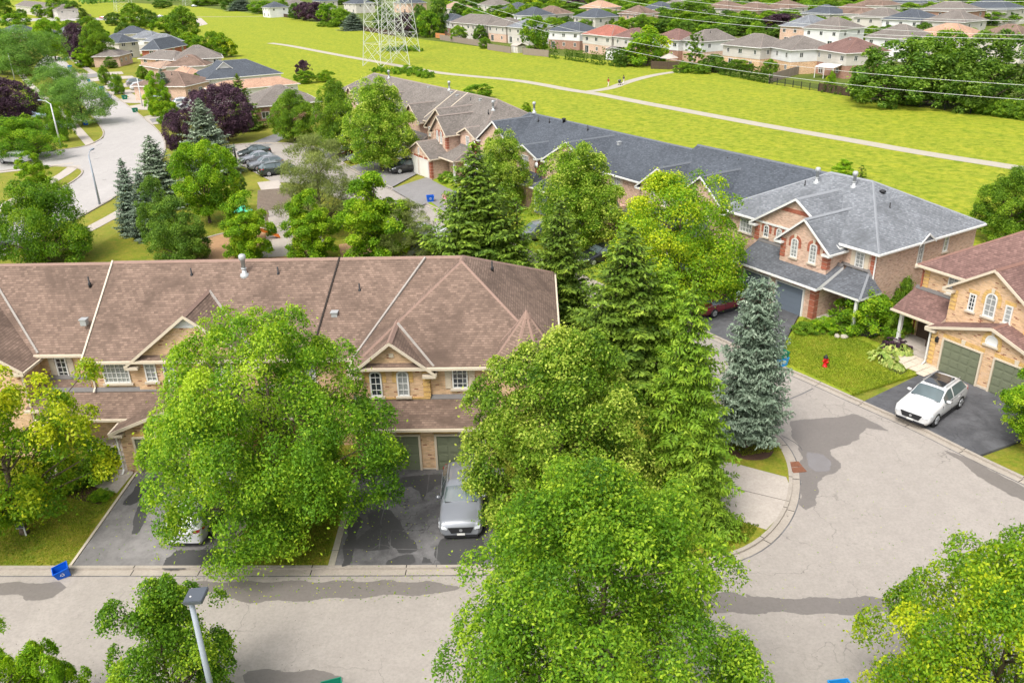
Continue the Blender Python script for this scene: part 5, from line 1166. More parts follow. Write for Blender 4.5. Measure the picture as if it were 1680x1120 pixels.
c = MB(); c.box(-49.9, -49.7, -0.4, -0.2, 0, 2.65); c.build('porch_column', M['white'], BB); box_part('porch_wall', 'brick_pink', BB, -53.0, -50.4, 0.7, 2.4, 0, 2.65)
for xa, xb in ((-70, -61), (-82, -71), (-94, -84)):
    box_part('garage_wall', 'brick_pink', BB, xa+0.3, xb-0.3, 0.3, 3.2, 0, 2.7); lean_roof(BB, xa, xb, -0.1, 2.3, 2.8, 3.8, 'shingle_taupe', hipl=0.8, hipr=0.8, cap='ridge_taupe')
    for xc in ((xa+xb)/2-1.5, (xa+xb)/2+1.5): garage_door(BB, F(xc, 0.3, 0.08), 2.4, 2.12, 'door_white', 1, 5, 'white', None, flush=True)
for x, y, k in ((-59, 7.5, 'pipe'), (-57, 7.8, 'box'), (-54, 8.0, 'box'), (-52.3, 6.9, 'flue'), (-52.0, 6.0, 'pipe'), (-63, 7.7, 'box'), (-65, 7.9, 'box'), (-66.5, 8.4, 'flue'), (-86, 8.2, 'flue'), (-72, 8.0, 'box')): roof_vent(BB, x, y, 5.45+(y-2.9)*0.58 if x < -53 else 5.45+(-48.6-x)*0.62, k)
pt = MB()
for x in (-61.5, -64.5): pt.extr([(x, 2.9, 5.5), (x, 8.5, 8.78), (x, 8.5, 8.66), (x, 2.9, 5.36)], (0.14, 0, 0))
pt.build('parapet_trim', M['cream'], BB)
ds2 = link('satellite_dish', ds.data); ds2.matrix_world = BB.matrix_basis @ T(-49.0, 2.2, 4.6) @ Matrix.Rotation(PI*0.42, 4, 'X'); tag(ds2, 'white satellite dish on the corner of the taupe roofed brick row', 'satellite dish')

# ------------------------------------------------------------------ yellow brick house at the right edge
HR = thing('brick_house', 'yellow brick house with maroon-brown roof and two olive garage doors at the right edge', 'building', (26.4, 47.7, 0), math.radians(-62))
box_part('wall', 'brick_yellow', HR, -3.1, 14, 2.7, 12.6, 0, 5.45)
hip_roof(HR, -3.5, 15, 2.3, 13.0, 5.5, (1.6, 7.6), (15, 7.6), 8.8, 'shingle_maroon', 'ridge_maroon')
hip_roof(HR, -3.2, 1.2, 11.5, 17.0, 4.6, (-0.9, 13.4), (-0.9, 14.8), 6.4, 'shingle_maroon', 'ridge_maroon')
box_part('wall', 'brick_yellow', HR, -2.9, 0.9, 12.61, 16.7, 0, 4.55)
gable_wing(HR, 2.5, 2.6, 1.2, 5.35, 1.75, 0, 'shingle_maroon', 'brick_yellow', 'ridge_maroon', 6.0, 0.35)
gable_wing(HR, 8.0, 2.6, 1.8, 5.35, 1.9, 0, 'shingle_maroon', 'brick_yellow', 'ridge_maroon', 6.0, 0.35)
gable_wing(HR, 3.75, 3.75, 0.0, 2.85, 1.25, 0, 'shingle_maroon', 'brick_yellow', 'ridge_maroon', 2.4, 0.3, wallname='garage_wall')
gable_wing(HR, 10.2, 3.0, 0.6, 2.85, 1.25, 0, 'shingle_maroon', 'brick_yellow', 'ridge_maroon', 2.4, 0.3, wallname='garage_wall')
for xc in (2.1, 5.45): garage_door(HR, F(xc, 0, 0.14), 2.45, 2.15, 'door_green', 4, 4, 'cream', 'brick_trim')
box_part('stone_base', 'stone', HR, -0.04, 7.54, -0.04, 0.3, 0, 0.30)
lean_roof(HR, -3.55, -0.1, 0.55, 2.68, 2.75, 3.85, 'shingle_maroon', 'porch_roof')
quoins(HR, F(-0.01, 1.2, 0)@Matrix.Scale(-1, 4, (1, 0, 0)), 3.75, 5.1, 'brick_trim', 5, 0.36, 0.3); quoins(HR, F(5.1, 1.2, 0), 3.75, 5.1, 'brick_trim', 5, 0.36, 0.3); quoins(HR, F(0, 0, 0)@Matrix.Scale(-1, 4, (1, 0, 0)), 0.35, 2.7, 'brick_trim', 8, 0.34, 0.3); quoins(HR, F(-3.1, 2.7, 0)@Matrix.Scale(-1, 4, (1, 0, 0)), 3.9, 5.2, 'brick_trim', 5, 0.36, 0.3)
window(HR, F(1.35, 1.2, 4.1), 0.45, 1.1, 0, 2, 4, lintel='brick_trim', key=False); window(HR, F(2.5, 1.2, 4.1), 0.72, 1.5, 0.33, 2, 4, 'curtain', lintel='brick_trim'); window(HR, F(3.65, 1.2, 4.1), 0.45, 1.1, 0, 1, 4, 'curtain', lintel='brick_trim', key=False)
window(HR, F(-1.0, 2.7, 4.1), 0.75, 1.15, 0, 2, 4, 'curtain', lintel=None); window(HR, F(3.75, 0.0, 3.0), 0.75, 0.6, 0.36, 1, 1, 'curtain', lintel='brick_trim'); window(HR, F(-0.75, 2.7, 1.75), 0.9, 0.55, 0, 3, 2, lintel=None)
window(HR, F(8.0, 1.8, 4.1), 0.9, 1.3, 0, 3, 4, 'curtain', lintel='brick_trim')
b = MB(); b.extr([(3.38+0.75*0.5*math.cos(a)+0.37, -0.02, 3.29+0.36*math.sin(a)) for a in [PI*i/10 for i in range(11)]]+[(3.375, -0.02, 3.0), (4.125, -0.02, 3.0)][:2], (0, 0.01, 0)); b.build('arched_panel', M['white'], HR)
box_part('porch_floor', 'concrete', HR, -3.3, -0.02, 0.9, 2.68, 0, 0.5); box_part('step', 'concrete', HR, -1.9, -0.05, 0.45, 0.897, 0, 0.32)
c = MB(); c.box(-3.2, -3.0, 1.0, 1.2, 0.5, 2.62); c.box(-3.26, -2.94, 0.95, 1.26, 0.5, 0.62); c.build('porch_column', M['white'], HR)
d = MB(); d.box(-2.9, -2.0, 2.62, 2.695, 0.5, 2.5); d.build('door', M['wood_dark'], HR)
l_ = MB(); l_.box(0.32, 0.5, -0.16, -0.045, 1.95, 2.25); l_.lathe([(0.11, 0), (0.02, 0.1)], (0.41, -0.10, 2.25), 4); l_.build('wall_lantern', M['black'], HR)
downpipe(HR, 5.35, 1.2, 3.3, 5.3, 'cream'); downpipe(HR, -0.12, 0.0, 0.2, 2.7, 'white', 0.3)
downpipe(HR, -3.2, 2.7, 0.3, 5.3, 'brick_red')
# rocking chair on that porch
rc = thing('rocking_chair', 'dark brown high-backed chair on the porch of the yellow brick house', 'chair', HR.matrix_basis @ Vector((-1.2, 1.9, 0.5)), HR.rotation_euler.z)
box_part('seat', 'wood_dark', rc, -0.28, 0.28, -0.25, 0.27, 0.40, 0.44); b = MB(); b.box(-0.28, -0.22, 0.24, 0.29, 0.44, 1.25); b.box(0.22, 0.28, 0.24, 0.29, 0.44, 1.25); b.box(-0.28, 0.28, 0.24, 0.29, 1.18, 1.28)
for k in range(5): b.box(-0.18+k*0.08, -0.14+k*0.08, 0.25, 0.28, 0.44, 1.2)
b.build('backrest', M['wood_dark'], rc)
for sx in (-0.26, 0.22):
    for sy in (-0.24, 0.22): box_part('leg', 'wood_dark', rc, sx, sx+0.05, sy, sy+0.05, 0.02, 0.40)
    box_part('armrest', 'wood_dark', rc, sx-0.01, sx+0.06, -0.26, 0.26, 0.64, 0.68)

# ------------------------------------------------------------------ plain houses farther off, set out from their front eaves
WIN = {}
def small_window(par, Mw, w, h, glass='glass'):
    k = (w, h, glass)
    if k not in WIN:
        a = MB(); f = 0.08
        a.box(-w/2, w/2, -0.06, -0.002, 0, f); a.box(-w/2, w/2, -0.06, -0.002, h-f, h); a.box(-w/2, -w/2+f, -0.06, -0.002, f, h-f); a.box(w/2-f, w/2, -0.06, -0.002, f, h-f); a.box(-0.03, 0.03, -0.05, -0.003, f, h-f)
        g = MB(); g.box(-w/2+f, w/2-f, -0.02, -0.001, f, h-f); WIN[k] = (a.mesh('window', M['white']), g.mesh('pane', M[glass]))
    o = link('window', WIN[k][0], par); o.matrix_local = Mw; link('pane', WIN[k][1], o)
def edge_house(pL, pR, ze, depth, rise, upper, lower, roof, label, group=None, win=True, gable=False, name='house', cap=None, shrink=None, patio=True):
    A, B = at(*pL, ze), at(*pR, ze); u = B-A; L = math.hypot(u.x, u.y); rz = math.atan2(u.y, u.x)
    o = thing(name, label, 'house', (A.x, A.y, 0), rz, group); e = 0.4
    two = ze > 4.2; zm = 2.7 if two else 0
    if two:
        box_part('lower_wall', lower, o, e, L-e, e+0.06, depth-e, 0, zm); box_part('wall', upper, o, e-0.04, L-e+0.04, e, depth-e+0.04, zm+0.002, ze-0.05)
    else: box_part('wall', upper, o, e, L-e, e, depth-e, 0, ze-0.05)
    m = min(L, depth)*0.5*(0.92 if not gable else 0)
    if L >= depth: r1, r2 = (m, depth/2), (L-m, depth/2)
    else: r1, r2 = (L/2, m), (L/2, depth-m)
    hip_roof(o, 0, L, 0, depth, ze, r1, r2, ze+rise, roof, cap or {'shingle_brown': 'ridge_brown', 'shingle_maroon': 'ridge_maroon', 'shingle_taupe': 'ridge_taupe', 'shingle_slate': 'ridge_slate', 'shingle_grey': 'ridge_grey'}.get(roof, 'ridge_taupe'), fascia='white')
    if win:
        z = zm+0.9 if two else 1.1
        n = max(1, int(L/3.6))
        for i in range(n): small_window(o, F(L*(i+0.5)/n+random.uniform(-.3, .3), e, z), random.choice((0.9, 1.3)), 1.1, 'glass')
        if two and patio:
            n2 = max(1, int(L/4.5))
            for i in range(n2): small_window(o, F(L*(i+0.5)/n2, e+0.06, 0.3 if i == 0 else 1.0), 1.7 if i == 0 else 1.0, 2.0 if i == 0 else 1.1)
        S = T(L-e+(0.04 if two else 0), 0, 0, PI/2); n = max(1, int(depth/4.5))
        for i in range(n): small_window(o, S@F(depth*(i+0.5)/n, 0, z), 0.9, 1.1)
    for k in range(2):
        x = random.uniform(0.35, 0.65)*L; y = depth*0.5+random.uniform(0.6, 1.4)*0; roof_vent(o, x, depth*0.42, ze+rise*0.80, random.choice(('box', 'pipe')))
    return o
FR = [
 ((1335, 80), (1388, 88), 5.3, 11, 2.6, 'siding', 'brick_far', 'shingle_maroon', 'pale house with maroon hip roof and white patio awning beyond the meadow'),
 ((1250, 75), (1297, 83), 5.3, 12, 2.5, 'siding_white', 'brick_yellow', 'shingle_taupe', 'white-sided house with taupe roof left of the maroon-roofed one'),
 ((1183, 73), (1248, 79), 5.3, 11, 2.5, 'siding', 'brick_yellow', 'shingle_taupe', 'pale house with brown-taupe roof behind the orange deck'),
 ((1117, 65.5), (1150, 69), 5.3, 12, 2.5, 'siding_white', 'brick_pink', 'shingle_taupe', 'white house with grey-taupe roof behind the pair of tall cedars'),
 ((1066, 63), (1113, 66.5), 5.3, 10, 2.3, 'siding_white', 'brick_far', 'shingle_maroon', 'white house with pinkish roof right of the big yellow-green tree'),
 ((953, 56), (1003, 60), 5.3, 11, 2.5, 'siding', 'brick_pink', 'roof_red', 'cream house with brick-red roof behind the row of clipped cedars'),
 ((1004, 60), (1034, 62.5), 5.3, 10, 2.1, 'siding', 'brick_pink', 'shingle_maroon', 'cream house with faded red-brown roof half hidden by the yellow-green tree'),
 ((897, 50.5), (951, 53), 5.3, 10, 2.4, 'siding_white', 'brick_far', 'shingle_slate', 'white-sided house with dark slate roof right of the tall oval tree'),
 ((737, 36.5), (797, 41.5), 5.3, 12, 2.8, 'siding', 'siding', 'shingle_taupe', 'long cream house with taupe roof behind the arched wooden fence'),
 ((798, 41.5), (829, 44), 5.3, 11, 2.4, 'siding', 'brick_pink', 'shingle_taupe', 'cream house with mauve-taupe roof in the middle of the pale block'),
 ((830, 44), (866, 47), 5.3, 10, 2.2, 'siding', 'siding', 'shingle_grey', 'cream house with greenish grey roof left of the tall oval tree'),
 ((712, 32.5), (737, 35), 5.3, 10, 2.2, 'siding_white', 'brick_far', 'shingle_slate', 'white house with slate roof at the left end of the fence row'),
]
M['roof_red'] = shingles('faded_red_shingles', (0.34, 0.13, 0.095), 0.3)
M['roof_peach'] = shingles('peach_shingles', (0.44, 0.27, 0.185), 0.3)
M['roof_tan'] = shingles('tan_shingles', (0.36, 0.25, 0.185), 0.3)
for f in FR: edge_house(*f, group='houses backing on to the meadow')
aw = thing('patio_awning', 'white sloping patio roof on posts behind the pale house with maroon roof', 'awning', at(1360, 128), math.radians(-57))
m_ = MB(); m_.extr([(-2.4, -2.2, 2.3), (2.4, -2.2, 2.3), (2.4, 0.8, 2.8), (-2.4, 0.8, 2.8)], (0, 0, 0.1)); m_.build('awning_panel', M['white'], aw)
for x in (-2.3, 0, 2.3): box_part('post', 'white', aw, x-0.06, x+0.06, -2.1, -1.98, 0, 2.3)
dk = thing('wooden_deck', 'orange-stained wooden deck and screen at the back of a pale house', 'deck', at(1222, 107), math.radians(-57))
box_part('platform', 'wood_orange', dk, -3.0, 3.2, -1.5, 1.5, 0.9, 1.05); box_part('screen', 'wood_orange', dk, -3.0, 3.2, -1.5, -1.42, 1.06, 2.0)
for x in (-2.9, 0, 3.1): box_part('post', 'wood_orange', dk, x-0.07, x+0.07, -1.56, -1.505, 0, 2.1)
dk = thing('wooden_deck', 'small orange wooden deck at the left end of the long cream house', 'deck', at(727, 64), math.radians(-57))
box_part('platform', 'wood_orange', dk, -3.0, 4.2, -1.5, 1.5, 0.9, 1.05); box_part('screen', 'wood_orange', dk, -3.0, 4.2, -1.5, -1.42, 0.3, 2.0)

LS = [
 ((187, 57), (240, 55), 3.2, 11, 2.6, 'siding', 'siding', 'shingle_slate', 'bungalow with slate hip roof at the end of the left street'),
 ((250, 63), (276, 60), 5.0, 10, 2.0, 'siding_white', 'siding', 'shingle_grey', 'house with grey roof and white gable behind the red-walled house'),
 ((229, 82.5), (263, 82), 5.0, 16, 2.6, 'brick_red', 'brick_red', 'shingle_slate', 'house with dark red walls under a slate roof on the left street'),
 ((285, 99), (366, 94.5), 5.0, 11, 2.8, 'siding', 'brick_yellow', 'shingle_taupe', 'large house with broad taupe roof and long pale side wall'),
 ((196, 92), (218, 86), 3.0, 8, 1.6, 'brick_pink', 'brick_pink', 'shingle_taupe', 'low pale house with taupe roof beside the large rounded street tree'),
 ((229, 107), (263, 113), 3.0, 8, 1.8, 'brick_pink', 'brick_pink', 'roof_tan', 'low house with tan garage roof in front of the red-walled house'),
 ((276, 121), (300, 128), 3.0, 6, 1.8, 'brick_yellow', 'brick_yellow', 'roof_peach', 'small wing with orange-tan roof beside the blue spruce'),
 ((304, 142), (352, 131), 3.0, 13, 2.4, 'brick_pink', 'brick_pink', 'shingle_brown', 'house with brown roof left of the white-gabled slate roof'),
 ((337, 131), (464, 120), 3.3, 13, 3.0, 'siding_white', 'siding_white', 'shingle_slate', 'wide bungalow with dark slate roof and white gable'),
 ((348, 150), (492, 137), 2.8, 7, 1.4, 'siding_white', 'siding_white', 'roof_peach', 'low building with orange-tan roof in front of the slate roofed bungalow'),
 ((413, 176), (528, 166), 3.2, 12, 2.6, 'brick_far', 'brick_far', 'shingle_taupe', 'low brick building with wide weathered taupe roof left of the round trees'),
 ((193, 71), (229, 68), 4.8, 12, 2.4, 'siding', 'siding', 'shingle_slate', 'pale house with slate roof between the slate bungalow and the red-walled house'),
 ((270, 70), (302, 67), 5.0, 12, 2.2, 'siding', 'siding', 'shingle_grey', 'grey roofed house behind the broad taupe roof'),
 ((226, 96), (284, 99), 4.6, 8, 1.8, 'brick_yellow', 'brick_yellow', 'shingle_taupe', 'tan house with taupe roof joined to the front of the large pale-sided house'),
 ((268, 110), (338, 108), 3.8, 10, 2.2, 'siding', 'brick_pink', 'shingle_brown', 'brown roofed house between the large pale-sided house and the brown roof nearest the purple trees'),
 ((24, 9), (92, 17), 5.4, 13, 3.2, 'siding', 'siding', 'shingle_taupe', 'big cream house with mauve-taupe roof in the top left corner'),
 ((-8, 52), (26, 54), 3.2, 12, 2.5, 'brick_far', 'brick_far', 'shingle_slate', 'slate roofed house cut by the left edge beyond the trees'),
 ((28, 61), (72, 63), 3.2, 12, 2.8, 'brick_far', 'brick_far', 'shingle_slate', 'house with slate hip roof behind the left street trees'),
 ((108, 53), (137, 51), 3.2, 10, 2.2, 'siding', 'siding', 'shingle_grey', 'grey-roofed house between the dark tree and the purple tree'),
 ((104, 70), (130, 67), 3.0, 8, 1.8, 'siding', 'siding', 'shingle_slate', 'small house with slate roof behind the street lamp at the road end'),
]
LSO = [edge_house(*f, group='houses along the left street') for f in LS]
g8 = [o for o in LSO if 'white gable' in o['label'] and 'bungalow' in o['label']][0]; gable_wing(g8, 5.2, 2.6, 3.6, 4.2, 2.1, 3.3, 'shingle_slate', 'siding_white', 'ridge_slate', 9.0, 0.3, 'white')
g1 = LSO[2]
# deep suburb: from the peak of each roof
def peak_house(p, w, d, roof, upper, label, rz=-57, ze=5.4, rise=2.9):
    P = at(p[0], p[1], ze+rise); rz = math.radians(rz)
    o = thing('house', label, 'house', (P.x, P.y, 0), rz, 'houses of the distant subdivision')
    box_part('wall', upper, o, -w/2+.4, w/2-.4, -d/2+.4, d/2-.4, 0, ze-.05)
    k = min(w, d)*0.46
    r1, r2 = ((-w/2+k, 0), (w/2-k, 0)) if w >= d else ((0, -d/2+k), (0, d/2-k))
    hip_roof(o, -w/2, w/2, -d/2, d/2, ze, r1, r2, ze+rise, roof, {'shingle_brown': 'ridge_brown', 'shingle_maroon': 'ridge_maroon', 'shingle_slate': 'ridge_slate', 'shingle_grey': 'ridge_grey'}.get(roof, 'ridge_taupe'), fascia='white')
    for i in range(3): small_window(o, F(-w/3+i*w/3, -d/2+.4, 3.6), 1.1, 1.2)
    for i in range(2): small_window(o, T(w/2-.4, 0, 0, PI/2)@F(-d/4+i*d/2, 0, 3.6), 1.1, 1.2)
    for i in range(2): small_window(o, F(-w/4+i*w/2, -d/2+.4, 0.7), 1.6, 1.6)
    return o
DH = [
 ((1191, 1), 15, 14, 'shingle_brown', 'siding', 'brown hip-roofed house at the top edge, left of its twin in the distant suburb'),
 ((1240, 3), 15, 14, 'shingle_brown', 'brick_pink', 'house with reddish-brown roof at the top edge above the purple tree'),
 ((1329, 25), 12, 13, 'shingle_grey', 'brick_pink', 'tan brick house with pale blue-grey roof and arched window right of the purple tree'),
 ((1371, 28), 13, 12, 'shingle_taupe', 'siding_white', 'taupe roofed house with white gable right of the blue-grey roof'),
 ((1402, 7), 17, 13, 'shingle_brown', 'siding', 'wide brown roofed house with cream wall above the lime tree'),
 ((1356, 8), 13, 12, 'shingle_slate', 'siding', 'slate roofed house near the top edge left of the wide brown roof'),
 ((1563, 3), 19, 14, 'shingle_taupe', 'brick_far', 'taupe roof with thin brick wall near the top right'),
 ((1629, 0), 20, 15, 'shingle_slate', 'siding', 'broad slate roof touching the top right edge'),
 ((1570, 17), 14, 13, 'shingle_taupe', 'siding', 'grey-taupe hip roof above the orange-tan roof'),
 ((1562, 38), 15, 13, 'roof_peach', 'siding', 'orange-tan roof above the large dark trees at right'),
 ((1500, 15), 14, 13, 'shingle_slate', 'siding_white', 'slate roof with white gable wall left of the taupe hip roof'),
 ((1450, 12), 14, 13, 'shingle_taupe', 'siding', 'taupe roof left of the small round bright tree near the top'),
 ((1660, 40), 14, 13, 'shingle_brown', 'siding', 'brown roof at the right edge above the big trees'),
 ((1481, 40), 13, 12, 'shingle_taupe', 'siding_white', 'taupe roof half hidden behind the large trees at right'),
 ((1084, 3), 14, 13, 'shingle_slate', 'brick_far', 'red brick house with blue-slate roof and arched door near the top centre'),
 ((978, 14), 14, 12, 'shingle_slate', 'siding', 'slate hip roof behind the yellow shrubs above the red roof'),
 ((1048, 9), 12, 12, 'shingle_brown', 'brick_pink', 'brown roof just left of the red brick house with slate roof'),
 ((985, 1), 16, 13, 'roof_peach', 'brick_pink', 'peach roofed house touching the top edge'),
 ((748, 3), 14, 13, 'roof_tan', 'siding', 'beige roofed house near the top edge above the long cream block'),
 ((812, -2), 17, 13, 'shingle_taupe', 'siding', 'mauve-taupe roof at the top edge above the trees'),
 ((850, 4), 14, 13, 'shingle_slate', 'siding', 'slate-blue roof right of the mauve-taupe one at the top edge'),
 ((876, 12), 14, 12, 'shingle_slate', 'siding_white', 'slate roof with small white gable above the oval tree'),
 ((906, 10), 15, 12, 'shingle_brown', 'siding', 'brown roof right of the slate roof with white gable'),
 ((450, 3), 13, 12, 'shingle_slate', 'siding_white', 'white gabled house with slate roof at the edge of the far meadow'),
 ((480, -2), 16, 14, 'shingle_taupe', 'siding', 'cream house with grey-brown roof right of the white gabled house'),
 ((532, -6), 15, 13, 'shingle_slate', 'siding', 'slate roof at the top edge above the dark purple trees'),
 ((588, -3), 19, 13, 'shingle_slate', 'siding', 'cream house with dark slate roof left of the pylon'),
 ((672, -4), 19, 13, 'shingle_slate', 'brick_pink', 'slate-blue roof seen through the pylon'),
 ((1440, -4), 15, 13, 'shingle_brown', 'siding', 'reddish roof peeking over the top edge above the taupe roofs'),
 ((1290, 0), 14, 13, 'shingle_brown', 'siding', 'brown roof at the top edge between the lime tree and the slate roof'),
 ((1125, -6), 15, 13, 'shingle_taupe', 'siding', 'taupe roof at the top edge above the deep green trees'),
 ((1500, -8), 16, 14, 'shingle_slate', 'siding', 'slate roof at the top edge left of the taupe roof with brick wall'),
]
for p, w, d, r, u_, lab in DH: peak_house(p, w, d, r, u_, lab)
# ------------------------------------------------------------------ trees, each set on the ground where the photo shows its foot
def tree_at(key, base, ytop, wpx, label, cat='tree', group=None, name='tree', z=0.1, trunk=True, rmin=None):
    p = at(*base, 0); h = height_at(p, ytop); d = proj((p.x, p.y, h*0.5))[2]; R = wpx/2*d/F_PX*(1.45 if key in ('spruce_bluefar', 'spruce_silver', 'spruce_far') and p.y > 50 else 1.15 if 'spruce' in key and p.y > 50 else 1.0)*(1.15 if key == 'purple' else 1.0)
    return place_tree(key, (p.x, p.y, z if p.y < 130 else 0), h, R, label, cat, group, name, rz=0.0 if key in ('dome_y', 'linden_a', 'locust', 'maple_y') else None, trunk=trunk)
NEAR = [
 ('linden_a', (466, 884), 532, 385, 'big bright green leafy tree between the two driveways of the front row'),
 ('linden_b', (918, 862), 552, 335, 'full pale-tipped linden tree right of the silver car'),
 ('linden_c', (976, 1300), 785, 560, 'largest tree, bottom centre, hiding the street corner in front of the linden'),
 ('locust', (42, 878), 618, 300, 'thin yellowing tree on the front lawn at the left edge'),
 ('maple_y', (1590, 1300), 925, 480, 'spreading yellow-green tree at the bottom right corner'),
 ('birch', (302, 1200), 958, 225, 'small birch with fine leaves behind the grey street lamp at the bottom'),
 ('sumac', (38, 1230), 1026, 200, 'feathery bright green tree in the bottom left corner'),
 ('sumac', (120, 1235), 1082, 90, 'low feathery green tree tip at the bottom edge left of the birch'),
 ('maple', (1712, 745), 600, 140, 'tree with fresh green leaves cut by the right edge beside the driveway'),
]
for k, b, yt, w, lab in NEAR: tree_at(k, b, yt, w, lab, z=0.15)
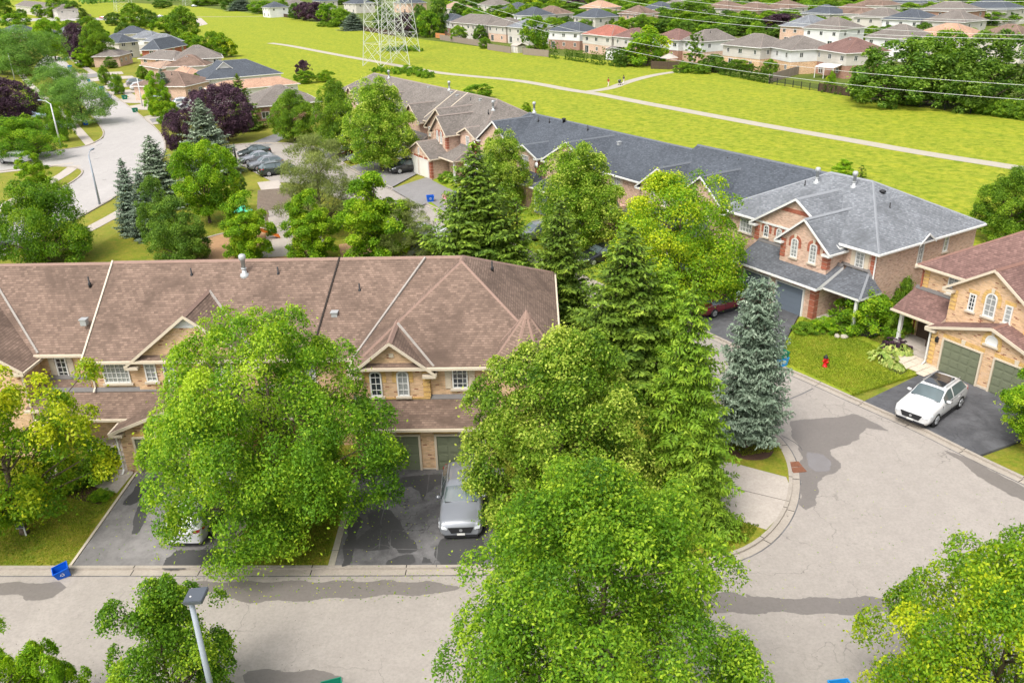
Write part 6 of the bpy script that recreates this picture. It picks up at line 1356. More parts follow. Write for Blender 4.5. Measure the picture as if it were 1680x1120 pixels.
MID = [
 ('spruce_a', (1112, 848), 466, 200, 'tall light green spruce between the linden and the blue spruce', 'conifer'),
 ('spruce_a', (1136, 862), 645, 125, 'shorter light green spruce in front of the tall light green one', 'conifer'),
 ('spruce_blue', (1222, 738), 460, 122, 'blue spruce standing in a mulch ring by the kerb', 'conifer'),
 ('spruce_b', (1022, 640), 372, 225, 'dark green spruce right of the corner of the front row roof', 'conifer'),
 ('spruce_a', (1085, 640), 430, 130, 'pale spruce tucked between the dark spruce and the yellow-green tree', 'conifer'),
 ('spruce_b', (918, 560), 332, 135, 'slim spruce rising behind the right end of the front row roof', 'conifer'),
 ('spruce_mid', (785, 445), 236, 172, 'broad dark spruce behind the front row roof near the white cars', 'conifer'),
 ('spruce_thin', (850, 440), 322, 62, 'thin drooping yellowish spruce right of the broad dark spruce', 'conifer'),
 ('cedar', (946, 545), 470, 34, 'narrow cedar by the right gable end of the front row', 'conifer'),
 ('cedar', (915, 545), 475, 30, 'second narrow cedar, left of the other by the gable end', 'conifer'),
 ('roundlime', (946, 412), 238, 158, 'round dense green tree in front of the slate roofed row', None),
 ('roundlime', (826, 345), 217, 96, 'tree with pale tips left of the round dense one, before the slate roof', None),
 ('dome_y', (1108, 497), 294, 232, 'large yellow-green tree in front of the light grey end house', None),
 ('maple', (345, 368), 234, 100, 'bright green maple in a mulch ring in the park', None),
 ('young', (412, 432), 318, 92, 'bright young tree in front of the playground', None),
 ('young', (516, 432), 316, 96, 'bright egg-shaped young tree right of the pergola', None),
 ('young', (618, 432), 286, 128, 'bright young tree behind the front roof, left of the olive pine', None),
 ('pine', (530, 385), 232, 135, 'greyish olive pine beyond the pergola', None),
 ('pine', (672, 430), 335, 92, 'small olive pine beside the white parked cars', None),
 ('round', (484, 233), 150, 76, 'leftmost of the three round trees by the far car park', None),
 ('round', (557, 258), 137, 80, 'middle of the three round trees by the far car park', None),
 ('roundlime', (627, 281), 130, 126, 'tallest of the three round trees, right of the dark parked cars', None),
 ('spruce_bluefar', (224, 385), 263, 40, 'narrow blue spruce at the left of the park', 'conifer'),
 ('spruce_bluefar', (248, 392), 285, 44, 'lower blue spruce leaning against its narrow neighbour', 'conifer'),
 ('spruce_silver', (266, 338), 224, 70, 'silvery spruce right of the narrow blue spruce', 'conifer'),
 ('spruce_silver', (347, 290), 163, 70, 'silvery green spruce in front of the purple trees', 'conifer'),
 ('spruce_far', (402, 214), 122, 46, 'dark pointed spruce in front of the orange-tan roof', 'conifer'),
 ('hornbeam', (268, 408), 297, 62, 'dense olive-green tree left of its twin in the park', None),
 ('hornbeam', (300, 436), 330, 92, 'dense bushy green tree right of its twin, at the front roof ridge', None),
 ('open', (82, 432), 302, 160, 'spreading green tree left of the park behind the front roof', None),
 ('young', (60, 310), 250, 50, 'small lime tree on the pavement edge at the left', None),
 ('hornbeam', (392, 318), 283, 26, 'small dark bush right of the bright maple', None),
 ('purple', (303, 258), 184, 44, 'purple-leaved tree left of the silvery green spruce', None),
 ('purple', (375, 232), 140, 74, 'larger purple-leaved tree right of the silvery green spruce', None),
 ('purple', (330, 200), 150, 40, 'small purple tree between the two bigger purple trees', None),
 ('airy', (138, 205), 128, 98, 'airy green street tree at the tip of the grass island', None),
 ('airy', (100, 165), 106, 90, 'airy green street tree behind the one at the grass island', None),
 ('airy', (44, 124), 44, 120, 'large airy tree at the left of the road end', None),
 ('airy', (5, 122), 75, 60, 'airy tree cut by the left edge at mid height of the street', None),
 ('purple', (10, 218), 132, 90, 'dark purple tree cut by the left edge', None),
 ('young', (48, 190), 142, 48, 'bright green round shrub-like tree right of the dark purple tree', None),
 ('open', (40, 262), 194, 112, 'greyish green spreading tree beside the side street', None),
 ('open', (100, 232), 168, 46, 'dark green tree behind the leaning street lamp at the left', None),
 ('cedar', (44, 148), 117, 16, 'pointed dark cedar on the lawn of the left street', 'conifer'),
 ('round', (-18, 405), 345, 50, 'dark green bush cut by the left edge at the car', None),
 ('maple', (92, 100), 30, 56, 'big deep green tree behind the end of the left street', None),
 ('purple', (136, 108), 40, 34, 'tall purple tree left of the large rounded green tree', None),
 ('round', (166, 108), 38, 54, 'large rounded green tree beside the first house of the left street', None),
 ('young', (138, 111), 78, 30, 'small bright lime street tree before the large rounded one', None),
 ('young', (112, 94), 62, 26, 'yellow-green street tree at the turn of the road', None),
 ('young', (84, 86), 56, 30, 'slim green street tree left of the yellow-green one', None),
 ('round', (174, 140), 108, 20, 'young round street tree on the verge with bins', None),
 ('open', (195, 155), 122, 24, 'thin sapling with few leaves on the verge', None),
 ('round', (236, 132), 109, 22, 'ball-shaped green tree in front of the tan garage roof', None),
 ('young', (262, 190), 118, 42, 'narrow green street tree left of the small blue spruce', None),
 ('young', (278, 205), 150, 40, 'leafy green tree overhanging the pavement by the street lamp', None),
 ('spruce_bluefar', (273, 165), 113, 22, 'small blue spruce in front of the orange-tan wing', 'conifer'),
 ('hornbeam', (326, 152), 122, 20, 'dark green cone bush beside the brown roof of the left street', None),
 ('hornbeam', (182, 112), 94, 22, 'yellowish bush before the first house of the left street', None),
 ('far_a', (222, 48), 6, 40, 'grey-green tall tree behind the slate bungalow', None),
 ('far_b', (190, 42), 20, 36, 'dark green clump left of the grey-green tall tree', None),
 ('far_b', (248, 45), 32, 26, 'dark shrub clump right of the grey-green tall tree', None),
 ('far_c', (275, 60), 26, 46, 'bright green tree behind the white gabled roof of the left street', None),
 ('far_a', (305, 66), 12, 48, 'tall green tree on the edge of the meadow above the left street roofs', None),
 ('far_y', (312, 80), 55, 50, 'low yellow-green tree below the tall meadow edge tree', None),
 ('far_y', (368, 94), 56, 44, 'yellow-green tree above the slate bungalow roof', None),
 ('far_c', (352, 90), 52, 26, 'green tree left of the yellow-green one above the slate bungalow roof', None),
 ('far_b', (267, 14), 0, 34, 'dark bush clump standing in the distant meadow', None),
 ('far_p', (500, 128), 100, 28, 'purple tree at the meadow edge behind the brick building', None),
 ('far_c', (502, 137), 116, 32, 'bright green bush in front of the purple meadow-edge tree', None),
 ('far_y', (535, 134), 116, 34, 'yellow-green bush right of the bright bush at the meadow edge', None),
 ('far_c', (785, 162), 138, 46, 'bright green bush behind the taupe roofed row', None),
 ('young', (864, 186), 168, 16, 'small dark green sapling behind the slate roof ridge', None),
 ('young', (1382, 292), 263, 36, 'light green sapling behind the grey end roof', None),
 ('cedar', (1412, 294), 273, 20, 'dark clipped cedar behind the grey end roof', 'conifer'),
 ('round', (1648, 398), 280, 120, 'dense green tree behind the maroon roofed house at the right edge', None),
]
for k, b, yt, w, lab, cat in MID: tree_at(k, b, yt, w, lab, cat or 'tree', name='spruce_tree' if cat and 'spruce' in k else 'tree')
FAR = [
 ('far_big', (1478, 170), 62, 180, 'large dark green tree at the left of the big pair beyond the meadow'),
 ('far_big2', (1535, 165), 50, 120, 'yellow-green tree in the middle of the big trees beyond the meadow'),
 ('far_big', (1615, 180), 50, 170, 'huge deep green tree at the right of the big trees beyond the meadow'),
 ('far_b', (1412, 163), 112, 36, 'cone-shaped green tree at the fence right of the maroon roofed house'),
 ('far_y', (1362, 146), 118, 16, 'small yellow cone bush beside the white awning'),
 ('far_y', (1062, 108), 46, 74, 'big yellow-green tree at the fence beyond the meadow'),
 ('far_b', (1026, 108), 78, 46, 'dark green shrubbery left of the big yellow-green tree'),
 ('far_c', (878, 88), 27, 42, 'tall oval bright green tree at the meadow fence'),
 ('far_p', (1164, 98), 72, 30, 'small purple tree right of the pair of tall cedars'),
 ('far_b', (1170, 118), 88, 44, 'dark bushes below the small purple tree'),
 ('far_c', (1212, 116), 98, 34, 'green shrub by the orange deck'),
 ('far_a', (1262, 122), 98, 26, 'green shrub before the white-sided house'),
 ('far_b', (1283, 118), 96, 30, 'dark green shrub right of the other before the white-sided house'),
 ('far_b', (1320, 112), 96, 30, 'dark shrub beside the patio of the maroon roofed house'),
 ('far_a', (752, 68), 43, 28, 'green tree in front of the long cream house'),
 ('far_b', (788, 68), 40, 22, 'slim dark tree in front of the long cream house'),
 ('far_a', (796, 80), 62, 22, 'green shrub at the wooden fence of the cream house'),
 ('far_b', (848, 70), 54, 20, 'dark shrub above the grey shed'),
 ('far_b', (690, 60), 6, 30, 'dark green tree right of the pylon'),
 ('far_c', (705, 62), 18, 30, 'lighter green tree right of the pylon beside the dark one'),
 ('far_b', (722, 58), -8, 26, 'tall dark poplar-like tree right of the pylon'),
 ('far_p', (668, 60), 22, 34, 'dark tree seen between the pylon legs'),
 ('far_b', (633, 50), 10, 30, 'green tree seen through the left half of the pylon'),
 ('spruce_bluefar', (581, 50), 21, 24, 'blue spruce at the meadow edge left of the pylon'),
 ('far_a', (560, 44), 14, 30, 'green tree left of the meadow-edge blue spruce'),
 ('far_c', (540, 40), 6, 26, 'light green tree right of the dark purple pair'),
 ('far_p', (520, 35), 5, 28, 'right of the two dark purple trees at the meadow edge'),
 ('far_p', (503, 34), 5, 26, 'left of the two dark purple trees at the meadow edge'),
 ('far_b', (488, 32), 4, 22, 'green tree left of the dark purple pair'),
 ('far_a', (466, 26), 0, 16, 'slim green tree beside the white gabled house'),
 ('far_c', (430, 23), 2, 30, 'round green tree left of the white gabled house'),
 ('spruce_bluefar', (398, 18), -4, 26, 'bluish spruce clump at the top edge of the far meadow'),
 ('far_b', (380, 16), -8, 28, 'dark tree mass at the top edge of the far meadow'),
 ('far_a', (340, 10), -10, 34, 'green tree at the top edge above the meadow path'),
 ('far_b', (118, 30), 0, 34, 'dark green tree right of the big cream house'),
 ('far_a', (98, 30), -6, 30, 'green tree beside the big cream house'),
 ('far_a', (10, 30), -5, 26, 'green tree left of the big cream house at the top left'),
 ('far_c', (66, 30), 8, 16, 'small green tree before the big cream house'),
 ('far_b', (36, 30), 14, 14, 'small dark tree before the big cream house'),
 ('spruce_far', (140, 34), 14, 14, 'greyish conifer at the corner of the yard by the tan road'),
 ('far_p', (1283, 52), 24, 52, 'large dome-shaped purple tree in the distant suburb'),
 ('far_b', (1222, 58), 26, 54, 'dark green round tree left of the dome-shaped purple tree'),
 ('far_b', (1166, 50), 28, 50, 'dark green tree behind the white house with tall cedars'),
 ('far_big2', (1128, 42), 0, 72, 'broad bright green tree above the pinkish roof'),
 ('far_b', (1096, 44), 22, 40, 'deep green tree left of the broad bright one'),
 ('far_c', (1125, 48), 33, 26, 'light shrub-like tree below the broad bright one'),
 ('far_y', (1368, 68), 36, 42, 'lime green round tree above the grey roof, right of the pale blue-grey one'),
 ('far_y', (1410, 70), 50, 30, 'yellow-green tree right of the lime green round tree'),
 ('far_a', (1460, 50), 25, 34, 'round green tree above the taupe roof at right'),
 ('far_y', (1520, 44), 28, 34, 'yellow-green tree left of the orange-tan roof'),
 ('far_a', (1500, 46), 32, 26, 'grey-green tree beside the yellow-green one at the orange-tan roof'),
 ('far_b', (1630, 38), 12, 56, 'dark green tree right of the taupe hip roof'),
 ('far_a', (1668, 34), 8, 40, 'green tree at the right edge near the top'),
 ('far_c', (1484, 22), 8, 20, 'small round bright tree near the top at right'),
 ('far_b', (1030, 40), 14, 40, 'dark green tree left of the brown roof in the distance'),
 ('far_y', (1003, 44), 26, 30, 'yellow shrub-like tree above the red roof'),
 ('far_y', (1046, 44), 28, 22, 'yellow-green tree above the big yellow-green one'),
 ('far_b', (905, 36), 16, 36, 'dark green tree above the slate roof of the fence row'),
 ('far_y', (946, 38), 18, 24, 'yellowish tree between dark trees above the slate roof'),
 ('far_p', (944, 24), -4, 26, 'purple tree near the top edge left of the slate hip roof'),
 ('far_b', (818, 30), 8, 40, 'dark green tree above the long cream house'),
 ('far_y', (852, 32), 10, 30, 'yellow-green tree above the greenish roof'),
 ('far_y', (784, 22), 8, 26, 'lime tree above the taupe roof'),
 ('far_b', (765, 16), -4, 24, 'dark tree above the beige roof near the top edge'),
 ('far_c', (724, 18), 0, 24, 'green tree right of the pylon at the top edge'),
 ('far_b', (1340, 16), -2, 34, 'green tree behind the slate roof near the top edge'),
 ('far_c', (1318, 22), 2, 30, 'bright green tree above the pale blue-grey roof'),
 ('far_y', (1256, 18), -4, 30, 'yellow tree near the top edge above the dark round tree'),
 ('far_a', (1185, 24), 10, 26, 'round green tree between the brown roofs'),
 ('far_a', (1150, 14), -8, 40, 'green tree at the top edge left of the brown twin roofs'),
 ('far_b', (1060, 10), -10, 34, 'dark green tree at the top edge above the brown roof'),
 ('far_a', (1440, 8), -6, 34, 'green tree at the top edge above the wide brown roof'),
 ('far_b', (1530, 6), -8, 34, 'dark tree at the top edge above the slate roof at right'),
 ('far_a', (1600, 4), -10, 36, 'green tree at the top edge between the taupe and slate roofs'),
 ('far_b', (1650, 14), -6, 34, 'deep green tree at the top right corner'),
 ('far_b', (1420, 22), 4, 28, 'small dark tree between the cream walls near the top right'),
 ('far_a', (610, 10), -10, 30, 'green tree at the top edge left of the pylon'),
 ('far_b', (560, 8), -12, 30, 'dark tree at the top edge above the green tree'),
 ('far_a', (900, 8), -8, 30, 'green tree at the top edge between the slate and brown roofs'),
 ('far_c', (1005, 16), -2, 22, 'green tree before the peach roofed house'),
 ('far_b', (1100, 3), -14, 34, 'dark tree at the top edge above the slate-blue roof'),
]
for k, b, yt, w, lab in FAR: tree_at(k, b, yt, w*(1.35 if b[1] < 60 else 1.2 if b[1] < 75 else 1.05), lab, 'conifer' if 'spruce' in k else 'tree', 'trees beyond the meadow', z=0)
for i, x in enumerate(range(728, 1680, 27)):
    if i % 5 == 3: continue
    r_ = float(np.interp(x, [728, 768, 925, 975, 1090, 1213, 1362, 1680], [28, 31, 41, 46, 57, 62, 64, 70]))
    k = ('far_a', 'far_b', 'far_c', 'far_b', 'far_y', 'far_a', 'far_b')[i % 7]
    hi = min(range(len(FR)), key=lambda q: abs((FR[q][0][0]+FR[q][1][0])/2-x)); hn = ' '.join(FR[hi][8].replace(',', '').split()[:6])
    while hn.split()[-1] in ('at', 'the', 'of', 'above', 'with', 'left', 'behind', 'and', 'right', 'in'): hn = ' '.join(hn.split()[:-1])
    tree_at(k, (x+random.uniform(-6, 6), r_+4), r_-random.uniform(18, 32), random.uniform(28, 46), ('round tree', 'dark tree', 'bright tree', 'deep green tree', 'lime tree', 'soft green tree', 'dark round tree')[i % 7]+' behind the roof of the '+hn, 'tree', 'garden trees of the distant suburb', z=0)
for x, yb, yt, w, lab in ((150, 60, 28, 40, 'green tree behind the purple tree at the end of the left street'), (118, 62, 34, 34, 'dark tree behind the grey-roofed house at the far left'), (30, 50, 22, 40, 'green tree before the tan road at the far left'), (8, 88, 56, 44, 'round tree at the left edge beyond the street lamp'), (70, 78, 44, 40, 'tree between the slate roofs at the far left'), (165, 80, 46, 40, 'tree left of the large rounded street tree'), (330, 92, 60, 30, 'green tree on the meadow side of the broad taupe roof'), (205, 66, 36, 30, 'tree behind the pale house with slate roof'), (245, 44, 14, 34, 'meadow edge tree behind the white gable'), (290, 56, 26, 34, 'round tree behind the grey roofed house of the left street')):
    tree_at(('far_a', 'far_b', 'far_c')[(x+yb) % 3], (x, yb), yt, w, lab, z=0)
gp = [(x+random.uniform(-9, 9), y+random.uniform(-3, 3)) for y in (6, 18, 31, 43) for x in range(720+int(y), 1690, 34)]
GD = ('dark', 'light green', 'mid green', 'bright', 'yellowish')
for i, (x, y) in enumerate(gp):
    if x > 1440 and y > 36 or y > 22 and x < 790: continue
    k = ('far_b', 'far_a', 'far_a', 'far_c', 'far_y')[i % 5]
    hi = min(range(len(DH)), key=lambda q: (DH[q][0][0]-x)**2+9*(DH[q][0][1]-y+6)**2); dx = x-DH[hi][0][0]; hn = ' '.join(w_ for w_ in DH[hi][5].replace(',', '').split()[:7] if w_ not in ()); dy = y-DH[hi][0][1]
    while hn.split()[-1] in ('at', 'the', 'of', 'above', 'near', 'with', 'left', 'right', 'between', 'to', 'over', 'just', 'in', 'and', 'before', 'by', 'its', 'a', 'half'): hn = ' '.join(hn.split()[:-1])
    where = ('left' if dx < 0 else 'right')+' of' if abs(dx) > 12 else ('in front of' if dy > 4 else 'behind')
    tree_at(k, (x, y+9), y-14, random.uniform(36, 56), GD[i % 5]+' garden tree '+where+' the '+hn, 'tree', 'garden trees of the distant suburb', z=0)
# a far wood of suburb trees and roofs beyond what can be told apart
fw = []
rr = np.random.default_rng(99)
wm = PROTO['far_b'][0]
nv = 46
allC, allN, allS, allT = [], [], [], []
for i in range(240):
    x = rr.uniform(-900, 900); y = rr.uniform(760, 1300)
    n = 80; d = rr.normal(size=(n, 3)); d[:, 2] = np.abs(d[:, 2]); d /= np.linalg.norm(d, axis=1, keepdims=True)
    R = rr.uniform(5, 8); allC.append(np.array([x, y, 2])+d*R*np.array([1.2, 1.2, 1.0])*rr.uniform(0.7, 1, (n, 1))); allN.append(d+rr.normal(0, .3, (n, 3))); allS.append(rr.uniform(2.0, 3.4, n)); allT.append(rr.normal(rr.uniform(.2, .7), .15, n))
fo = link('distant_wood', leaf_mesh('distant_wood', np.concatenate(allC), np.concatenate(allN), np.concatenate(allS), 0.7, np.concatenate(allT), LM['far']))
fo['kind'] = 'stuff'

# clipped cedars along the meadow fence
ORD = 'first second third fourth fifth sixth seventh eighth ninth tenth eleventh twelfth thirteenth fourteenth fifteenth sixteenth seventeenth eighteenth nineteenth twentieth twenty-first twenty-second twenty-third twenty-fourth twenty-fifth twenty-sixth'.split()
def cedar_row(a, b, n, h, w, label, group, skip=()):
    A, B = at(*a), at(*b)
    for i in range(n):
        if i in skip: continue
        p = A.lerp(B, i/(n-1)); place_tree('cedar_dark', (p.x, p.y, 0), h*random.uniform(0.88, 1.1), w, ORD[i]+' cedar from the left '+label, 'cedar', group, 'clipped_cedar', trunk=False)
cedar_row((904, 95), (914, 97), 3, 4.6, 0.9, 'in the short clump left of the clipped hedge row', 'short clump of tall cedars')
cedar_row((928, 98), (962, 103), 12, 3.0, 0.8, 'in the left clipped row at the meadow fence', 'left hedge row cedars')
cedar_row((970, 105), (986, 107), 6, 3.2, 0.8, 'in the clipped row left of the white conservatory', 'middle hedge row cedars')
cedar_row((990, 105), (996, 106), 2, 4.4, 0.9, 'of the tall pair before the white conservatory', 'cedars by the conservatory')
cedar_row((1003, 108), (1022, 111), 6, 4.6, 0.95, 'in the tall row right of the white conservatory', 'tall cedars right of the conservatory')
cedar_row((1182, 122), (1262, 137), 26, 3.0, 0.95, 'in the long hedge left of the grey board fence', 'long cedar hedge')
cedar_row((1352, 152), (1392, 158), 5, 2.2, 0.6, 'before the brown board fence with the white awning', 'small cedars at the brown fence')
for p, h in (((1137, 118), 10.5), ((1143, 118), 10), ((1131, 117), 8)): place_tree('cedar', (*at(*p)[:2], 0), h, 1.9, ('tallest, middle' if p[0] == 1137 else 'right-hand' if p[0] == 1143 else 'shorter left-hand')+' cedar of the pointed group at the end of the side path', 'cedar', 'tall cedars at the path end', 'cedar_tree', trunk=False)
for i in range(14):
    A, B = at(1598, 184), at(1710, 200); p = A.lerp(B, i/13); place_tree('shrub', (p.x, p.y, 0), random.uniform(2.2, 3.2), random.uniform(1.6, 2.2), ORD[i]+' bush from the left in the hedge at the right edge of the meadow', 'shrub', 'hedge at the right edge', 'hedge_shrub', trunk=False)
for wi, ((x, y), w) in enumerate((((668, 118), 3.4), ((688, 124), 3.0), ((650, 121), 2.6), ((625, 118), 2.2), ((700, 127), 2.4), ((662, 83), 4.2), ((640, 84), 2.6), ((680, 84), 3.0), ((1390, 100), 1.0))):
    p = at(x, y); place_tree('weed', (p.x, p.y, 0), 1.7, w, ORD[wi]+' patch of tall weeds round the pylon, counted from the nearest', 'weeds', 'weeds round the pylon', 'weed_clump', trunk=False)
for (x, y), w in (((530, 44), 3), ((545, 45), 2.6), ((1120, 119), 2.4), ((1150, 121), 2.2)):
    p = at(x, y); place_tree('shrub', (p.x, p.y, 0), 2.2, w, ('left' if x == 530 else 'right' if x == 545 else 'near' if x == 1120 else 'far')+' low bush of a pair at the edge of the meadow', 'shrub', 'low bushes at the meadow edge', 'shrub', trunk=False)
# garden plants
for key, b, h, R, lab in (
 ('shrub_lime', (1416, 545), 2.7, 2.3, 'large glossy green bush beside the porch of the grey roofed house'),
 ('shrub', (1385, 540), 1.2, 1.3, 'low bush in front of the large glossy bush'),
 ('shrub_lime', (1350, 545), 0.9, 1.0, 'low spreading plant left of the bushes at the grey roofed house'),
 ('shrub', (1320, 548), 0.7, 0.9, 'small garden plant by the kerb in front of the blue garage'),
 ('shrub', (1478, 520), 2.6, 1.2, 'wispy green climber between the pink house and the maroon porch roof'),
 ('shrub', (1470, 560), 2.2, 0.9, 'dark green bush left of the white porch column'),
 ('shrub_pur', (1468, 578), 0.9, 0.9, 'small purple bush at the corner of the porch'),
 ('shrub', (150, 790), 1.1, 1.2, 'green bush beside the concrete walk under the yellow tree'),
 ('shrub', (178, 762), 0.9, 0.7, 'small bush beside the porch steps'),
 ('shrub', (118, 798), 1.2, 1.3, 'dark bush left of the concrete walk'),
 ('shrub_lime', (168, 820), 0.4, 0.6, 'tuft of long grass beside the driveway edge'),
 ('shrub', (735, 300), 1.2, 1.3, 'green bush at the corner of the brick row by the porch'),
 ('shrub', (690, 270), 2.2, 1.6, 'tall bush left of the pale garage doors'),
 ('shrub', (1060, 460), 1.2, 1.0, 'small bush behind the dark spruce'),
):
    p = at(*b); place_tree(key, (p.x, p.y, LZ-0.02), h, R, lab, 'shrub', None, 'shrub', trunk=False)
def hosta(p, R, h, label, group=None):
    n = int(150*R); th = RNG.uniform(0, 2*PI, n); r = R*np.sqrt(RNG.uniform(0, 1, n))
    C = np.stack([r*np.cos(th), r*np.sin(th), h*(1-(r/R)**2)*0.8+0.08], 1); N = np.stack([np.cos(th)*0.5, np.sin(th)*0.5, np.ones(n)], 1)+RNG.normal(0, .3, (n, 3))
    al = np.stack([np.cos(th), np.sin(th), -0.5*np.ones(n)], 1)
    me = leaf_mesh('hosta', C, N, RNG.uniform(0.26, 0.4, n), 0.55, RNG.normal(0.5, 0.25, n), LM['hosta'], 0.15, al)
    o = link('hosta_plant', me); o.location = (p.x, p.y, LZ); return tag(o, label, 'plant', group)
for b, R, h, lab in (((1447, 592), 1.0, 0.6, 'large pale green hosta at the left of the black garden bed'), ((1462, 580), 0.85, 0.6, 'pale green hosta in the middle of the black bed'), ((1478, 582), 0.75, 0.6, 'bright yellow hosta nearest the porch'), ((1460, 602), 0.55, 0.4, 'small round light green plant at the lower edge of the black bed'), ((1473, 609), 0.4, 0.3, 'smallest green plant at the tip of the black bed')): hosta(at(*b), R, h, lab)
sheet('mulch_bed', px((1441, 598), (1437, 585), (1441, 572), (1450, 562), (1470, 556), (1490, 575), (1500, 590), (1485, 600), (1490, 612), (1478, 618), (1458, 611)), LZ+0.006, 'soil')
sheet('mulch_bed', px((1335, 552), (1345, 540), (1380, 528), (1445, 530), (1455, 548), (1430, 556), (1370, 552)), LZ+0.006, 'soil')
for c, r in (((1228, 737), 1.35), ((347, 369), 1.3)):
    p = at(*c); sheet('mulch_bed', [(p.x+r*math.cos(a)*(1+.06*math.sin(3*a)), p.y+r*math.sin(a)) for a in [2*PI*i/24 for i in range(24)]], LZ+0.008 if r > 1.32 else 0.06, 'mulch')
sheet('mulch_bed', px((100, 810), (128, 788), (175, 772), (190, 812), (165, 832), (120, 822)), LZ+0.006, 'mulch')
# concrete walks and paving stones
slab('walk', [(p.x, p.y) for p in px((155, 802), (175, 776), (188, 765), (219, 766), (219, 781), (193, 813), (172, 808))], 'concrete', LZ+0.01)
slab('walk', [(p.x, p.y) for p in px((60, 785), (100, 765), (110, 772), (88, 792), (66, 792))], 'concrete', LZ+0.01)
wk = thing('paving_walk', 'walk of pale paving stones between the black garden bed and the driveway', 'walk', at(1500, 598, 0), BR)
pm = {}
for i in range(5):
    for j in range(4):
        if (i, j) in ((0, 0), (0, 3)): continue
        w = 0.62 if (i+j) % 2 else 0.5
        k = MB(); k.box(0.01, 0.60, 0.01, 0.60, 0, 0.05)
        if 's' not in pm: pm['s'] = k.mesh('paving_stone', M['stone'], bevel=0.012)
        o = link('paving_stone', pm['s'], wk); o.location = (-1.5+i*0.62, -1.4+j*0.62+(0.2 if i % 2 else 0), LZ-0.005+random.uniform(0, .012))
# real grass blades on the nearest lawns
def tufts(name, poly, n, h, mat):
    xs = [p[0] for p in poly]; ys = [p[1] for p in poly]; P = np.array([(p[0], p[1]) for p in poly]); x = RNG.uniform(min(xs), max(xs), n*3); y = RNG.uniform(min(ys), max(ys), n*3)
    ins = np.zeros(len(x), bool); j = len(P)-1
    for i in range(len(P)):
        c = ((P[i, 1] > y) != (P[j, 1] > y)) & (x < (P[j, 0]-P[i, 0])*(y-P[i, 1])/(P[j, 1]-P[i, 1]+1e-12)+P[i, 0]); ins ^= c; j = i
    x, y = x[ins][:n], y[ins][:n]; m = len(x)
    C = np.stack([x, y, np.full(m, LZ+h*0.35)], 1); N = RNG.normal(size=(m, 3)); N[:, 2] *= 0.5; al = np.stack([RNG.normal(0, .5, m), RNG.normal(0, .5, m), np.ones(m)], 1)
    t = 0.45+0.25*np.sin(x*1.3)*np.cos(y*1.1)+RNG.normal(0, .2, m)
    o = link(name, leaf_mesh(name, C, N, RNG.uniform(0.6, 1.3, m)*h, 0.45, t, mat, 0.1, al)); o['kind'] = 'stuff'
LM['blade'] = leafmat('grass_blades', (0.11, 0.17, 0.015), (0.21, 0.27, 0.02), (0.38, 0.34, 0.06), 0.4)
tufts('grass', [(-34, ky(-34)), (-20.05, ky(-20)), (-20.1, 35.5), (-24, 37), (-34, 38)], 18000, 0.09, LM['blade'])
tufts('grass', [(-12.6, ky(-12.6)), (-8.45, ky(-8.4)), (-8.5, 36.5), (-12.6, 36.5)], 10000, 0.09, LM['blade'])
tufts('grass', [(17.2, 49.2), (20.4, 43.8), (25.3, 46.6), (24.2, 51), (21.4, 56)], 20000, 0.09, LM['blade'])
tufts('grass', [(8.5, 29.8), (10.5, 30.6), (11.2, 31.6), (9.0, 32.5), (6, 33)], 6000, 0.09, LM['blade'])
tufts('grass', [(12.0, 37.5), (14.2, 38), (14.0, 39.8), (12.3, 42.4), (10.5, 42)], 6000, 0.09, LM['blade'])
# ------------------------------------------------------------------ vehicles
VD = (.852, .523)                                          # direction into the back row's drives
ND = (-VD[0], -VD[1])
def aimed(a, b, z=0): A, B = at(*a, z), at(*b, z); return (B-A)
sc_ = car('suv', 'silver', (-2.55, 31.25, 0), (0.02, -1), 'silver SUV parked nose out on the dark driveway beside the lindens')
car('suv', 'white', (-15.3, 37.6, 0), (0.03, 1), 'white SUV on the front driveway, mostly hidden by the big tree', centre=(-15.1, 33.4, 0)); sc_.scale = (1.06,)*3
ROADZ = LZ-0.006
wa, wb = at(1531.6, 698, .17), at(1572.5, 667.7, .17); wh_ = (wa-wb).normalized(); wnn = Vector((wh_.y, -wh_.x, 0)); wnn = wnn if wnn.x < 0 else -wnn
rc_ = car('suv', 'white', None, wh_, 'white SUV with dark glass sunroof on the driveway at the right', sunroof=True, centre=(wa+wb)/2+wnn*0.92); rc_.scale = (1.08,)*3
ROADZ = LZ-0.006
car('sedan', 'maroon', None, VD, 'dark maroon car before the first blue garage, half hidden by the blue spruce', centre=at(1178, 512))
ROADZ = 0.17
car('suv', 'black', None, ND, 'black SUV on the driveway of the pale garage doors', centre=at(668, 283))
car('sedan', 'grey', None, ND, 'dark grey sedan under the tallest round tree', centre=at(597, 265))
car('sedan', 'maroon', None, ND, 'dark reddish sedan behind the dark grey one', centre=at(583, 254))
car('suv', 'white', None, ND, 'white car far behind the dark sedans', centre=at(545, 236))
car('suv', 'black', None, ND, 'black car beside the person in pink', centre=at(762, 333))
ROADZ = 0.05
PKD = aimed((437, 290), (472, 285))
PKD = (-VD[0], -VD[1])
car('sedan', 'silver', None, PKD, 'silver sedan, first of the row in the far car park', centre=at(421, 266))
car('suv', 'grey', None, PKD, 'grey SUV in the middle of the far car park row', centre=at(437, 277))
car('suv', 'green', None, VD, 'dark green SUV nearest the park in the far car park', centre=at(455, 286))
car('sedan', 'green', None, PKD, 'dark car mostly hidden behind the silver sedan', centre=at(418, 256))
car('suv', 'silver', None, (1, 0.2), 'silver car nearest the front roof ridge, below the other parked pair', centre=at(706, 424))
car('sedan', 'silver', None, (1, 0.2), 'light silver car with black pillars behind the front roof', centre=at(700, 406))
car('sedan', 'white', None, (1, 0.2), 'white car at the top of the group behind the front roof', centre=at(700, 391))
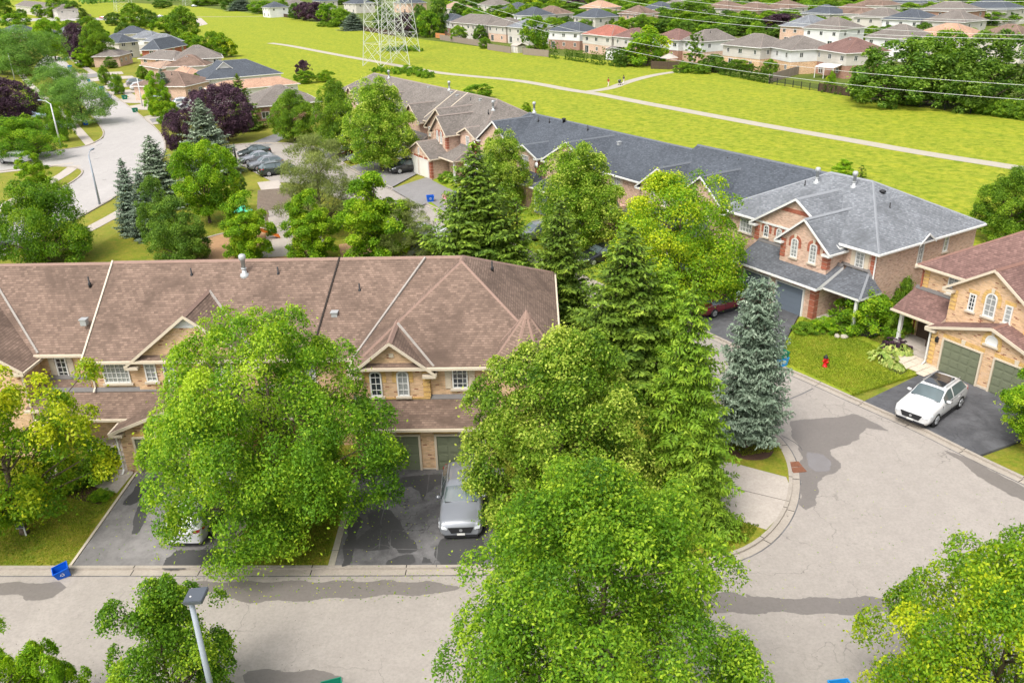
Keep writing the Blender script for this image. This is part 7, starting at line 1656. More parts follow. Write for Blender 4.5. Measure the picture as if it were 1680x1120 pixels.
car('suv', 'grey', None, ND, 'grey car between the thin spruce and the slim spruce', centre=at(880, 393))
car('sedan', 'black', None, ND, 'dark car half hidden right of the slim spruce', centre=at(985, 428))
LG = 'cars on the left street'
for k, p_, c, h, lab in (('suv', 'grey', (225, 140), VD, 'dark car behind the white one on the first driveway of the left street'), ('suv', 'white', (232, 147), VD, 'white car before the dark one on the left street driveway'),
 ('sedan', 'white', (298, 158), VD, 'white sedan beside the small purple tree'), ('suv', 'white', (304, 174), VD, 'upper white SUV left of the purple trees'), ('sedan', 'white', (306, 183), VD, 'lower white car left of the purple trees'),
 ('sedan', 'maroon', (82, 86), VD, 'maroon car at the very end of the left street'), ('suv', 'black', (176, 166), (0.5, -1), 'dark car parked under the airy street tree'), ('sedan', 'blue', (56, 196), VD, 'pale blue car beyond the purple tree at the left'),
 ('sedan', 'white', (14, 260), (-1, .4), 'white car on the side street at the left edge'), ('suv', 'white', (26, 268), (-1, .4), 'second white car on the side street, behind the lime tree'), ('sedan', 'blue', (98, 213), VD, 'blue-grey car behind the leaning lamp post'),
 ('sedan', 'red', (170, 31), (1, 0), 'red car on the distant tan road'), ('sedan', 'grey', (264, 29), (1, 0), 'grey car on the distant tan road'), ('suv', 'grey', (319, 12), (1, 0), 'dark vehicle parked under the farther pylon'), ('suv', 'black', (-3, 408), (0.7, -0.7), 'dark car cut by the left edge on the left street')):
    car(k, p_, None, h, lab, LG, centre=at(*c))

# ------------------------------------------------------------------ bins, hydrant and small street things
BIN = {}
def recycling_bin(loc, rz, label, mat='bluebin', s=1.0, tilt=(0, 0), group=None):
    o = thing('recycling_bin', label, 'recycling bin', loc, rz, group); o.rotation_euler = (tilt[0], tilt[1], rz); o.scale = (s, s, s)
    if mat not in BIN:
        w, d, h, t = 0.22, 0.17, 0.42, 0.012
        m_ = MB(); q = lambda k, z, i=0: [(-w*k+i, -d*k+i, z), (w*k-i, -d*k+i, z), (w*k-i, d*k-i, z), (-w*k+i, d*k-i, z)]
        rows = [m_.pts(q(1.0, 0)), m_.pts(q(1.28, h)), m_.pts(q(1.28, h, t)), m_.pts(q(1.0, 0.02, t))]
        m_.f.append([rows[0]+i for i in (3, 2, 1, 0)]); m_.m.append(0)
        for a, b in zip(rows, rows[1:]):
            for i in range(4): j = (i+1) % 4; m_.f.append([a+i, a+j, b+j, b+i]); m_.m.append(0)
        m_.f.append([rows[3]+i for i in range(4)]); m_.m.append(0)
        body = m_.mesh('body', M[mat])
        r = MB(); W, D_ = w*1.30, d*1.34
        for (x0, x1, y0, y1) in ((-W, W, -D_, -D_+.03), (-W, W, D_-.03, D_), (-W, -W+.03, -D_+.031, D_-.031), (W-.03, W, -D_+.031, D_-.031)): r.box(x0, x1, y0, y1, h-.03, h+.008)
        rim = r.mesh('rim', M[mat])
        e = MB()                                            # three chasing arrows, as moulded on the side
        for k in range(3):
            a = PI/2+k*2*PI/3; R_ = 0.065
            P = [Vector((R_*math.cos(a+s_), 0, R_*math.sin(a+s_))) for s_ in (0.35, 1.6)]
            t_ = (P[1]-P[0]).normalized(); n_ = Vector((-t_.z, 0, t_.x))*0.014
            e.extr([P[0]-n_, P[1]-n_, P[1]+n_, P[0]+n_], (0, -0.004, 0)); e.extr([P[1]-n_*2.2, P[1]+t_*0.035, P[1]+n_*2.2], (0, -0.004, 0))
        em = e.mesh('recycling_emblem', M['white']); BIN[mat] = (body, rim, em)
    b, r, e = BIN[mat]; link('body', b, o); link('rim', r, o); m1 = link('recycling_emblem', e, o); m1.location = (0, -0.212, 0.23); m1.rotation_euler = (0.11, 0, 0)
    return o
recycling_bin(at(106, 943, 0.06), 0.5, 'blue recycling box tipped on the kerb at the end of the front driveway', s=1.15, tilt=(0.12, -0.22))
recycling_bin(at(706, 330, 0.17), 0.2, 'blue recycling box on the green lawn beside the person in pink', s=1.5)
recycling_bin(at(1281, 599, 0.17), 0.5, 'blue recycling box on the verge left of the red hydrant', 'bluebin_l', 1.35)
recycling_bin(at(1281, 599, 0.17)+Vector((0.02, 0.02, 0.40)), 0.5, 'green recycling box stacked on the blue one left of the red hydrant', 'greenbin', 1.3)
recycling_bin(at(547, 1142, 0.17), 0.3, 'green box at the bottom edge of the picture, left of the largest tree', 'greenbin', 1.3)
recycling_bin(at(1377, 1144, 0.17), 0.1, 'light blue box at the bottom edge, left of the yellow-green tree', 'bluebin_l', 1.35)
recycling_bin(at(196, 1136, 0.17), 0.3, 'green box at the bottom edge left of the birch', 'greenbin', 1.2)
for b, m_, s_, lab in (((115, 113), 'bluebin_l', 2.6, 'tall blue wheeled bin on the verge at the top of the left street'), ((205, 163), 'greenbin', 2.4, 'dark green bin on the middle verge of the left street'), ((222, 184), 'greenbin', 2.2, 'teal bin on the verge by the kerb of the left street'), ((141, 205), 'bluebin', 2.0, 'blue bin at the foot of the airy tree on the grass island'), ((167, 147), 'bluebin_l', 2.0, 'blue bin on the verge by the round young tree'), ((146, 134), 'bluebin_l', 1.6, 'small pale blue box on the verge driveway'), ((97, 98), 'greenbin', 2.0, 'dark bin at the turn of the left street'), ((108, 99), 'greenbin', 2.2, 'larger dark bin at the turn of the left street'), ((72, 92), 'greenbin', 1.8, 'dark bin at the far kerb of the left street end')):
    recycling_bin(at(*b, 0.07), 0.6, lab, m_, s_*0.8)
ub = thing('utility_box', 'low dark grey utility box on the verge behind the stacked recycling boxes', 'utility box', at(1271, 580, 0.17), 0.4)
box_part('body', 'darkmetal', ub, -0.45, 0.45, -0.35, 0.35, 0, 0.55, bevel=0.02); box_part('lid', 'darkmetal', ub, -0.49, 0.49, -0.39, 0.39, 0.551, 0.62, bevel=0.01)
hy = thing('fire_hydrant', 'red fire hydrant with black cap on the lawn by the right street', 'hydrant', at(1353, 601, 0.17), 0.4)
m_ = MB(); m_.lathe([(0.17, 0), (0.17, 0.04), (0.12, 0.06), (0.12, 0.50), (0.15, 0.52), (0.15, 0.56), (0.12, 0.58)], n=14); m_.build('barrel', M['red'], hy, True)
m_ = MB(); m_.lathe([(0.14, 0.58), (0.14, 0.64), (0.11, 0.72), (0.05, 0.78), (0.03, 0.84)], n=14); m_.build('bonnet', M['black'], hy, True)
for s_ in (-1, 1): m_ = MB(); m_.tube((s_*0.1, 0, 0.42), (s_*0.22, 0, 0.42), 0.06, 0.06, 10); m_.tube((s_*0.22, 0, 0.42), (s_*0.25, 0, 0.42), 0.035, 0.035, 6); m_.build('side_outlet', M['red'], hy, True)
m_ = MB(); m_.tube((0, -0.1, 0.36), (0, -0.23, 0.36), 0.08, 0.08, 10); m_.build('pumper_outlet', M['red'], hy, True)
gs = thing('garden_sign', 'small white and dark sign on a post in the lawn under the yellow tree', 'sign', at(43, 878, 0.17), 0.1)
box_part('post', 'white', gs, -0.03, 0.03, -0.02, 0.02, 0, 1.1); box_part('panel', 'darkmetal', gs, -0.3, 0.0, -0.035, -0.021, 0.45, 0.95); box_part('frame', 'white', gs, -0.33, 0.03, -0.02, -0.0, 0.42, 0.98)
wp = thing('marker_post', 'small white post with dark number plate on the strip between the driveways', 'post', at(415, 905, 0.17), 0)
box_part('post', 'white', wp, -0.06, 0.06, -0.04, 0.04, 0, 0.75, bevel=0.01); box_part('plate', 'black', wp, -0.04, 0.04, -0.05, -0.041, 0.5, 0.68)

# near street lamp
lb = at(372, 1240); LH = height_at(lb, 990)
sl = thing('street_lamp', 'grey post lamp with square dark head in front of the small birch', 'street lamp', (lb.x, lb.y, 0.1), 0.1)
m_ = MB(); m_.tube((0, 0, 0), (0, 0, LH-0.1), 0.11, 0.08, 12); m_.build('pole', M['lamp_grey'], sl, True)
m_ = MB(); m_.tube((0, 0, LH-0.12), (0.10, 0, LH+0.02), 0.07, 0.06, 10); m_.build('arm', M['lamp_grey'], sl, True)
m_ = MB(); m_.extr([(-0.17, -0.22, LH+0.04), (0.40, -0.25, LH+0.04), (0.46, 0.42, LH+0.04), (-0.11, 0.40, LH+0.04)], (0, 0, 0.14)); hd = m_.build('lamp_head', M['darkmetal'], sl, False, 0.02)
m_ = MB(); m_.lathe([(0.035, LH+0.15), (0.03, LH+0.19), (0.015, LH+0.2)], (0.02, 0.0, 0), 10); m_.build('light_sensor', M['white'], hd, True)
m_ = MB(); m_.box(-0.06, 0.26, -0.1, 0.24, LH+0.022, LH+0.038); m_.build('lens', M['lens'], hd)
def cobra(base, ytop, armdir, arml, label, mat='pylon', r=0.12):
    p = at(*base); h = height_at(p, ytop); o = thing('street_lamp', label, 'street lamp', (p.x, p.y, 0), armdir, 'street lamps of the left street')
    m_ = MB(); m_.tube((0, 0, 0), (0, 0, h), r*1.15, r*0.7, 8); m_.build('pole', M[mat], o, True)
    if arml:
        m_ = MB(); m_.tube((0, 0, h-0.1), (arml*0.5, 0, h+0.35), 0.06, 0.05, 6); m_.tube((arml*0.5, 0, h+0.35), (arml, 0, h+0.4), 0.05, 0.05, 6); m_.build('arm', M[mat], o, True)
        m_ = MB(); m_.extr([(arml-0.1, -0.12, h+0.36), (arml+0.65, -0.16, h+0.38), (arml+0.65, 0.16, h+0.38), (arml-0.1, 0.12, h+0.36)], (0, 0, 0.16)); m_.build('lamp_head', M['lamp_grey'], o, False, 0.03)
cobra((100, 241), 170, 2.8, 1.6, 'pale lamp post leaning before the dark tree at the left of the side street')
cobra((164, 336), 255, 1.6, 0.9, 'grey post standing at the road edge in front of the T junction', 'lamp_grey')
cobra((287, 203), 162, 3.0, 2.4, 'lamp post with left-hand arm beside the leafy green street tree')
cobra((234, 175), 128, 3.0, 0, 'slim pale pole without arm on the verge of the left street')
cobra((24, 130), 88, 2.4, 0, 'pale pole at the far left edge behind the street')
cobra((122, 95), 68, 2.6, 1.8, 'distant lamp post beside the bend of the left street')
cobra((167, 107), 92, 3.1, 3.2, 'distant lamp post with long arm over the first driveway')
sg = cobra((387, 262), 236, 0, 0, 'short dark post at the corner of the far car park', 'black', 0.14)

# ------------------------------------------------------------------ pylons and their wires
def pylon(loc, rz, H, base, label):
    o = thing('power_pylon', label, 'pylon', loc, rz, 'lattice pylons in the meadow')
    r = 0.085
    def hw(z): return base*(1-z/H)+1.1*(z/H) if z < H*0.62 else max(0.9, (base*(0.38)+1.1*0.62)*(1-(z-H*0.62)/(H*0.38))+0.7*((z-H*0.62)/(H*0.38)))
    lev = [0, 0.14, 0.27, 0.38, 0.48, 0.56, 0.64, 0.70, 0.76, 0.82, 0.88, 0.94, 1.0]; lev = [l*H for l in lev]
    for sx in (-1, 1):
        for sy in (-1, 1):
            m_ = MB()
            for a, b in zip(lev, lev[1:]): m_.tube((sx*hw(a), sy*hw(a), a), (sx*hw(b), sy*hw(b), b), r, r, 4)
            m_.build('leg', M['pylon'], o)
    for (ax, s) in ((0, -1), (0, 1), (1, -1), (1, 1)):
        m_ = MB()
        P = lambda t, z: ((t*hw(z), s*hw(z), z) if ax == 0 else (s*hw(z), t*hw(z), z))
        for i, (a, b) in enumerate(zip(lev, lev[1:])):
            m_.tube(P(-1, a), P(1, b), r*.55, r*.55, 4); m_.tube(P(1, a), P(-1, b), r*.55, r*.55, 4); m_.tube(P(-1, b), P(1, b), r*.5, r*.5, 4)
            if i < 4:
                mz = (a+b)/2; m_.tube(P(-1, mz), P(0, b), r*.35, r*.35, 4); m_.tube(P(1, mz), P(0, b), r*.35, r*.35, 4); m_.tube(P(-1, mz), P(-.5, (a+mz)/2), r*.3, r*.3, 4); m_.tube(P(1, mz), P(.5, (a+mz)/2), r*.3, r*.3, 4)
        m_.build('bracing', M['pylon'], o)
    for z in (H*0.66, H*0.78, H*0.90):
        m_ = MB()
        for s in (-1, 1): m_.tube((0, 0, z), (s*7.5, 0, z+0.2), r*.8, r*.5, 4); m_.tube((s*1.5, 0, z+1.6), (s*7.5, 0, z+0.2), r*.6, r*.4, 4)
        m_.build('cross_arm', M['pylon'], o)
    return o
LINE = math.atan2(-.84, .54)
P1 = at(640, 97); PYH = 42
b1 = at(617, 121); b2 = at(660, 126); b3 = at(680, 82); b4 = at(600, 92)
pc = at(634, 108)
pylon((pc.x, pc.y, 0), LINE+PI/2+0.12, PYH, 4.6, 'tall grey lattice pylon standing in the meadow over the path')
p2 = at(672, 84); pylon((*at(657, 86)[:2], 0), LINE+PI/2+0.12, PYH, 4.4, 'second lattice pylon close behind the nearest one')
pylon((*at(204, 19)[:2], 0), LINE+PI/2, 44, 6, 'distant lattice pylon above the left street roofs')
pylon((*at(314, 9)[:2], 0), LINE+PI/2, 44, 6, 'distant lattice pylon over the parked vehicle at the top')
def wire(p0, pR, offs, label):
    """hangs from the pylon and passes through the sight line of the photo's right edge"""
    A = Vector((pc.x, pc.y, 0))+Vector((0.84, 0.54, 0))*offs; dirn = Vector((0.54, -0.84, 0))
    z0 = p0
    d = FW*F_PX+RT*(pR[0]-840)-UP*(pR[1]-560)
    # sight line meets the wire's vertical plane
    n = Vector((0.84, 0.54, 0)); C = Vector((0, 0, CAM_H)); D = Vector(d); t = n.dot(A-C)/n.dot(D); Q = C+D*t
    s = (Q-A).dot(dirn); S = 300.0
    k = (z0-Q.z)/(s*(S-s))                                  # parabola through both hangers and Q
    m_ = MB(); N_ = 60; pts = []
    for i in range(N_+1):
        u_ = i/N_*S*0.78; pts.append(A+dirn*u_+Vector((0, 0, z0-k*u_*(S-u_))))
    for a, b in zip(pts, pts[1:]): m_.tube(a, b, 0.026, 0.026, 4)
    o = m_.build('power_line', M['pylon']); return tag(o, label, 'power line', 'wires over the meadow')
for z0, y, off, lab in ((28, 164, -7.5, 'lowest power line crossing the meadow'), (28, 140, -6.5, 'power line just above the lowest one'), (33, 65, -7, 'third power line from the bottom crossing before the big trees'), (33, 58, 6, 'power line running close above the third'), (33, 35, 7, 'power line crossing the orange-tan roof at the right edge'), (38, 14, -7, 'power line near the top right, above the roofs'), (38, 3, 7, 'highest visible power line at the right edge')):
    wire(z0, (1680, y), off, lab)

# ------------------------------------------------------------------ fences, sheds and yard things beyond the meadow
FPM = {}
def fence(a, b, h, mat, label, seg=2.4, group=None, open_=False, z=0):
    A, B = at(*a), at(*b); d = B-A; L = d.length; n = max(1, round(L/seg)); s = L/n
    o = thing('fence', label, 'fence', (A.x, A.y, z), math.atan2(d.y, d.x), group)
    k = (round(s, 2), h, mat, open_)
    if k not in FPM:
        m_ = MB()
        if open_:
            for i in range(13): m_.box(s*i/12-0.012, s*i/12+0.012, -0.012, 0.012, 0.05, h)
            for zz in (0.08, h*0.5, h-0.05): m_.box(0.05, s-0.05, -0.02, -0.013, zz, zz+0.04)
        else:
            nb = 16
            for i in range(nb): m_.box(0.06+i*(s-0.12)/nb, 0.06+(i+1)*(s-0.12)/nb-0.015, -0.012+0.006*(i % 2), 0.012, 0.05, h-0.05+0.03*((i*7) % 3)/3)
            for zz in (0.3, h-0.35): m_.box(0.05, s-0.05, 0.013, 0.05, zz, zz+0.09)
        p_ = MB(); p_.box(-0.055, 0.055, -0.055, 0.055, 0, h+0.12)
        FPM[k] = (m_.mesh('fence_panel', M[mat]), p_.mesh('post', M[mat]))
    for i in range(n):
        c = link('fence_panel', FPM[k][0], o); c.location = (i*s, 0, 0)
    for i in range(n+1):
        c = link('post', FPM[k][1], o); c.location = (i*s, 0, 0)
    return o
fence((1068, 113.5), (1124, 115), 1.9, 'wood_dark', 'dark wooden fence right of the big yellow-green tree')
fence((800, 82), (838, 88), 1.9, 'wood_fence', 'grey-brown wooden fence left of the grey shed')
fence((722, 66), (798, 78), 1.9, 'wood_fence', 'weathered wooden fence at the bottom of the long cream house yard')
fence((858, 90), (900, 94), 1.9, 'wood_fence', 'wooden fence beside the tall oval tree')
fence((1261, 137), (1331, 116), 1.9, 'wood_fence', 'grey board fence running back between two yards')
fence((1343, 150), (1402, 160), 1.6, 'wood_dark', 'brown board fence in front of the yard with the white awning')
fence((1262, 138), (1342, 150), 1.3, 'black', 'low black wire fence along the meadow', open_=True)
fence((1470, 171), (1592, 187), 1.4, 'black', 'dark wire fence under the large dark trees', open_=True)
fence((456, 27), (478, 30), 1.8, 'wood_dark', 'dark wooden fence by the white gabled house in the distance')
fence((92, 28), (150, 29), 1.8, 'wood_fence', 'pale fence at the back of the big cream house yard')
fence((596, 51), (650, 60), 1.8, 'wood_dark', 'brown fence behind the pylon at the meadow edge')
fence((408, 180), (520, 176), 1.5, 'black', 'thin black railing in front of the brick building', open_=True)
rw = thing('garden_wall', 'low pale concrete retaining wall under the dark trees', 'wall', at(1456, 163), (at(1556, 174)-at(1456, 163)).to_2d().angle_signed(Vector((1, 0))) )
Lw = (at(1556, 174)-at(1456, 163)).length; box_part('wall', 'concrete', rw, 0, Lw, -0.15, 0.15, 0, 0.8); box_part('coping', 'stone', rw, 0, Lw, -0.19, 0.19, 0.802, 0.88)
def shed(b, w, d, h, wall, roof, label, rz=-57):
    o = thing('shed', label, 'shed', at(*b), math.radians(rz))
    box_part('wall', wall, o, -w/2, w/2, 0, d, 0, h)
    m_ = MB(); m_.extr([(-w/2-.2, -.2, h), (w/2+.2, -.2, h), (w/2+.2, d/2, h+.7), (-w/2-.2, d/2, h+.7)], (0, 0, .08)); m_.extr([(-w/2-.2, d+.2, h), (w/2+.2, d+.2, h), (w/2+.2, d/2, h+.7), (-w/2-.2, d/2, h+.7)], (0, 0, .08)); m_.build('roof', M[roof], o)
    m_ = MB(); m_.box(-.45, .45, -.04, -.002, .05, 1.9); m_.build('door', M['white'], o)
shed((844, 87), 3.4, 3, 2.0, 'siding', 'concrete', 'small pale shed with light roof at the meadow fence')
shed((1450, 163), 3.0, 2.6, 2.1, 'siding', 'roof_tan', 'beige garden shed right of the cone-shaped tree')
shed((1000, 98), 3.2, 4, 2.5, 'white', 'shingle_taupe', 'white conservatory with pointed roof among the cedars')
gz = thing('garden_umbrella', 'pale grey garden canopy above the dark wooden fence', 'umbrella', at(1097, 110), 0.3)
m_ = MB(); m_.lathe([(2.4, 2.2), (1.2, 2.75), (0.05, 3.2)], n=8); m_.build('canopy', M['concrete'], gz)
m_ = MB(); m_.tube((0, 0, 0), (0, 0, 2.8), 0.05, 0.05, 8); m_.build('pole', M['metal'], gz)

# ------------------------------------------------------------------ park furniture
pg = thing('pergola', 'weathered timber pergola over the paved walk in the park', 'pergola', at(462, 372), 0.25)
for sx in (-1.3, 1.3):
    for sy in (-3.6, 0, 3.6): box_part('post', 'wood_fence', pg, sx-0.09, sx+0.09, sy-0.09, sy+0.09, 0, 2.7)
    box_part('beam', 'wood_fence', pg, sx-0.05, sx+0.05, -4.2, 4.2, 2.7, 2.9)
for k in range(15): box_part('rafter', 'wood_fence', pg, -2.0, 2.0, -4.1+k*0.58, -4.03+k*0.58, 2.902, 3.05)
pl = thing('play_structure', 'playground tower with green roof and orange parts behind the bright young tree', 'playground', at(408, 400), 0.4)
for sx in (-0.7, 0.7):
    for sy in (-0.7, 0.7): m_ = MB(); m_.tube((sx, sy, 0), (sx, sy, 3.1), 0.06, 0.06, 8); m_.build('post', M['bluebin'], pl, True)
box_part('platform', 'darkmetal', pl, -0.75, 0.75, -0.75, 0.75, 1.35, 1.43)
m_ = MB()
for p in (((-1, -1), (1, -1)), ((1, -1), (1, 1)), ((1, 1), (-1, 1)), ((-1, 1), (-1, -1))): m_.poly([(p[0][0], p[0][1], 3.0), (p[1][0], p[1][1], 3.0), (0, 0, 3.9)])
m_.build('roof', M['greenroof'], pl)
m_ = MB(); m_.extr([(0.76, -0.28, 1.4), (3.0, -0.28, 0.25), (3.0, 0.28, 0.25), (0.76, 0.28, 1.4)], (0, 0, 0.05))
for s in (-1, 1): m_.extr([(0.76, s*0.28, 1.4), (3.0, s*0.28, 0.25), (3.0, s*0.28, 0.45), (0.76, s*0.28, 1.62)], (0, s*0.03, 0))
m_.build('slide', M['orangeplay'], pl)
for s in (-1, 1): box_part('guard_panel', 'orangeplay', pl, -0.7, 0.7, s*0.72-0.02, s*0.72+0.02, 1.44, 2.1)
m_ = MB()
for k in range(6): m_.tube((-0.78-0.12*(6-k), -0.3, 0.2+k*0.22), (-0.78-0.12*(6-k), 0.3, 0.2+k*0.22), 0.025, 0.025, 6)
m_.build('ladder', M['orangeplay'], pl)

# ------------------------------------------------------------------ people
SK = plain('skin', (0.46, 0.27, 0.19), 0.6, 0.05)
def person(loc, rz, top, trousers, hair, label, pose='stand', s=1.0):
    o = thing('person', label, 'person', loc, rz); o.scale = (s, s, s)
    a = 0.16 if pose == 'walk' else 0.03
    J = {'pel': (0, 0, .95, .135), 'wai': (0, 0, 1.10, .12), 'che': (0, 0, 1.32, .15), 'nec': (0, 0, 1.50, .055), 'hea': (0, -.02, 1.60, .085), 'cro': (0, -.01, 1.72, .075),
         'hl': (.09, 0, .90, .10), 'kl': (.10, -a*1.2, .50, .062), 'al': (.10, a*0.6 if pose == 'walk' else 0, .09, .042), 'tl': (.11, a*0.6-.17, .035, .035),
         'hr': (-.09, 0, .90, .10), 'kr': (-.10, a*0.3, .50, .062), 'ar': (-.10, a*1.9, .10, .042), 'tr': (-.11, a*1.9-.17, .035, .035),
         'sl': (.18, 0, 1.42, .065), 'el': (.25, .02, 1.14, .045), 'wl': (.24, -.12 if pose == 'walk' else -.20, .95 if pose == 'walk' else 1.08, .032),
         'sr': (-.18, 0, 1.42, .065), 'er': (-.25, .03, 1.14, .045), 'wr': (-.24, -.06 if pose == 'walk' else -.24, .92 if pose == 'walk' else 1.10, .032)}
    E_ = [('pel', 'wai'), ('wai', 'che'), ('che', 'nec'), ('nec', 'hea'), ('hea', 'cro'), ('pel', 'hl'), ('hl', 'kl'), ('kl', 'al'), ('al', 'tl'), ('pel', 'hr'), ('hr', 'kr'), ('kr', 'ar'), ('ar', 'tr'), ('che', 'sl'), ('sl', 'el'), ('el', 'wl'), ('che', 'sr'), ('sr', 'er'), ('er', 'wr')]
    for side, w_ in (('l', J['wl']), ('r', J['wr'])):         # hands: palm, four fingers, thumb
        sx = 1 if side == 'l' else -1
        J['p'+side] = (w_[0], w_[1]-.03, w_[2]-.07, .028); E_.append(('w'+side, 'p'+side))
        for f in range(4):
            J['f%d%s' % (f, side)] = (w_[0]+sx*0.0, w_[1]-.055+f*.018, w_[2]-.150+(.012 if f in (0, 3) else 0), .009); E_.append(('p'+side, 'f%d%s' % (f, side)))
        J['th'+side] = (w_[0]-sx*.035, w_[1]-.065, w_[2]-.09, .010); E_.append(('p'+side, 'th'+side))
    names = list(J); me = bpy.data.meshes.new('body'); me.from_pydata([J[n][:3] for n in names], [(names.index(a_), names.index(b_)) for a_, b_ in E_], [])
    b = bpy.data.objects.new('body', me); COL.objects.link(b)
    b.modifiers.new('skin', 'SKIN')
    sv = me.skin_vertices[0].data
    for i, n in enumerate(names): sv[i].radius = (J[n][3], J[n][3]*(0.8 if n in ('che', 'wai', 'pel') else 1)); sv[i].use_root = (n == 'pel')
    ss = b.modifiers.new('sub', 'SUBSURF'); ss.levels = 1; ss.render_levels = 1
    dg = bpy.context.evaluated_depsgraph_get(); ev = b.evaluated_get(dg); nm = bpy.data.meshes.new_from_object(ev)
    b.modifiers.clear(); b.data = nm; b.parent = o
    for m_ in (SK, top, trousers, M['black']): nm.materials.append(m_)
    for p in nm.polygons:
        c = p.center; r_ = abs(c.x); p.use_smooth = True
        if c.z < .10: p.material_index = 3
        elif c.z < .98 and r_ < .205: p.material_index = 2
        elif c.z < 1.47 and (c.z > 1.16 or r_ < .19): p.material_index = 1
    m_ = MB(); m_.lathe([(.02, 1.80), (.07, 1.785), (.10, 1.73), (.104, 1.66), (.09, 1.60)][::-1], (0, 0.015, 0), 12); m_.build('hair', hair, o, True)
    m_ = MB(); m_.extr([(-.012, -.105, 1.62), (.012, -.105, 1.62), (0, -.10, 1.665)], (0, -.018, 0)); m_.build('nose', SK, o)
    for sx in (-1, 1): m_ = MB(); m_.box(sx*.035-.01, sx*.035+.01, -.108, -.098, 1.66, 1.672); m_.build('eye', M['black'], o)
    return o
pinkm = plain('pink_cloth', (0.62, 0.24, 0.27), 0.8); redm = plain('dark_red_cloth', (0.33, 0.04, 0.03), 0.8); pale = plain('pale_cloth', (0.6, 0.52, 0.46), 0.8); denim = plain('denim', (0.10, 0.14, 0.24), 0.85); hair = plain('brown_hair', (0.04, 0.022, 0.014), 0.6); greyc = plain('dark_cloth', (0.05, 0.05, 0.055), 0.8)
person(at(731, 341, 0.17), 0.2, pinkm, pale, hair, 'person in a pink shirt standing on the driveway beside the black car', s=1.05)
person(at(998, 143, 0.02), 2.4, redm, pale, hair, 'person in a dark red top and pale trousers walking on the meadow path', 'walk', 1.08)
person(at(1023, 138, 0.02), 2.4, greyc, pale, hair, 'person in dark clothes beside the pushchair on the side path', 'walk', 1.05)
sp_ = thing('pushchair', 'dark pushchair in front of the person in dark clothes', 'pushchair', at(1018, 139.5, 0.02), 2.4)
m_ = MB(); m_.extr([(-.28, -.2, .45), (.28, -.2, .45), (.28, .35, .40), (-.28, .35, .40)], (0, 0, .12)); m_.extr([(-.28, .30, .45), (.28, .30, .45), (.28, .50, 1.0), (-.28, .50, 1.0)], (0, .06, 0)); m_.build('seat', M['black'], sp_)
m_ = MB(); m_.lathe([(.34, 0), (.30, .2), (.1, .32)], (0, .3, .85), 10); m_.build('hood', M['darkmetal'], sp_, True)
m_ = MB(); m_.tube((-.25, .45, .5), (-.25, .75, 1.05), .02); m_.tube((.25, .45, .5), (.25, .75, 1.05), .02); m_.tube((-.25, .75, 1.05), (.25, .75, 1.05), .02); m_.build('handle', M['metal'], sp_)
for x in (-.28, .28):
    for y in (-.25, .4): m_ = MB(); m_.M = Matrix.Translation((x, y, .12)) @ Matrix.Rotation(PI/2, 4, 'Y'); m_.lathe([(.12, -.02), (.12, .02)], n=12); m_.build('wheel', M['tyre'], sp_)


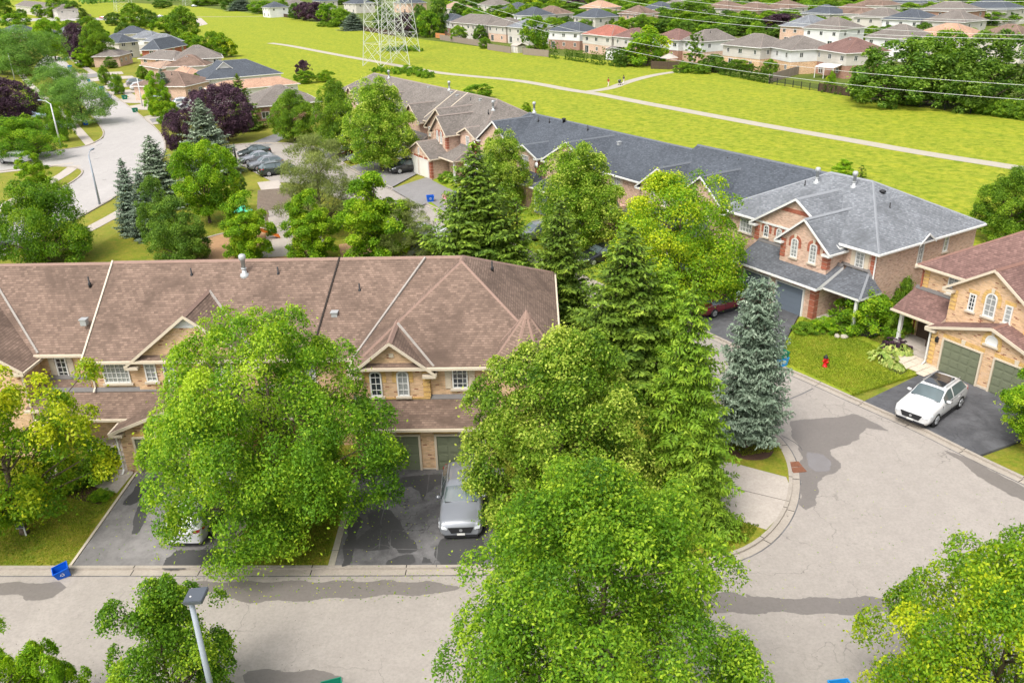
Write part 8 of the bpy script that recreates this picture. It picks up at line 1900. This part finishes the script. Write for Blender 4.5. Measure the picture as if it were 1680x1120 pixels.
# ------------------------------------------------------------------ small ground detail
def joints(P, w0, w1, z, every, name):
    P = smooth_line(P, 0) if False else P; a, b = offset_line(P, w0), offset_line(P, w1); acc = 0; mb = MB()
    for i in range(1, len(P)):
        acc += (P[i]-P[i-1]).length
        if acc > every:
            acc = 0; p, q = a[i], b[i]; t = (P[i]-P[i-1]).normalized()*0.02
            mb.extr([(p.x-t.x, p.y-t.y, z), (q.x-t.x, q.y-t.y, z), (q.x+t.x, q.y+t.y, z), (p.x+t.x, p.y+t.y, z)], (0, 0, 0.004))
    o = mb.build(name, M['soil']); o['kind'] = 'stuff'
for K_ in (KERB, KERB_R): joints(K_, -0.18, 0.0, LZ, 2.8, 'kerb_joint'); joints(K_, 0.01, 0.36, 0.063, 2.8, 'gutter_joint')
strip('gutter_seam', KERB, 0.42, 0.365, 0.0, 0.0535, 'asphalt'); strip('gutter_seam', KERB_R, 0.42, 0.365, 0.0, 0.0535, 'asphalt')
def litter(name, x0, x1, y0, y1, n, z, mat, s=(0.05, 0.11)):
    C = np.stack([RNG.uniform(x0, x1, n), RNG.uniform(y0, y1, n), np.full(n, z)], 1); N = RNG.normal(0, .25, (n, 3)); N[:, 2] = 1
    o = link(name, leaf_mesh(name, C, N, RNG.uniform(*s, n), 0.6, RNG.uniform(0, 1, n), mat)); o['kind'] = 'stuff'
litter('fallen_leaves', -13, 3, 27.2, 29.2, 420, 0.062, LM['yellow']); litter('fallen_leaves', -8, -0.6, 29.4, 36.8, 260, LZ+0.004, LM['yellow']); litter('fallen_leaves', -19.5, -13.2, 30.2, 37, 160, LZ+0.004, LM['yellow'])
litter('grit', -30, 30, 23.5, 29, 900, 0.058, leafmat('grit', (0.05, 0.04, 0.03), (0.12, 0.10, 0.08), (0.25, 0.22, 0.18), 0.0), (0.02, 0.06)); litter('fallen_leaves', 6, 24, 24, 36, 260, 0.058, LM['yellow'], (0.04, 0.09))
def boulder(b, r, lab):
    me = bpy.data.meshes.new('boulder'); bm = bmesh.new(); bmesh.ops.create_icosphere(bm, subdivisions=2, radius=r)
    for v in bm.verts: v.co *= 1+0.18*math.sin(v.co.x*9/r*0.3+r*40)+random.uniform(-.07, .07); v.co.z *= 0.65
    bm.to_mesh(me); bm.free(); me.materials.append(M['path']); o = link('boulder', me); o.location = at(*b, LZ+r*0.3); tag(o, lab, 'rock')
boulder((1374, 551), 0.22, 'left of the two pale boulders at the edge of the bed by the glossy bush'); boulder((1386, 552), 0.25, 'right of the two pale boulders at the edge of the bed by the glossy bush')
# copies that still share a label: say which is nearer
seen = {}
for o in COL.objects:
    if o.parent is None and 'label' in o and o.get('group') == 'garden trees of the distant suburb': seen.setdefault(o['label'], []).append(o)
for lab, L_ in seen.items():
    if len(L_) > 1:
        L_.sort(key=lambda o: o.location.y)
        for w_, o in zip(('nearer', 'farther', 'farthest'), L_): o['label'] = w_+' '+lab
